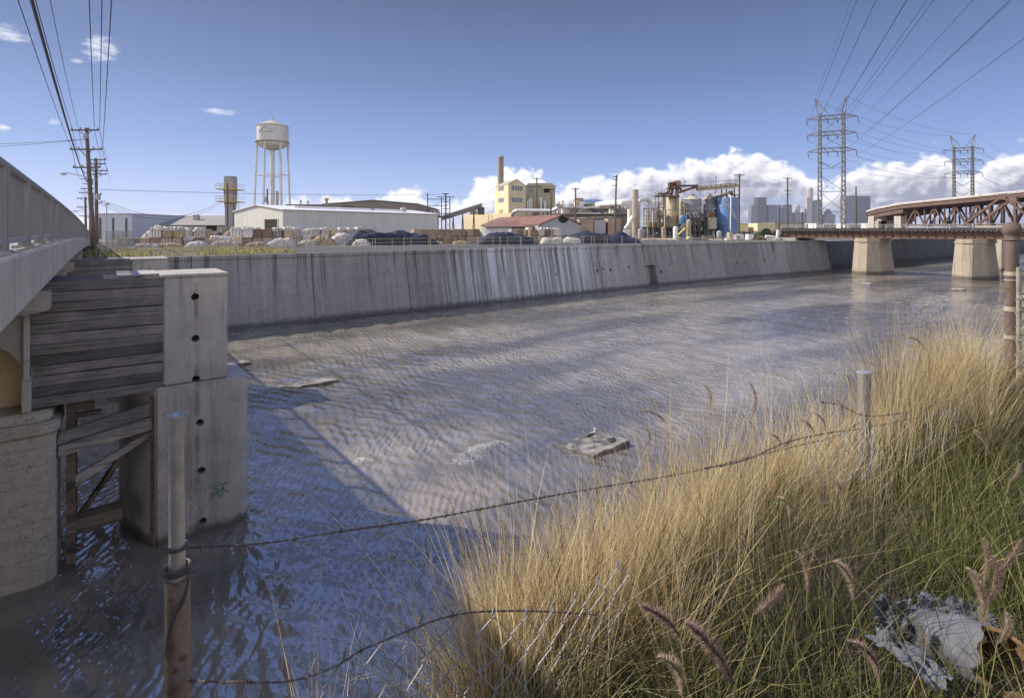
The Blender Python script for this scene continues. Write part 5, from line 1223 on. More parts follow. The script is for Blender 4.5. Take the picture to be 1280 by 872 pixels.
pallets(851, 3, 'low stack of wooden pallets in front of the yellow stair'); pallets(884, 5, 'taller pallet stack under the dark grey silo'); pallets(872, 2, 'pair of thin pallets between the two pallet stacks')
pallets(898, 3, 'pallet stack at the foot of the bright blue tank')
for i, (u, w, h, m, l) in enumerate(((925.5, 1.1, 1.1, WHITE, 'white cube tank beside the pole right of the blue tank'), (937, 1.3, 1.15, WHITE, 'second white cube tank standing clear of the pole'), (912, .7, 1.5, CREAM_D, 'tall narrow cream cabinet before the blue tank'), (917, .9, 1.2, RUSTW, 'rusty crate beside the cream cabinet'), (921, .8, 1.0, GREYSTEEL, 'grey steel box at the foot of the pole'), (862, .9, .6, CREAM, 'small cream crate before the blue machine housing'), (846, 1.2, .5, WHITE, 'low white bundle near the white upright drum'))):
    crate(u, 300, w, h, m, 'yard_crate', l, 'crate', Y=114 - (i % 3) * 2)
solo(MB().loft([[(X(u, 104), 104 + dy, GZ + dz) for dy, dz in ((-.5, .05), (.5, .05), (.6, .45), (-.6, .45))] for u in (907, 913)]), 'skip_tray', WHITE, 'white boat-shaped tray lying near the wall edge', 'tray', base=(X(910, 104), 104, GZ))
for k, (u, s, l) in enumerate(((818, 2.2, 'brown rubble heap below the white vessel'), (835, 1.6, 'small tan rubble heap left of the stair'), (870, 2.0, 'dark soil heap under the silo frame'), (893, 1.5, 'grey gravel heap next to the blue tank'))):
    heap((X(u, 108), 108), s * 2.2, s * 1.4, .5 * s * .6, (RUSTW, TANW, FRAME, GREYW)[k], 'rubble_heap', l, 'rubble heap', seed=60 + k)
# white valve pipe near the rail bridge
Yv = 112
solo(MB().tube([(X(957, Yv), Yv, GZ + .7), (X(966, Yv), Yv, GZ + .55), (X(970, Yv), Yv, GZ + .4)], .28, 8).tube([(X(971, Yv), Yv, GZ), (X(972.5, Yv), Yv, GZ + 2.0)], .28, 8).box(X(968, Yv), X(974, Yv), Yv - .5, Yv + .5, GZ, GZ + .4).tube([(X(974.5, Yv), Yv, GZ + .8), (X(974.5, Yv), Yv, GZ + 1.7)], .14, 6), 'valve_pipe', WHITE, 'white pipe with an upright valve by the end of the rail bridge', 'pipe', base=(X(966, Yv), Yv, GZ))
# distant low buildings behind the right yard
Y = 210
t = thing('low_warehouse', 'low cream warehouse with a dark arched entrance below the skyline', 'warehouse', (X(950, Y), Y, GZ))
part(MB().box(X(947, Y), X(969, Y), Y, Y + 20, GZ, Zv(279, Y)), 'wall', CREAM, t)
part(MB().loft([[(X(958, Y) + 2.2 * math.cos(math.pi * k / 8), y_, GZ + 2.6 * math.sin(math.pi * k / 8)) for k in range(9)] for y_ in (Y - .06, Y + .02)]), 'arched_door', DARK, t)
t = thing('low_warehouse', 'smaller cream warehouse left of the arched one', 'warehouse', (X(935, Y), Y, GZ))
part(MB().box(X(929, Y), X(941, Y), Y + 4, Y + 20, GZ, Zv(280, Y)), 'wall', CREAM, t)
part(MB().box(X(929, Y), X(941, Y), Y + 3.8, Y + 20, Zv(280, Y), Zv(279.3, Y)), 'roof', GREYW, t)
t = thing('low_warehouse', 'long dull brown warehouse stretching behind the girder bridge', 'warehouse', (X(985, 240), 240, GZ))
part(MB().box(X(969, 240), X(1006, 240), 240, 262, GZ, Zv(279, 240)), 'wall', CREAM_D, t)
part(MB().box(X(968.5, 240), X(1006.5, 240), 239.7, 262, Zv(279, 240), Zv(278.3, 240)), 'roof', GREYW, t)
t = thing('low_warehouse', 'pale roofed warehouse under the transmission tower', 'warehouse', (X(1050, 330), 330, GZ))
part(MB().box(X(1008, 330), X(1100, 330), 330, 350, GZ, Zv(280.5, 330)), 'wall', GREYW, t)
part(MB().box(X(1007, 330), X(1101, 330), 329.5, 350, Zv(280.5, 330), Zv(279, 330)), 'roof', ROOFW, t)
for u0, u1, l in ((1020, 1030, 'white flat shed left of the transmission tower feet'), (1056, 1062, 'white flat shed right of the transmission tower feet'), (1088, 1099, 'white flat shed by the concrete bridge pillar')):
    t = thing('small_shed', l, 'shed', (X(u0, 300), 300, GZ)); part(MB().box(X(u0, 300), X(u1, 300), 300, 308, GZ, Zv(280, 300)), 'wall', ROOFW, t); part(MB().box(X(u0, 300) - .2, X(u1, 300) + .2, 299.7, 308.2, Zv(280, 300), Zv(279.2, 300)), 'roof', WHITE, t)
# ------------------------------------------------------------------ skyline
YS = 3000.0
CITYM = {}
def citymat(n, c, px=14, pz=9, dark=.55):
    m = bpy.data.materials.new(n); m.use_nodes = True; g = NT(m.node_tree); b = g.n['Principled BSDF']
    co = g.node('ShaderNodeTexCoord').outputs['Object']; x, y, z = g.node('ShaderNodeSeparateXYZ', {0: co}).outputs
    a = g.step(g.m('ABSOLUTE', g.m('SUBTRACT', g.m('FRACT', g.m('MULTIPLY', g.m('ADD', x, y), 1 / px)), .5)), .2, .28)
    k = g.step(g.m('ABSOLUTE', g.m('SUBTRACT', g.m('FRACT', g.m('MULTIPLY', z, 1 / pz)), .5)), .22, .3)
    w = g.m('MAXIMUM', a, k)
    g.put(b.inputs['Base Color'], g.mix(w, tuple(q * dark for q in c) + (1,), (*c, 1))); b.inputs['Roughness'].default_value = .35; b.inputs['Specular IOR Level'].default_value = .4
    return m
CM = [citymat('tower_glass_blue', (.10, .125, .18)), citymat('tower_dark', (.07, .068, .08)), citymat('tower_pale', (.42, .39, .36)), citymat('tower_grey', (.17, .17, .19))]
def tower_b(label, boxes, m, dep=60):
    u0 = boxes[0][0]; u1 = boxes[0][1]
    t = thing('skyscraper', label, 'skyscraper', (X((u0 + u1) / 2, YS), YS, GZ))
    for i, bx in enumerate(boxes):
        a, b, v = bx[:3]; sh = bx[3] if len(bx) > 3 else 'box'; mm = bx[4] if len(bx) > 4 else m
        z0 = GZ if (len(bx) < 6) else Zv(bx[5], YS)
        q = MB(); d = max(X(b, YS) - X(a, YS), 20) * .8; yo = YS + i * 6.0
        if sh == 'box': q.hexa([(X(a, YS), yo, z0), (X(b, YS), yo, z0), (X(b, YS) - 5, yo + d, z0), (X(a, YS) - 5, yo + d, z0)], [(X(a, YS), yo, Zv(v, YS)), (X(b, YS), yo, Zv(v, YS)), (X(b, YS) - 5, yo + d, Zv(v, YS)), (X(a, YS) - 5, yo + d, Zv(v, YS))])
        elif sh == 'cyl': q.lathe((X((a + b) / 2, YS), yo + 20), [((X(b, YS) - X(a, YS)) / 2, z0), ((X(b, YS) - X(a, YS)) / 2, Zv(v + 1, YS)), ((X(b, YS) - X(a, YS)) / 2.2, Zv(v, YS))], 18)
        elif sh == 'slant': q.loft([[(X(a, YS), y_, z0), (X(a + 1.5, YS), y_, Zv(v, YS)), (X(b, YS), y_, Zv(v, YS)), (X(b, YS), y_, z0)] for y_ in (yo, yo + d)])
        part(q, 'shaft' if i == 0 else 'wing', mm, t)
    return t
tower_b('grey slope-sided skyscraper, first of the skyline right of the blue tank', [(938, 948, 256, 'slant'), (948.5, 957.5, 271.5, 'box', CM[2])], CM[3])
tower_b('tall dark flat-topped skyscraper second from the blue tank', [(947.2, 958.2, 246.6)], CM[1])
tower_b('brown and blue slab skyscraper third from the blue tank', [(961, 970, 256, 'box', CM[0]), (961, 964, 256.2, 'box', CM[1])], CM[0])
tower_b('slim pale skyscraper by the slim poles', [(970.5, 974.5, 256.5), (975.5, 979.5, 259, 'box', CM[0])], CM[3])
tower_b('wide blue-grey skyscraper behind the tall utility pole', [(979.5, 990, 256, 'box', CM[0]), (983, 990, 255.6, 'box', CM[1])], CM[0])
tower_b('short skyscraper topped with a pale round drum', [(994, 1006, 265.5, 'box', CM[3]), (997, 1003, 256, 'cyl', CM[2])], CM[3])
tower_b('tallest pale cylindrical skyscraper left of the transmission tower', [(1011, 1018.4, 234.5, 'cyl', CM[2]), (1009.3, 1013, 246.5, 'box', CM[2])], CM[2])
tower_b('ribbed grey skyscraper just behind the transmission tower legs', [(1017.5, 1027.5, 251, 'box', CM[3]), (1022, 1027, 250, 'box', CM[0])], CM[3])
tower_b('low stepped old skyscraper seen through the transmission tower', [(1031.5, 1044, 267.5, 'box', CM[3]), (1035, 1041, 264, 'box', CM[3]), (1037, 1039.6, 261, 'box', CM[3])], CM[3])
tower_b('broad blue glass skyscraper right of the transmission tower', [(1057.5, 1070.5, 244.6, 'box', CM[0]), (1057, 1060, 246, 'box', CM[2])], CM[0])
tower_b('broad dark skyscraper with a pale glass front, last on the right of the skyline', [(1071.5, 1088, 245.3, 'box', CM[1]), (1074.5, 1084, 252, 'box', CM[0])], CM[1])
# ------------------------------------------------------------------ shrubs on the far bank
def leafy(mb, c, rx, ry, rz_, n, s):
    for k in range(n):
        a = random.random() * 6.283; e = random.uniform(-.2, 1.57); q = random.random() ** .4
        p = Vector((c[0] + rx * q * math.cos(a) * math.cos(e), c[1] + ry * q * math.sin(a) * math.cos(e), c[2] + rz_ * q * math.sin(e) * (.8 + .4 * random.random())))
        d = Vector((random.gauss(0, 1), random.gauss(0, 1), random.gauss(0, 1))).normalized() * s * random.uniform(.6, 1.4); f_ = d.orthogonal().normalized() * s * .5
        mb.add([p - d, p + f_, p + d, p - f_], [(0, 1, 2, 3)])
LEAF = [mat('shrub_olive', (.10, .10, .045), var=.4, scale=2, rough=.9), mat('shrub_dark', (.035, .045, .03), var=.4, scale=2, rough=.9), mat('shrub_dry', (.22, .17, .10), var=.3, scale=2, rough=.9)]
def shrub(u, v, w, h, m, label, Y):
    t = thing('shrub', label, 'shrub', (X(u, Y), Y, GZ)); q = MB(); leafy(q, (X(u, Y), Y, GZ), w, w * .8, h, 900, .16)
    part(q, 'foliage', LEAF[m], t)
    s = MB()
    for k in range(5): s.tube([(X(u, Y) + random.uniform(-.2, .2), Y, GZ - .1), (X(u, Y) + random.uniform(-.6, .6) * w, Y, GZ + h * .7)], [.05, .02], 4)
    part(s, 'stem', POLE, t)
for u, w, h, m, Y, l in ((999, 2.6, 1.6, 2, 113, 'dry brown shrub at the end of the rail bridge'), (990, 2.2, 1.5, 0, 118, 'olive shrub left of the rail bridge end'), (1007, 2.0, 1.3, 0, 116, 'small olive shrub against the girder end'),
                          (930, 3.2, 1.5, 1, 150, 'dark shrub right of the blue tank pole'), (945, 3.6, 1.6, 1, 152, 'dark shrub below the smaller cream warehouse'), (958, 3.4, 1.9, 1, 150, 'dark shrub before the arched entrance'), (970, 3.4, 1.7, 1, 148, 'dark shrub behind the white valve pipe'), (981, 3, 1.6, 1, 146, 'dark shrub under the tall utility pole'),
                          (988, 2.0, 1.2, 2, 130, 'small dry shrub in front of the brown warehouse'), (948, 1.6, .8, 2, 112, 'low dry shrub left of the white valve pipe')):
    shrub(u, 0, w, h, m, l, Y)
# ------------------------------------------------------------------ rail bridge over the channel
DB = Vector((.69, -.72, 0)).normalized(); NBV = Vector((DB.y, -DB.x, 0))
if NBV.y > 0: NBV = -NBV                      # toward us
def G(s, off=0): return Vector((67, 103, 0)) + DB * s + NBV * off
t = thing('rail_bridge', 'low rusty plate girder rail bridge on battered concrete piers', 'bridge', tuple(G(0)))
def slab(s0, s1, o0, o1, z0, z1, mb=None):
    mb = mb or MB(); q = [G(s0, o0), G(s1, o0), G(s1, o1), G(s0, o1)]
    return mb.hexa([(p.x, p.y, z0) for p in q], [(p.x, p.y, z1) for p in q])
S0, S1 = -15, 75
for off in (2.2, -2.2):
    q = slab(S0, S1, off - .02, off + .02, 6.75, 7.78); slab(S0, S1, off - .25, off + .25, 6.62, 6.75, q); slab(S0, S1, off - .25, off + .25, 7.78, 7.88, q)
    part(q, 'girder', RUST, t)
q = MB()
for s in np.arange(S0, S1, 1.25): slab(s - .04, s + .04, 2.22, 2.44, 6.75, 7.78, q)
part(q, 'stiffener', mat('rust_painted_shade', (.07, .046, .036), var=.3), t)  # darker rust colour stands in for shade along the stiffener edges
q = MB()
for s in np.arange(S0, S1, .62): slab(s - .14, s + .14, -2.9, 2.9, 7.885, 8.2, q)
part(q, 'timber_tie', WOOD, t)
q = slab(S0, S1, 2.75, 2.95, 8.0, 8.45); slab(S0, S1, -2.9, 2.7, 8.205, 8.5, q)
part(q, 'ballast_curb', mat('tie_dark', (.06, .055, .055), var=.3, scale=2), t)
q = MB()
for h in (8.75, 9.1): q.beam(G(S0, 2.9) + Vector((0, 0, h)), G(S1, 2.9) + Vector((0, 0, h)), .07)
for s in np.arange(S0, S1, 3): q.beam(G(s, 2.9) + Vector((0, 0, 8.2)), G(s, 2.9) + Vector((0, 0, 9.15)), .12)
part(q, 'walkway_railing', GREYSTEEL, t)
def rpier(o, s, z1=6.62, dz=0, L_=7.0, hw=1.95):
    c = G(s, o); rr = .8 * c.x + .6 * c.y; pp = -.6 * c.x + .8 * c.y
    def ring(z, g_):
        P = [(-L_ / 2 - g_, -hw * .35), (-L_ / 2 - g_, hw * .35), (-L_ / 2 + 1.4, hw + g_), (L_ / 2 + g_, hw + g_), (L_ / 2 + g_, -hw - g_), (-L_ / 2 + 1.4, -hw - g_)]
        return [tuple(RP(rr + a, pp + b, z)) for a, b in P]
    return MB().loft([ring(-1.5, .75), ring(0, .55), ring(z1 - .7, .05), ring(z1 - .69, .25), ring(z1, .25)])
RP_C = mat('rail_pier_concrete', (.36, .31, .25), var=.15, scale=.5, fine=8, streak=.6, streakcol=(.13, .11, .09, 1), extra=wetband(.3, .9))
part(rpier(0, 0), 'pier', RP_C, t); part(rpier(0, 14.8), 'pier', RP_C, t); part(rpier(0, 29.6), 'pier', RP_C, t)
part(slab(S0 - 3, -12.2, -3, 3, 3, 6.6), 'abutment', CONC_B, t)
# ------------------------------------------------------------------ higher truss bridge behind it
t = thing('truss_bridge', 'higher brown deck truss bridge curving away behind the rail bridge', 'bridge', (88, 110, 0))
def TP(s, off=0): return Vector((98.6 + .167 * s + .985 * off, 138 - .985 * s + .167 * off, 0))
def tz(s): return 14.8 + .041 * s             # deck top
bot = 9.3
BRN = mat('brown_bridge_paint', (.135, .085, .07), rough=.7, var=.25, scale=1, streak=.4)
for off in (0, 7):
    q = MB(); Lh = 2.54; N_ = 14
    V = lambda s, z: TP(s, off) + Vector((0, 0, z))
    q.beam(V(0, bot), V(N_ * Lh, bot), .35).beam(V(0, tz(0) - 1.5), V(N_ * Lh, tz(N_ * Lh) - 1.5), .35)
    for k in range(N_ + 1): q.beam(V(k * Lh, bot), V(k * Lh, tz(k * Lh) - 1.5), .26)
    for k in range(N_):
        a, b = k * Lh, (k + 1) * Lh
        if k % 2: q.beam(V(a, tz(a) - 1.5), V(b, bot), .3)
        else: q.beam(V(a, bot), V(b, tz(b) - 1.5), .3)
    part(q, 'truss', BRN, t)
    for k in range(0, N_ + 1):
        z = tz(k * Lh) - 1.5 if k % 2 else bot; c_ = V(k * Lh, z); q = MB().loft([[c_ + Vector((dx * .98, dx * .167, 0)) + Vector((.167 * a, -.98 * a, b)) for a, b in ((-.5, -.4), (.5, -.4), (.5, .4), (-.5, .4))] for dx in (-.2, .2)])
        part(q, 'gusset_plate', BRN, t)
# heavier diagonals of the nearer end span
q = MB(); V = lambda s, z: TP(s, -3.0) + Vector((0, 0, z))
for a, b in (((17.5, bot), (25.5, 15.0)), ((20.5, bot), (27.4, 14.4)), ((25.5, 15.0), (32, bot)), ((27.2, 14.2), (35, 9.9)), ((25.5, 15.0), (40, 15.4)), ((28, bot), (28, 14.6)), ((23, bot), (23, 13.0))): q.beam(V(*a), V(*b), .42)
for s, z in ((25.5, 14.9), (27.6, 14.1), (32, bot + .3)): c_ = V(s, z); q.loft([[c_ + Vector((dx * .98, dx * .197, 0)) + Vector((.197 * a, -.98 * a, b)) for a, b in ((-.7, -.6), (.7, -.6), (.7, .6), (-.7, .6))] for dx in (-.28, .28)])
part(q, 'portal_brace', BRN, t)
path = [(128, 190, 12.2), (112, 172, 12.9), (103, 158, 13.5), (99.6, 148, 14.1)] + [(TP(s).x, TP(s).y, tz(s)) for s in (0, 9, 18, 27, 37)]
def deckloop(zo0, zo1, w0, w1):
    L_ = []
    for i, (x, y, z) in enumerate(path):
        a = Vector(path[max(i - 1, 0)][:2]); b = Vector(path[min(i + 1, len(path) - 1)][:2]); d = (b - a).normalized(); n = Vector((d.y, -d.x))
        if n.x > 0: n = -n                   # toward the left / us
        L_.append([(x + n.x * w0, y + n.y * w0, z + zo0), (x - n.x * w1, y - n.y * w1, z + zo0), (x - n.x * w1, y - n.y * w1, z + zo1), (x + n.x * w0, y + n.y * w0, z + zo1)])
    return L_
part(MB().loft(deckloop(-.35, 0, 1.4, 9)), 'deck', CONC, t)
part(MB().loft(deckloop(-1.3, -.36, 1.15, 8.6)), 'deck_girder', BRN, t)
part(MB().loft(deckloop(-2.4, -1.31, .9, 8)[:5]), 'plate_girder', BRN, t)
part(MB().loft(deckloop(.01, .12, 1.38, -1.28)), 'edge_curb', ROOFW, t)
for (u, w, Y_) in ((1097.5, 2.4, 152), (1105, 1.4, 150), (1130, 1.7, 139)):
    part(MB().box(X(u, Y_) - w / 2, X(u, Y_) + w / 2, Y_, Y_ + 2.4, 5.0, Zv(270, Y_)), 'pillar', CONC, t)
part(MB().box(X(1098, 150), X(1129, 150), 150, 151.5, 5.5, Zv(276, 150)), 'pier_wall', CONC_B, t)
for u0, u1, Yq in ((1239, 1249, 112), (1253, 1268, 108)):
    part(MB().loft([[(X(u0 - e, Yq), Yq, z), (X(u1 + e, Yq), Yq, z), (X(u1 + e, Yq) + 2, Yq + 6, z), (X(u0 - e, Yq) + 2, Yq + 6, z)] for z, e in ((-1.5, 2), (9.0, 0))]), 'pier', RP_C, t)
# ------------------------------------------------------------------ transmission towers
LINE = Vector((-.426, -.905, 0)); ARM = Vector((.905, -.426, 0))
LAT = mat('lattice_steel', (.20, .19, .18), rough=.6, var=.15, scale=.5, metal=.2)
T1, T2, T0 = Vector((110, 190, GZ)), Vector((X(1204, 265), 265, GZ)), Vector((-24, -95, GZ))
LV = [(Zv(144, 190), 7.6), (Zv(164, 190), 7.4), (Zv(185, 190), 7.2)]
def pylon(c, label):
    t = thing('transmission_tower', label, 'transmission tower', tuple(c))
    P = lambda a, l, z: Vector(c) + ARM * a + LINE * l + Vector((0, 0, z - GZ))
    W_ = 3.55; zt = LV[0][0] + .8
    for sg in (-1, 1):
        q = MB(); h = .62
        cs = [(sg * W_ + a, l) for a in (-h, h) for l in (-h, h)]
        for a, l in cs: q.beam(P(a, l, GZ), P(sg * W_ + (a - sg * W_) * .55, l * .55, zt), .27)
        n = 26
        for k in range(n):
            f0, f1 = k / n, (k + 1) / n; s0, s1 = 1 - .45 * f0, 1 - .45 * f1; z0_, z1_ = GZ + (zt - GZ) * f0, GZ + (zt - GZ) * f1
            for l in (-h, h):
                e = 1 if k % 2 else -1; q.beam(P(sg * W_ + e * h * s0, l * s0, z0_), P(sg * W_ - e * h * s1, l * s1, z1_), .24)
            for a in (-h, h):
                e = 1 if k % 2 else -1; q.beam(P(sg * W_ + a * s0, e * h * s0, z0_), P(sg * W_ + a * s1, -e * h * s1, z1_), .24)
        part(q, 'lattice_leg', LAT, t)
        q = MB(); hx = sg * (W_ + (1.0 if sg > 0 else 1.5)); ht = zt + 5.2
        for a in (-.5, .5): q.beam(P(sg * W_ + a, a, zt), P(hx, 0, ht), .22)
        q.beam(P(sg * W_ - sg * 2.4, 0, zt), P(hx, 0, ht), .24)
        part(q, 'horn', LAT, t)
    for z, hw in LV:
        q = MB()
        for l in (-.4, .4):
            q.beam(P(-hw, 0, z - 1.0), P(-W_, l, z), .24).beam(P(-W_, l, z), P(W_, l, z), .24).beam(P(W_, l, z), P(hw, 0, z - 1.0), .24)
            q.beam(P(-hw, 0, z - 1.0), P(-W_, l, z - 1.4), .19).beam(P(-W_, l, z - 1.4), P(W_, l, z - 1.4), .22).beam(P(W_, l, z - 1.4), P(hw, 0, z - 1.0), .19)
            for k in range(6): a = -W_ + 2 * W_ * k / 6; q.beam(P(a, l, z if k % 2 else z - 1.4), P(a + 2 * W_ / 6, l, z - 1.4 if k % 2 else z), .14)
        part(q, 'crossarm', LAT, t)
        for a in (-hw, hw, -1.2, 1.6):
            q = MB().tube([P(a, 0, z - 1.2), P(a + .25, 0, z - 2.9)], .14, 6); part(q, 'insulator', STEEL_D, t)
    q = MB()
    def xb(za, zb, w=.13): q.beam(P(-W_, 0, za), P(W_, 0, zb), w).beam(P(W_, 0, za), P(-W_, 0, zb), w)
    zs = [LV[2][0] - 9, LV[2][0] - 15, LV[2][0] - 22]
    q.beam(P(-W_, 0, LV[2][0] - 4.5), P(0, 0, LV[2][0] - 7), .24).beam(P(W_, 0, LV[2][0] - 4.5), P(0, 0, LV[2][0] - 7), .24)
    q.beam(P(-W_, 0, LV[2][0] - 7), P(W_, 0, LV[2][0] - 7), .12)
    xb(zs[0], zs[1]); xb(zs[1], zs[2]); xb(LV[2][0], LV[1][0] - 1, .11); xb(LV[1][0], LV[0][0] - 1, .11)
    for z in (zs[1], zs[2]): q.beam(P(-W_, 0, z), P(W_, 0, z), .22)
    zz = zs[2]
    for k in range(4): q.beam(P(-W_ + k * W_ / 2, 0, zz if k % 2 else zz - 5), P(-W_ + (k + 1) * W_ / 2, 0, zz - 5 if k % 2 else zz), .12)
    xb(zz - 5, GZ + 3, .12)
    part(q, 'cross_brace', LAT, t)
    return t
pylon(T1, 'taller lattice transmission tower rising beside the skyline')
pylon(T2, 'farther lattice transmission tower rising behind the truss bridge')
def wire_span(A, B, sag, r, n=24):
    A = Vector(A); B = Vector(B)
    return [A + (B - A) * (k / n) - Vector((0, 0, 4 * sag * (k / n) * (1 - k / n))) for k in range(n + 1)]
for i, (z, a) in enumerate([(z - 3.0, a) for z, hw in LV for a in (-hw, hw)] + [(LV[0][0] - 3, 1.6), (LV[1][0] - 3, -1.2), (LV[2][0] - 3, 1.6)] + [(LV[0][0] + 6, -5.05), (LV[0][0] + 6, 4.55)]):
    sh = i >= 9
    O = lambda T: T + ARM * a + Vector((0, 0, z - GZ))
    far = T2 + (T2 - T1).normalized() * 260
    q = MB().tube(wire_span(O(T0), O(T1), 3.5 if not sh else 2.4, 0, 40), .035 if not sh else .022, 4, False).tube(wire_span(O(T1), O(T2), 3.0, 0), .04, 4, False).tube(wire_span(O(T2), O(far), 9, 0), .045, 4, False)
    solo(q, 'transmission_cable', WIRE, 'one of the dark cables strung between the two lattice towers and off the top right' if not sh else 'thin earth cable strung between the tips of the two lattice towers', 'cable', base=tuple(O(T1)), group='transmission cables')
# ------------------------------------------------------------------ utility poles
def upole(u, vb, vt, Y, arms, label, r=.16, lean=0, lamp=None, trafo=None, axis=(1, 0), name='utility_pole', m=None):
    t = thing(name, label, 'utility pole', (X(u, Y), Y, GZ)); x0 = X(u, Y); x1 = X(u + lean, Y)
    part(MB().tube([(x0, Y, GZ - .3), (x1, Y, Zv(vt, Y))], [r * 1.25, r * .8], 8), 'pole', m or POLE, t, smooth=True)
    for v, ul, ur in arms:
        z = Zv(v, Y); xx = lambda q: X(q, Y)
        ar = part(MB().beam((xx(ul), Y - .15, z), (xx(ur), Y - .15, z), .13), 'crossarm', m or POLE, t)
        n = max(2, int((xx(ur) - xx(ul)) / .7) + 1); q = MB()
        for k in range(n): a = xx(ul) + .1 + (xx(ur) - xx(ul) - .2) * k / (n - 1); q.lathe((a, Y - .15), [(.05, z + .06), (.09, z + .12), (.05, z + .28)], 6)
        part(q, 'insulator', GREYSTEEL, ar)
        c = (xx(ul) + xx(ur)) / 2
        if xx(ur) - xx(ul) > 1.5: part(MB().beam((c - .7, Y - .12, z), (x1 + .0, Y - .12, z - .6), .05).beam((c + .7, Y - .12, z), (x1, Y - .12, z - .6), .05), 'arm_brace', STEEL_D, t)
    if lamp:
        v, ul = lamp; z = Zv(v, Y)
        la = part(MB().tube([(x1, Y, z - .3), (X(ul + 9, Y), Y, z + .12), (X(ul + 4, Y), Y, z)], .045, 6), 'lamp_arm', GREYSTEEL, t)
        part(MB().loft([[(X(ul, Y), Y - .1, z - .08), (X(ul, Y), Y + .1, z - .08), (X(ul, Y), Y + .1, z + .04), (X(ul, Y), Y - .1, z + .04)], [(X(ul + 3, Y), Y - .18, z - .1), (X(ul + 3, Y), Y + .18, z - .1), (X(ul + 3, Y), Y + .15, z + .12), (X(ul + 3, Y), Y - .15, z + .12)], [(X(ul + 7, Y), Y - .06, z - .02), (X(ul + 7, Y), Y + .06, z - .02), (X(ul + 7, Y), Y + .06, z + .1), (X(ul + 7, Y), Y - .06, z + .1)]]), 'lamp_head', GREYSTEEL, la)
    for (uu, v0, v1, rr) in (trafo or ()): part(MB().lathe((X(uu, Y), Y - .3), [(rr * .9, Zv(v1, Y)), (rr, Zv(v1, Y) + .05), (rr, Zv(v0, Y) - .1), (rr * .7, Zv(v0, Y))], 10), 'transformer', GREYSTEEL, t)
    return t
upole(117.5, 305, 160, 55, [(163, 90, 125), (187, 89, 129), (209.5, 93, 127)], 'tallest utility pole with three crossarms at the end of the road bridge', .19, -9.5, lamp=(217.5, 76), trafo=[(110, 166, 174, .22)])
upole(121, 303, 198, 79, [(200, 112, 133.5), (205, 114, 132.5), (213.5, 111, 135.5), (218, 112, 134), (243, 117, 128), (253, 113, 129)], 'second utility pole with stacked crossarms and transformers right beside the tallest', .21, -1, trafo=[(124.5, 243, 250, .3), (116, 244, 251, .3), (116, 224, 230, .25)])
upole(107.5, 296, 246, 105, [(241, 99, 114), (248, 97, 113), (259, 97, 110), (236, 102, 118)], 'shorter utility pole left of the tallest, farther down the road', .2, -.8, lamp=(264, 91))
upole(112.5, 296, 222, 140, [(224, 101, 120), (230, 104, 116), (270, 100, 112)], 'farthest utility pole, mostly hidden behind the tallest one', .2, -.3)
upole(671, 300, 222, 160, [(223.5, 666, 676)], 'utility pole with a single crossarm in front of the cream factory', .22)
upole(688.5, 300, 238, 115, [], 'bare dark pole rising through the red-roofed shed', .17)
upole(719.5, 300, 235, 140, [(236, 714, 724)], 'pole with a short crossarm before the blue-roofed hall', .22)
upole(768.5, 296, 219, 118, [(221, 766.3, 772.5), (225, 766, 772.5), (232, 765, 771.5)], 'dark pole with three small crossarms at the bend of the white duct', .2, 2)
upole(923.2, 300, 217.5, 118, [(219, 917, 930)], 'pole with one crossarm standing just right of the blue tank', .22, 1.2)
upole(984.3, 300, 222, 170, [(223, 979, 989.5), (238.5, 980, 989), (243, 981, 988.5)], 'tall pole with three crossarms in front of the skyline', .25, .2)
upole(974, 300, 256, 150, [], 'short bare pole left of the tall three-armed pole', .2)
upole(1003, 300, 265, 140, [], 'short bare pole over the end of the rail bridge', .2)
upole(1070, 300, 233, 200, [], 'bare mast in front of the broad blue glass skyscraper', .28)
# wires along the road, passing over the camera's left
p1 = lambda u, v: at(u, v, 55); p2 = lambda u, v: at(u, v, 79)
def prevp(u, v, Yp=-6):                      # the same wire above the near bank pole (out of frame)
    a = at(u, v, 55); r = .8 * a.x + .6 * a.y; return RP(r, -12, a.z + .4)
lw = 0
for (u, v, r, sg) in ((90.5, 161, .02, .9), (98, 161, .014, .9), (118, 161, .02, .9), (124.5, 161, .02, .9), (90, 185.5, .016, .9), (128, 185.5, .018, .9)):
    q = MB().tube(wire_span(prevp(u, v), p1(u, v), sg, 0, 36), r, 4, False).tube(wire_span(p1(u, v), p2(u + (121 - 110) * .9, v + 38), .5, 0), .02, 4, False)
    solo(q, 'power_line', WIRE, 'one of the thin dark wires running from the poles over the road bridge', 'wire', base=tuple(p1(u, v)), group='wires over the road bridge')
q = MB().tube(wire_span(prevp(103, 216), p1(104.5, 218), .7, 0, 36), .040, 6, False).tube(wire_span(p1(104.5, 218), p2(116, 230), .5, 0), .05, 6, False)
solo(q, 'communication_cable', WIRE, 'thick black cable, heaviest of the lines running to the tallest pole', 'cable', base=tuple(p1(104, 218)))
for i, (ya, yb, l) in enumerate(((174, 179, 'slack wire leaving the tallest pole leftward, upper of the pair'), (174, 187, 'slack wire leaving the tallest pole leftward, lower of the pair'))):
    solo(MB().tube(wire_span(at(108, ya, 55), at(-160, yb + 2, 50), .25, 0), .02, 4, False), 'service_wire', WIRE, l, 'wire', base=tuple(at(108, ya, 55)))
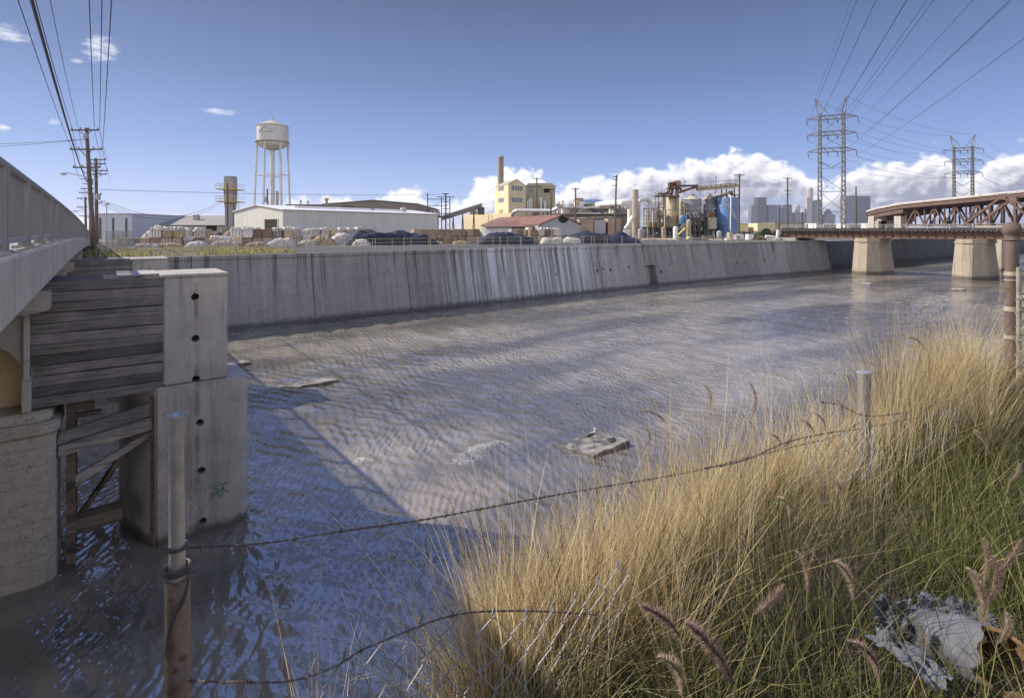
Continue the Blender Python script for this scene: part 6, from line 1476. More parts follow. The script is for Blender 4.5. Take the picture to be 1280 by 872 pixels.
for (u0, v0, Y0, u1, v1, Y1, sg, l) in ((124, 237, 79, 560, 243, 136, .4, 'long thin wire crossing behind the vent tower and the water tower'), (128, 250, 79, 277, 250, 117, 2.9, 'upper sagging drop cable from the second pole to the vent tower'), (128, 253, 79, 277, 253, 117, 3.0, 'lower sagging drop cable from the second pole to the vent tower'), (126, 255, 79, 186, 272, 120, .6, 'short drop wire from the second pole to the long shed')):
    solo(MB().tube(wire_span(at(u0, v0, Y0), at(u1, v1, Y1), sg, 0), .03, 4, False), 'service_wire', WIRE, l, 'wire', base=tuple(at(u0, v0, Y0)))
# ------------------------------------------------------------------ near bank: fence
def fp(u, v, p): Y = Yp(u, p); return at(u, v, Y)
t = thing('fence_post', 'rusty two-part pipe post with curled wire ends on top, nearest the camera', 'fence post', tuple(fp(222, 900, 1.66)))
b0 = fp(222.5, 852, 1.66); Yq = b0.y
px_ = Yq / F
def ax(u, v): return at(u, v, Yq)
PIPE_L = mat('lower_pipe', (.25, .19, .15), rough=.55, var=.4, scale=14, fine=120, metal=.35, rust=.4, rustcol=(.13, .075, .05), bump=.1)
PIPE_U = mat('upper_pipe', (.46, .43, .39), rough=.38, var=.35, scale=10, fine=90, metal=.55, rust=.30, rustcol=(.22, .18, .155), bump=.03)
part(MB().tube([ax(222.5, 1000), ax(222, 850), ax(222, 722)], 14.2 * px_, 20), 'lower_pipe', PIPE_L, t, smooth=True)
part(MB().tube([ax(221.5, 724), ax(220.5, 640), ax(219.8, 522)], [9.6 * px_, 9.1 * px_, 8.6 * px_], 18), 'upper_pipe', PIPE_U, t, smooth=True)
part(MB().lathe((ax(219.8, 524).x, Yq), [(8.7 * px_, ax(0, 524).z), (9.2 * px_, ax(0, 522).z), (9.2 * px_, ax(0, 518).z), (7.5 * px_, ax(0, 517).z)], 18), 'cap', STEEL, t)
BW = mat('barbed_wire_steel', (.13, .105, .095), rough=.6, var=.3, scale=30, metal=.4)
GW = mat('galvanised_wire', (.30, .30, .31), rough=.65, var=.3, scale=30, metal=.2, rust=.3)
q = MB()
for s in (-1, 1):
    q.tube([ax(219.8 + s * a, b) for a, b in ((-3, 519), (4, 517), (8, 514.8), (11.5, 514.2), (14.5, 516), (15.5, 519.5))], 1.3 * px_, 6)
part(q, 'wire_hook', GW, t)
q = MB()
def helix(c, r, z0, z1, turns, n=20): return [Vector((c.x + r * math.cos(2 * math.pi * k / n), c.y + r * math.sin(2 * math.pi * k / n), z0 + (z1 - z0) * k / (turns * n))) for k in range(int(turns * n) + 1)]
c_ = ax(221.5, 0)
q.tube(helix(c_, 11 * px_, ax(0, 686).z, ax(0, 681).z, 2.2), 1.3 * px_, 5)
q.tube(helix(c_, 14.5 * px_, ax(0, 716).z, ax(0, 706).z, 3.3), 1.4 * px_, 5)
q.tube([at(u, v, Yq - 17 * px_) for u, v in ((236, 708), (237, 722), (231, 748), (222, 765), (212, 783), (209, 800), (207, 820), (211, 826), (213, 812), (213, 792), (218, 772), (232, 738), (237, 716), (246, 712))], 1.3 * px_, 5)
part(q, 'tie_wire', BW, t)

def barbed(name, pts, label, r=.0018, barb=.125, m=None):
    P = [fp(*p) for p in pts]
    # resample with a smooth curve
    D = [0.0]
    for a, b in zip(P[:-1], P[1:]): D.append(D[-1] + (b - a).length)
    L_ = D[-1]; N_ = int(L_ / .006)
    def C_(s):
        i = max(0, min(len(P) - 2, int(np.searchsorted(D, s, side='right')) - 1)); f_ = (s - D[i]) / max(1e-6, D[i + 1] - D[i])
        a0 = P[max(i - 1, 0)]; a1 = P[i]; a2 = P[i + 1]; a3 = P[min(i + 2, len(P) - 1)]
        return .5 * ((2 * a1) + (a2 - a0) * f_ + (2 * a0 - 5 * a1 + 4 * a2 - a3) * f_ ** 2 + (3 * a1 - a0 - 3 * a2 + a3) * f_ ** 3)
    cs = [C_(L_ * k / N_) for k in range(N_ + 1)]
    mb = MB()
    for ph in (0, math.pi):
        path = []
        for k, c in enumerate(cs):
            T = (cs[min(k + 1, N_)] - cs[max(k - 1, 0)]).normalized(); s = T.cross(Vector((0, 0, 1))).normalized(); u_ = s.cross(T); a = k * .006 / .055 * math.pi * 2 + ph
            path.append(c + (s * math.cos(a) + u_ * math.sin(a)) * r * 1.05)
        mb.tube(path, r, 5)
    t = thing(name, label, 'barbed wire', tuple(P[0]))
    part(mb, 'strand', m or BW, t, smooth=True)
    k = .05
    while k < L_:
        c = C_(k); T = (C_(min(k + .01, L_)) - C_(max(k - .01, 0))).normalized(); o = random.random() * 3
        s = T.cross(Vector((0, 0, 1))).normalized(); u_ = s.cross(T); q = MB()
        q.tube([c + T * (j * .0022 - .007) + (s * math.cos(j * 1.2 + o) + u_ * math.sin(j * 1.2 + o)) * r * 2.6 for j in range(8)], r * .75, 4)
        for e in range(4):
            a = o + e * 1.57 + random.uniform(-.3, .3); d = s * math.cos(a) + u_ * math.sin(a); q.tube([c + T * random.uniform(-.006, .006), c + d * .019 + T * random.uniform(-.006, .006)], [r * .8, r * .3], 4)
        part(q, 'barb', m or BW, t); k += barb * random.uniform(.88, 1.12)
barbed('barbed_wire', [(229, 684, 1.66), (260, 683, 1.66), (335, 678, 1.66), (410, 666, 1.66), (475, 657, 1.66), (530, 649, 1.66), (600, 636, 1.66), (680, 621, 1.64), (760, 607, 1.62), (850, 592, 1.6), (930, 573, 1.56), (1000, 556, 1.52), (1045, 545, 1.5), (1074, 528, 1.46)], 'long rusty barbed wire strand sloping up from the two-part post across the grass')
barbed('barbed_wire', [(236, 851, 1.62), (300, 852, 1.27), (365, 850, 1.27), (420, 832, 1.27), (450, 813, 1.27), (480, 800, 1.27), (530, 780, 1.27), (560, 770, 1.27), (600, 764, 1.27), (660, 763, 1.27), (720, 766, 1.27), (745, 768, 1.27)], 'lower slack barbed wire looping along the top of the collapsed chain-link', r=.0014)
barbed('barbed_wire', [(1025, 502, 1.5), (1050, 506, 1.48), (1080, 519, 1.42), (1120, 517, 1.4), (1160, 508, 1.38), (1196, 497, 1.36), (1230, 478, 1.3), (1263, 455, 1.25)], 'short barbed wire strand between the bare pipe post and the ball-topped post')
barbed('barbed_wire', [(880, 585, 1.35), (930, 575, 1.36), (985, 552, 1.4), (1040, 540, 1.4), (1080, 535, 1.4), (1140, 523, 1.38), (1200, 512, 1.34)], 'second barbed wire strand low in the grass beside the bare pipe post')
# bare pipe post
Yb = Yp(1080, 1.45)
t = thing('fence_post', 'plain grey pipe post standing in the dry grass, right of centre', 'fence post', tuple(at(1080, 640, Yb)))
wq = 7.4 * Yb / F
part(MB().tube([at(1079, 660, Yb), at(1080.5, 466, Yb)], wq, 18), 'pipe', mat('grey_pipe', (.30, .29, .28), rough=.5, var=.25, scale=9, fine=70, metal=.5, rust=.3, rustcol=(.16, .13, .11)), t, smooth=True)
part(MB().lathe((at(1080.5, 0, Yb).x, Yb), [(wq * 1.0, at(0, 467, Yb).z), (wq * 1.12, at(0, 466.5, Yb).z), (wq * 1.12, at(0, 464.5, Yb).z), (wq * .9, at(0, 463.8, Yb).z)], 18), 'cap', STEEL, t)
# ball-topped corner post with bands and a gate edge
Yc = Yp(1265, 1.22); pc = Yc / F
t = thing('fence_post', 'thick brown corner post with a ball cap and pale clamp bands', 'fence post', tuple(at(1265, 560, Yc)))
part(MB().tube([at(1265, 580, Yc), at(1265, 297, Yc)], 7.0 * pc, 22), 'pipe', RUST_POST, t, smooth=True)
cc = at(1265, 287.5, Yc)
part(MB().lathe((cc.x, cc.y), [(6.9 * pc, at(0, 301, Yc).z), (8.6 * pc, at(0, 300, Yc).z), (7.6 * pc, at(0, 297.2, Yc).z)] + [(10.2 * pc * math.cos(a), cc.z + 10.2 * pc * math.sin(a)) for a in (-.72, -.55, -.25, 0, .3, .6, .9, 1.2, 1.5)], 22), 'ball_cap', RUST_POST, t, smooth=True)
BAND = mat('clamp_band', (.40, .37, .30), rough=.6, var=.25, scale=12, metal=.3, rust=.2)
for v, h in ((342, 5), (386, 6), (421, 4.5), (350, 1.6)):
    q = MB().lathe((at(1265, 0, Yc).x, Yc), [(7.0 * pc, at(0, v + h / 2, Yc).z), (7.9 * pc, at(0, v + h / 2, Yc).z), (7.9 * pc, at(0, v - h / 2, Yc).z), (7.0 * pc, at(0, v - h / 2, Yc).z)], 22)
    if h > 3: q.box(at(1265, 0, Yc).x + 5 * pc, at(1265, 0, Yc).x + 16 * pc, Yc - 9 * pc, Yc - 6 * pc, at(0, v + h / 2 + 1, Yc).z, at(0, v - h / 2 + 1, Yc).z)
    part(q, 'clamp_band', BAND, t, bevel=.001, seg=1)
t = thing('gate', 'edge of a chain-link gate hung beside the ball-topped post', 'gate', tuple(at(1274, 560, Yc)))
part(MB().tube([at(1273.5, 570, Yc - .12), at(1273.5, 334, Yc - .12)], 2.6 * pc, 10).tube([at(1273.5, 372, Yc - .12), at(1330, 372, Yc - .4)], 3.4 * pc, 8).tube([at(1330, 570, Yc - .4), at(1330, 334, Yc - .4)], 3.6 * pc, 8), 'gate_frame', mat('greenish_gate_tube', (.26, .24, .20), rough=.6, var=.3, scale=9), t, smooth=True)
q = MB()
for k in range(10):
    v = 372 + k * 17; q.tube([at(1269, v + 3, Yc - .17), at(1273.5, v, Yc - .2), at(1278, v - 4, Yc - .12), at(1300, v - 9, Yc - .25)], 0.8 * pc, 4)
for k in range(16):
    for s in (0, 1): q.tube([at(1275 + (55 if s else 0), 372 + 14 * k, Yc - (.3 if s else .14)), at(1330 - (55 if s else 0), 412 + 14 * k, Yc - (.14 if s else .3))], 0.55 * pc, 4)
part(q, 'wire_mesh', GW, t)
part(MB().box(at(1277, 0, Yc).x, at(1300, 0, Yc).x, Yc - .06, Yc - .04, at(0, 560, Yc).z, at(0, 350, Yc).z), 'screen_strip', mat('green_screen', (.045, .10, .075), var=.3, scale=6), t)
# chain link: a limp sheet of zigzag wires
def chain_link(top, drop, label, cell=.052, rw=.0023, noise=.05, lean=.0, seed=0, m=None):
    """top: list of 3D points of the sheet's upper edge"""
    P = [Vector(p) for p in top]; D = [0]
    for a, b in zip(P[:-1], P[1:]): D.append(D[-1] + (b - a).length)
    def T_(s):
        i = max(0, min(len(P) - 2, int(np.searchsorted(D, s, side='right')) - 1)); f_ = (s - D[i]) / max(1e-6, D[i + 1] - D[i]); return P[i].lerp(P[i + 1], f_)
    nrm = Vector((.6, -.8, 0)); along = Vector((.8, .6, 0))
    def S(s, d):
        a = np.array([s * 3.1 + seed]); b = np.array([d * 3.3])
        n1 = float(fbm(a, b, 40 + seed, 3)[0]); n2 = float(fbm(a + 7, b, 50 + seed, 3)[0])
        return T_(max(0, min(D[-1], s))) + Vector((0, 0, -d)) + nrm * (n1 * noise * 3 + lean * d) + along * n2 * noise
    mb = MB(); n = int(D[-1] / (cell)); rows = int(drop / (cell))
    for i in range(n):
        path = []
        for j in range(rows + 1):
            s = (i + (.5 if (i + j) % 2 else -.5) * 1.05) * cell; d = j * cell
            c = S(s, d); path.append(c + nrm * (.003 if (i + j) % 2 else -.003))
            if j == 0: path.insert(0, c + Vector((0, 0, .022)) + along * .006)
        mb.tube(path, rw, 4)
    return solo(mb, 'chain_link_mesh', m or GW, label, 'chain-link mesh', base=tuple(P[0]), smooth=True)
chain_link([fp(u, v, 1.26) for u, v in ((395, 846), (425, 834), (452, 816), (480, 803), (530, 783), (560, 773), (600, 768), (660, 768), (720, 745), (760, 715), (792, 690))], .62, 'collapsed galvanised chain-link mesh at the bottom edge under the slack wire', noise=.035, seed=1)
chain_link([fp(u, v, 1.22) for u, v in ((1000, 545), (1040, 540), (1085, 535), (1140, 523), (1180, 512), (1200, 503), (1215, 520))], .26, 'chain-link mesh sagging beside the plain grey pipe post', noise=.06, seed=4, rw=.0016)
q = MB().tube([fp(u, v, 1.45) for u, v in ((740, 765), (775, 782), (800, 792), (830, 808), (850, 811), (862, 800), (864, 775), (856, 745), (842, 728))], .0032, 5).tube([fp(u, v, 1.42) for u, v in ((800, 690), (806, 730), (803, 760), (798, 795))], .003, 5)
solo(q, 'loose_wire', GW, 'loose end of pale fence wire curling in the grass past the slack strand', 'wire', base=tuple(fp(800, 800, 1.45)))
# ------------------------------------------------------------------ grass
def blades(name, base, length, azim, lean, curl, width, tint, m, label=None, seg=4, twist=None):
    N = len(length); k = np.linspace(0, 1, seg + 1)
    ang = lean[:, None] + curl[:, None] * k[None, :] ** 1.4            # angle from vertical along the blade
    ds = length[:, None] / seg
    dx = np.sin(ang) * ds; dz = np.cos(ang) * ds
    h = np.concatenate([np.zeros((N, 1)), np.cumsum(dx[:, :-1], 1)], 1); zz = np.concatenate([np.zeros((N, 1)), np.cumsum(dz[:, :-1], 1)], 1)
    cx, cy = np.cos(azim)[:, None], np.sin(azim)[:, None]
    tw = azim + np.pi / 2 + (twist if twist is not None else RNG.uniform(-1.2, 1.2, N))
    wob = RNG.normal(0, .012, (N, seg + 1)) * length[:, None] * k[None, :]
    Xc = base[:, 0:1] + h * cx - wob * cy; Yc_ = base[:, 1:2] + h * cy + wob * cx; Zc = base[:, 2:3] + zz
    w = width[:, None] * (1 - k[None, :] ** 1.6 * .88) * .5
    wx, wy = np.cos(tw)[:, None] * w, np.sin(tw)[:, None] * w
    V = np.stack([np.stack([Xc - wx, Yc_ - wy, Zc], -1), np.stack([Xc + wx, Yc_ + wy, Zc], -1)], 2)   # N,seg+1,2,3
    nv = N * (seg + 1) * 2; me = bpy.data.meshes.new(name)
    me.vertices.add(nv); me.vertices.foreach_set('co', V.reshape(-1).astype(np.float32))
    b = (np.arange(N) * (seg + 1) * 2)[:, None] + np.arange(seg)[None, :] * 2
    q = np.stack([b, b + 1, b + 3, b + 2], -1).reshape(-1)
    me.loops.add(len(q)); me.loops.foreach_set('vertex_index', q.astype(np.int32))
    me.polygons.add(len(q) // 4); me.polygons.foreach_set('loop_start', np.arange(0, len(q), 4, dtype=np.int32))
    me.update(calc_edges=True)
    a = me.attributes.new('tint', 'FLOAT', 'POINT'); a.data.foreach_set('value', np.repeat(tint, (seg + 1) * 2).astype(np.float32))
    me.materials.append(m)
    o = bpy.data.objects.new(name, me); C.objects.link(o); o['kind'] = 'stuff'
    if label: o['label'] = label
    return o
def grassmat(name, cols, trans=.5, rough=.6):
    m = bpy.data.materials.new(name); m.use_nodes = True; g = NT(m.node_tree); g.n.clear()
    t = g.node('ShaderNodeAttribute', attribute_name='tint').outputs['Fac']
    r = g.node('ShaderNodeValToRGB', {0: t}); cr = r.color_ramp
    for i, c in enumerate(cols):
        e = cr.elements[i] if i < 2 else cr.elements.new(i / (len(cols) - 1))
    for i, c in enumerate(cols): cr.elements[i].position = i / (len(cols) - 1); cr.elements[i].color = (*c, 1)
    d = g.node('ShaderNodeBsdfPrincipled', {'Base Color': r.outputs[0], 'Roughness': rough, 'Specular IOR Level': .25})
    tr = g.node('ShaderNodeBsdfTranslucent', {'Color': r.outputs[0]})
    mx = g.node('ShaderNodeMixShader', {0: trans, 1: d.outputs[0], 2: tr.outputs[0]})
    g.l.new(mx.outputs[0], g.node('ShaderNodeOutputMaterial').inputs[0]); return m
G_DRY = grassmat('dry_grass_straw', [(.10, .07, .042), (.45, .33, .16), (.77, .615, .33), (.92, .81, .56)])
G_GRN = grassmat('green_grass', [(.028, .042, .012), (.115, .145, .036), (.24, .245, .075), (.52, .45, .22)])
G_DEAD = grassmat('dead_brush', [(.09, .07, .06), (.15, .115, .10), (.22, .18, .16)], .15)
def nz(r, p): return 6.52 + .20 * fbm(r * .9, p * .9, 8, 3) + .05 * np.sin(r * .7) + .10 * np.clip((r - 4) / 3, 0, 1)
def tussocks(N, r0, r1, p0, p1, per, dens=None, rpow=1.0, spread=.06, pmax=NB + .05):
    """blades growing in tussocks that lean outward; also gives each tussock its own vigour and tone"""
    nc = max(1, N // per)
    cr_ = r0 + (r1 - r0) * RNG.random(nc * 3) ** rpow; cp = RNG.uniform(p0, p1, nc * 3)
    if dens is not None:
        k = RNG.random(nc * 3) < dens(cr_, cp); cr_, cp = cr_[k], cp[k]
    cr_, cp = cr_[:nc], cp[:nc]; nc = len(cr_)
    i = RNG.integers(0, nc, N); sz = RNG.uniform(.6, 1.6, nc)[i]
    a = RNG.uniform(0, 2 * np.pi, N); q = np.abs(RNG.normal(0, spread, N)) * sz
    r = cr_[i] + q * np.cos(a); p = np.minimum(cp[i] + q * np.sin(a), pmax)
    vig = np.clip(RNG.normal(1, .30, nc), .4, 1.6)[i]; tone = RNG.normal(0, .20, nc)[i]
    lean = np.clip(q / spread * .26 + np.abs(RNG.normal(0, .08, N)), 0, 1.1)
    return np.stack([.8 * r - .6 * p, .6 * r + .8 * p, nz(r, p) - .02], -1), r, p, a + AR + RNG.normal(0, .9, N), lean, vig, tone
def edge0(r): return 1.42 - .05 * np.exp(-((r - .9) / .65) ** 2) + .10 * np.clip((r - 4) / 4, 0, 1)
def dryness(r, p): return np.clip((p - edge0(r) - .5 * fbm(r * 1.1, p * 1.1, 71, 3)) / .22, 0, 1)
lowleft = lambda r: np.clip((r - .78) / .7, .05, 1.0)
U = lambda a, b, n: RNG.uniform(a, b, n)
# tall straw along the edge
N = 26000
b, r, p, az_, ln, vg, tn = tussocks(N, .42, 13, 1.02, NB + .05, 85, lambda r, p: np.clip(.04 + dryness(r, p), 0, 1) * lowleft(r), 1.3, .07)
L_ = np.clip(RNG.normal(.45, .13, N), .14, .85) * vg * np.interp(r, [0, 3, 4.5, 6, 9], [.9, .95, 1.15, 1.35, 1.3])
blades('dry_grass', b, L_, az_, ln + np.abs(RNG.normal(.02, .06, N)), np.abs(RNG.normal(.30, .35, N)), U(.0016, .0044, N), np.clip(RNG.normal(.55, .33, N) + tn, 0, 1), G_DRY, 'tall straw-coloured dry grass along the edge of the near bank')
# broken, matted straw
N = 20000
b, r, p, az_, ln, vg, tn = tussocks(N, .42, 13, .95, NB + .06, 40, lambda r, p: np.clip(dryness(r, p), 0, 1) * lowleft(r), 1.3, .08)
blades('straw_thatch', b, U(.12, .40, N) * vg, az_, ln + np.abs(RNG.normal(.35, .4, N)), RNG.normal(.9, .8, N), U(.002, .005, N), np.clip(RNG.normal(.55, .28, N) + tn, 0, 1), G_DRY, 'matted straw under the tall dry grass', seg=5)
# fine upright wisps
N = 2000
b, r, p, az_, ln, vg, tn = tussocks(N, .45, 12, 1.1, NB + .05, 10, None, 1.25, .05)
blades('grass_wisps', b, U(.62, 1.05, N) * np.where(r < 1.2, .72, 1), az_, ln * .5, np.abs(RNG.normal(.15, .25, N)), U(.0014, .0026, N), np.clip(RNG.normal(.75, .2, N), 0, 1), G_DRY, 'thin upright wisps of dry grass', seg=6)
# green grass in front
N = 50000
b, r, p, az_, ln, vg, tn = tussocks(N, .45, 10, -1.3, 1.5, 55, lambda r, p: np.clip(1.0 - .93 * dryness(r, p), 0, 1) * np.clip((r - .3) / .6, .0, 1) * (1 - .9 * np.exp(-((r - 2.28) / .30) ** 2 - ((p - .60) / .24) ** 2)), 1.3, .075)
blades('green_grass', b, np.clip(RNG.normal(.34, .10, N), .10, .62) * vg, az_, ln, np.abs(RNG.normal(.75, .6, N)), U(.0022, .0054, N), np.clip(RNG.normal(.42, .30, N) + tn + .4 * (RNG.random(N) < .12), 0, 1), G_GRN, 'green grass covering the near bank')
# arching long green-straw blades
N = 4200
b, r, p, az_, ln, vg, tn = tussocks(N, .5, 9, -.9, 1.4, 14, None, 1.3, .05)
blades('arching_grass', b, U(.40, .80, N), az_, ln + .1, U(.6, 2.0, N), U(.002, .0042, N), np.clip(RNG.normal(.58, .3, N), 0, 1), G_GRN, 'long arching blades over the green grass', seg=7)
# dead brown stems, tangled
N = 9000
def dd(r, p): return np.clip(np.exp(-((r - 2.2) / .8) ** 2 - ((p - 1.12) / .28) ** 2) * 1.4 + .05, 0, 1)
b, r, p, az_, ln, vg, tn = tussocks(N, .45, 8, -.6, 1.5, 26, dd, 1.2, .08)
blades('dead_stems', b, U(.2, .52, N), az_, ln + np.abs(RNG.normal(.3, .4, N)), RNG.normal(.7, 1.1, N), U(.0018, .004, N), RNG.random(N), G_DEAD, 'tangle of dead brown stems among the grass', seg=6)
# low tufts on the far bank
N = 9000
r = RNG.uniform(-4, 15.5, N); p = RNG.uniform(52.5, 72, N); k = fbm(r * .5, p * .5, 91, 3) > -.03; r, p = r[k], p[k]; N = len(r)
b = np.stack([.8 * r - .6 * p, .6 * r + .8 * p, np.full(N, 6.05)], -1)
blades('bank_weeds', b, RNG.uniform(.12, .42, N), RNG.uniform(0, 6.28, N), np.abs(RNG.normal(.3, .2, N)), np.abs(RNG.normal(.5, .4, N)), RNG.uniform(.04, .10, N), np.clip(RNG.normal(.72, .3, N), 0, 1), G_GRN, 'weedy tufts on the far bank below the paper bales', seg=2)
# ------------------------------------------------------------------ feathery seed plumes
PLM = grassmat('plume_hair', [(.30, .19, .16), (.44, .31, .26), (.58, .46, .40)], .45)
PLS = grassmat('plume_straw', [(.45, .34, .24), (.58, .46, .34), (.70, .60, .48)], .45)
def plume(u, v, Y, L_, dirx, dirz, fat, m, label, stem=.6, curve=.2):
    c = at(u, v, Y); d = Vector((dirx, random.uniform(-.15, .15), dirz)).normalized()
    t = thing('seed_plume', label, 'seed plume', tuple(c), group=None)
    n = 14; side = d.cross(Vector((0, 1, 0))).normalized()
    P = [c + d * L_ * (k / n - .5) + side * curve * L_ * ((k / n - .5) ** 2) for k in range(n + 1)]
    root = P[0]; gz = 6.5; ST = []
    for k in range(9):
        f_ = k / 8; h = root.z - gz; ST.append(Vector((root.x - d.x * h * (.35 * f_ * f_ + .1 * f_), root.y + .05 * f_, root.z - h * f_)))
    q = MB().tube(P + [], .0012, 4).tube(ST, .0016, 4); 
    so = part(q, 'stalk', mat('plume_stalk', (.30, .26, .13), bump=0) if 'plume_stalk' not in bpy.data.materials else bpy.data.materials['plume_stalk'], t)
    N = int(620 * L_ / .15 * (fat / .02) ** .3); k = RNG.random(N); i = np.clip((k * n).astype(int), 0, n - 1); f_ = k * n - i
    A = np.array([tuple(x) for x in P]); base = A[i] * (1 - f_[:, None]) + A[i + 1] * f_[:, None]
    env = np.sin(np.pi * np.clip(k * .93 + .05, 0, 1)) ** .5
    mb = MB(); dd_ = np.array(d)
    a = RNG.uniform(0, 6.283, N); s1 = np.array(side); s2 = np.cross(dd_, s1)
    out = s1 * np.cos(a)[:, None] + s2 * np.sin(a)[:, None]
    tip = base + (out * 1.0 + dd_ * RNG.uniform(.5, 1.3, N)[:, None]) * (fat * env * RNG.uniform(.6, 1.25, N))[:, None]
    wv = np.cross(out, dd_) * .0011
    V = np.stack([base - wv, base + wv, tip], 1).reshape(-1, 3)
    V = V - np.array(OFF[t.name])
    me = bpy.data.meshes.new('bristles'); me.from_pydata(V.tolist(), [], [(3 * j, 3 * j + 1, 3 * j + 2) for j in range(N)])
    at_ = me.attributes.new('tint', 'FLOAT', 'POINT'); at_.data.foreach_set('value', np.repeat(RNG.random(N), 3).astype(np.float32)); me.materials.append(m)
    o = bpy.data.objects.new('bristles', me); C.objects.link(o); o.parent = t; OFF[o.name] = OFF[t.name]
PL = [  # u, v, Y, length, dir, fatness, kind, label
    (818, 516, 2.6, .13, (-1, .45), .013, 0, 'arched purplish seed plume standing clear against the water'),
    (812, 548, 2.5, .10, (.1, 1), .012, 0, 'short upright purplish plume just below the arched one over the water'),
    (888, 494, 2.9, .13, (-.25, 1), .015, 1, 'pale tan plume leaning left above the dry grass'),
    (945, 498, 3.0, .18, (-.08, 1), .016, 0, 'tall purple plume among pale stems left of the grey pipe post'),
    (972, 548, 2.8, .09, (-.6, .7), .014, 0, 'curled pinkish plume low in the grass left of the grey pipe post'),
    (986, 552, 2.8, .08, (.5, .7), .012, 0, 'small curled plume beside the curled pinkish one'),
    (1012, 531, 3.0, .11, (-.7, .7), .012, 0, 'drooping purple plume nearer the grey pipe post'),
    (1028, 524, 3.1, .12, (-.55, .8), .013, 0, 'second drooping purple plume touching the grey pipe post side'),
    (1063, 480, 3.5, .13, (-.12, 1), .012, 0, 'slim upright purple plume immediately left of the grey pipe post top'),
    (1145, 424, 4.4, .20, (-1, .55), .014, 0, 'dark plume leaning out over the water before the tall pale grass'),
    (1053, 510, 3.2, .11, (-.3, 1), .012, 0, 'purple plume in front of the grey pipe post'),
    (985, 632, 2.2, .09, (-.4, .8), .016, 1, 'fluffy tan plume in the middle of the green grass'),
    (1008, 712, 1.9, .13, (-.25, 1), .015, 1, 'straight cream plume rising from the green grass'),
    (962, 752, 1.7, .13, (.75, .65), .024, 0, 'fat pinkish plume leaning right in the green grass'),
    (830, 772, 1.55, .15, (-.75, .62), .022, 0, 'blurred pink-brown plume leaning left near the bottom edge'),
    (893, 812, 1.5, .20, (-.62, .78), .026, 0, 'largest pink-brown plume at the bottom edge'),
    (848, 838, 1.5, .12, (-.5, .8), .02, 1, 'tan plume cut by the bottom edge'),
    (935, 690, 2.0, .13, (-.35, .9), .015, 0, 'thin mauve plume left of the straight cream one'),
    (1062, 722, 1.9, .16, (-.45, .9), .018, 1, 'long tan plume leaning left above the grey torn sheet'),
    (1090, 820, 1.6, .16, (-.6, .8), .017, 0, 'brown plume in front of the grey torn sheet'),
    (1228, 745, 1.8, .20, (-.25, 1), .022, 1, 'tall tan plume left of the bushy plume cluster above the broken tube'),
    (1246, 730, 1.85, .17, (.25, 1), .024, 0, 'bushy pink plume above the broken tube'),
    (1262, 700, 1.9, .15, (.5, .8), .022, 0, 'broad pink plume at the right edge above the broken tube'),
    (1234, 700, 2.0, .17, (-.1, 1), .018, 1, 'pale plume behind the bushy pink one'),
    (1258, 788, 1.6, .09, (.4, .9), .02, 1, 'small blurred plume over the mouth of the broken tube'),
    (1272, 592, 2.6, .10, (.35, .9), .017, 1, 'cream plume at the right edge below the corner post'),
    (1226, 545, 3.0, .09, (-.5, .6), .016, 1, 'fluffy cream plume in the grass left of the corner post'),
    (1050, 610, 2.5, .09, (-.3, .9), .014, 0, 'mauve plume below the chain-link by the grey pipe post'),
]
for (u, v, Y, L_, d, fat, k, lab) in PL: plume(u, v, Y, L_, d[0], d[1], fat, PLS if k else PLM, lab, curve=random.uniform(.2, .9))
# ------------------------------------------------------------------ rubbish in the grass, bottom right
TORN = mat('torn_grey_sheet', (.13, .14, .17), rough=.85, var=.3, scale=7, fine=60, bump=.6)
TUBEM = mat('grey_cardboard', (.135, .142, .168), rough=.85, var=.35, scale=6, fine=60, rust=.1, rustcol=(.5, .48, .45))
CARD = mat('brown_cardboard', (.17, .105, .06), rough=.9, var=.3, scale=12)
t = thing('cardboard_tube', 'broken grey cardboard tube with a brown torn mouth at the right bottom edge', 'tube', tuple(at(1230, 820, 1.75)))
a0, a1 = at(1150, 785, 2.02), at(1253, 826, 1.70); dv = (a1 - a0).normalized(); s1 = dv.cross(Vector((0, 0, 1))).normalized(); s2 = s1.cross(dv)
def tb(k, j, R0):
    a = 2 * math.pi * j / 30; f_ = k / 14; n_ = fbm(np.array([a * 1.5]), np.array([f_ * 4]), 3, 3)[0]
    R1 = R0 * (1 + .40 * n_ - .40 * max(0, math.sin(a)) * max(0, .55 - f_)); e = (.02 * math.sin(a * 3) + .012 * math.sin(a * 7 + 1)) if k == 14 else 0
    return a0 + dv * ((a1 - a0).length * f_ + e) + (s1 * math.cos(a) + s2 * math.sin(a)) * R1
part(MB().loft([[tb(k, j, .085) for j in range(30)] for k in range(15)], caps=False), 'shell', TUBEM, t, smooth=True)
part(MB().loft([[tb(k, j, .073) for j in range(30)] for k in range(4, 15)] , caps=False), 'inner_wall', CARD, t, smooth=True)
o_ = MB(); A_ = [tb(14, j, .085) for j in range(30)]; B_ = [tb(14, j, .073) for j in range(30)]; o_.loft([A_, B_], caps=False); part(o_, 'torn_rim', CARD, t)
def crumple(c, ex, ey, nx, ny, amp, seed, up=Vector((0, 0, 1)), fray=.25):
    ex, ey = Vector(ex), Vector(ey); n = ex.cross(ey).normalized()
    if n.z < 0: n = -n
    def fn(i, j):
        a, b = i / (nx - 1) - .5, j / (ny - 1) - .5
        h = fbm(np.array([a * 5 + seed]), np.array([b * 5]), seed, 4)[0]; h2 = abs(fbm(np.array([a * 3 + seed]), np.array([b * 3 + 2]), seed + 3, 3)[0])
        e = 1 + fray * fbm(np.array([a * 9]), np.array([b * 9]), seed + 9, 2)[0] * 2
        return Vector(c) + ex * a * e + ey * b * e + n * amp * (h * 1.3 - h2 * 1.6)
    return MB().grid(fn, nx, ny)
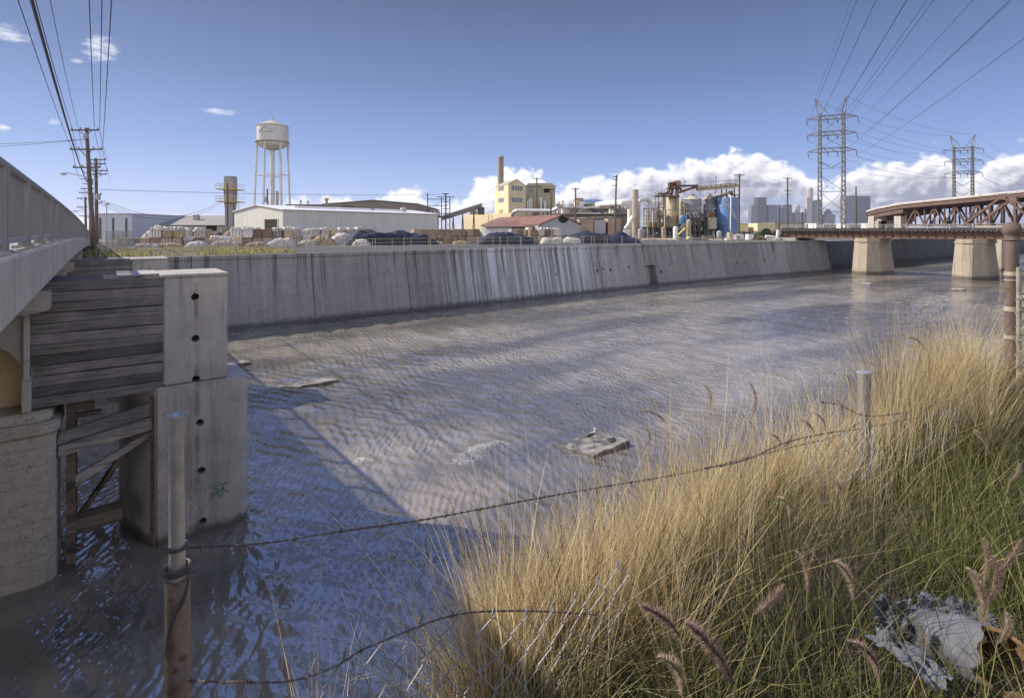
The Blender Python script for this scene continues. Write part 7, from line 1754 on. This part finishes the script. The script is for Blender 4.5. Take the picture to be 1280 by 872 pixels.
def sheet(c, ex, ey, amp, seed, label, name='torn_sheet'):
    o = solo(crumple(c, ex, ey, 44, 30, amp, seed), name, TORN, label, 'torn sheet', base=tuple(c), smooth=2)
    return o
sheet(at(1120, 765, 2.0), (.17, .02, -.01), (.02, .10, .05), .09, 4, 'crumpled grey torn sheet left of the broken tube')
sheet(at(1195, 762, 2.03), (.24, -.05, -.03), (.02, .10, .03), .07, 9, 'wrinkled grey torn sheet lying over the back of the broken tube')
sheet(at(1140, 818, 1.72), (.11, .04, -.02), (.08, -.17, -.03), .05, 14, 'frayed grey torn strip at the bottom edge in front of the tube')
# ------------------------------------------------------------------ slabs and a bird in the river
WETC = mat('wet_slab', (.33, .30, .26), rough=.5, var=.35, scale=2.2, fine=25, bump=.6, spec=.5, extra=wetband(.0, .13, (.05, .045, .04)))
def slab_px(pts, th, name, label):          # pts: (u, v, z)
    top = []
    for u, v, z in pts: Yq_ = (EYE - z) * F / (v - HV); top.append(at(u, v, Yq_))
    nx = 14
    def P(a, b): return (top[0].lerp(top[1], a)).lerp(top[3].lerp(top[2], a), b)
    mb = MB(); 
    def fn(i, j):
        a, b = i / nx, j / nx; q = P(a, b); e = .03 if 0 < i < nx and 0 < j < nx else .07
        return q + Vector((fbm(np.array([a * 6]), np.array([b * 6]), 2, 3)[0] * e * 2, fbm(np.array([a * 6 + 9]), np.array([b * 6]), 3, 3)[0] * e * 2, fbm(np.array([a * 5]), np.array([b * 5]), 5, 3)[0] * .06))
    g0 = [[fn(i, j) for j in range(nx + 1)] for i in range(nx + 1)]
    mb.grid(lambda i, j: g0[i][j], nx + 1, nx + 1)
    rim = [g0[i][0] for i in range(nx)] + [g0[nx][j] for j in range(nx)] + [g0[i][nx] for i in range(nx, 0, -1)] + [g0[0][j] for j in range(nx, 0, -1)]
    mb.loft([rim, [r_ - Vector((0, 0, th)) for r_ in rim]], caps=False)
    return solo(mb, name, WETC, label, 'concrete slab', base=tuple(top[0]), smooth=True)
slab_px([(692, 556, .03), (738, 540, .07), (788, 549, .22), (741, 569, .10)], .20, 'concrete_slab', 'tilted broken concrete slab in the river with a bird standing on it')
slab_px([(335, 483, .02), (388, 471, .05), (425, 473.5, .18), (372, 483, .10)], .3, 'concrete_slab', 'low wet concrete slab in the river near the tip of the bridge shadow')
slab_px([(270, 455, .02), (300, 449, .05), (314, 451.5, .18), (285, 456.5, .10)], .3, 'concrete_slab', 'small wet slab half hidden behind the big pier block')
for i, (u, v, w, l) in enumerate(((1196, 361, 12, 'low pale rubble bar in the water before the second rail pier'), (1081, 354, 9, 'small pale rubble bar in the water below the first rail pier'))):
    slab_px([(u - w, v + .6, .03), (u - w * .3, v - 1.1, .2), (u + w, v - .4, .25), (u + w * .5, v + .9, .1)], .4, 'rubble_bar', l)
slab_px([(757, 547.5, .215), (766, 546, .215), (771, 549.0, .215), (762, 551.5, .215)], .005, 'puddle', 'dark puddle on the tilted broken slab')
bpy.data.objects['puddle'].data.materials.clear(); bpy.data.objects['puddle'].data.materials.append(mat('puddle_water', (.05, .05, .055), rough=.1, bump=0)); bpy.data.objects['puddle'].data.name = 'puddle'
bz = .14; Yq_ = (EYE - bz) * F / (550 - HV); bc = at(739.5, 549, Yq_)
bird = MB()
def ball(mb, c, rx, ry, rz_, tilt=0, n=10, m_=7):
    L2 = []
    for k in range(m_ + 1):
        a = -math.pi / 2 + math.pi * k / m_
        L2.append([(c[0] + (rx * math.sin(a)) * math.cos(tilt) - (rz_ * math.cos(a) * math.sin(2 * math.pi * j / n)) * math.sin(tilt), c[1] + ry * math.cos(a) * math.cos(2 * math.pi * j / n), c[2] + (rx * math.sin(a)) * math.sin(tilt) + rz_ * math.cos(a) * math.sin(2 * math.pi * j / n) * math.cos(tilt)) for j in range(n)])
    return mb.loft(L2)
t = thing('bird', 'small white-headed dark-winged wading bird standing on the tilted slab', 'bird', tuple(bc))
ball(bird, (bc.x, bc.y, bc.z + .20), .15, .065, .075, .45)
bird.tube([(bc.x + .09, bc.y, bc.z + .25), (bc.x + .125, bc.y, bc.z + .33), (bc.x + .12, bc.y, bc.z + .39)], [.045, .028, .024], 8)
ball(bird, (bc.x + .13, bc.y, bc.z + .41), .045, .034, .036)
bird.tube([(bc.x + .16, bc.y, bc.z + .41), (bc.x + .24, bc.y, bc.z + .395)], [.012, .003], 6)
for s in (-.025, .025): bird.tube([(bc.x + .0, bc.y + s, bc.z + .15), (bc.x - .015, bc.y + s, bc.z + .08), (bc.x, bc.y + s, bc.z - .03)], [.012, .008, .007], 5)
part(bird, 'body', mat('white_plumage', (.75, .74, .72), bump=0), t, smooth=True)
w_ = MB(); ball(w_, (bc.x - .04, bc.y - .03, bc.z + .19), .17, .06, .07, .45); ball(w_, (bc.x - .16, bc.y, bc.z + .11), .09, .03, .022, .5); part(w_, 'wing', mat('dark_plumage', (.06, .055, .055), bump=0), t, smooth=True)
# ------------------------------------------------------------------ air
def haze():
    m = bpy.data.materials.new('haze'); m.use_nodes = True; g = NT(m.node_tree); g.n.clear()
    v = g.node('ShaderNodeVolumePrincipled', {'Color': (.80, .86, 1.0, 1), 'Density': HAZE_DENSITY, 'Anisotropy': .25})
    g.l.new(v.outputs[0], g.node('ShaderNodeOutputMaterial').inputs['Volume'])
    o = solo(MB().box(-9400, 9400, -9400, 9400, -3, 262), 'haze', m, base=(0, 0, 0), kind='stuff')
HAZE_DENSITY = 0.9e-4
if HAZE_DENSITY > 0: haze()
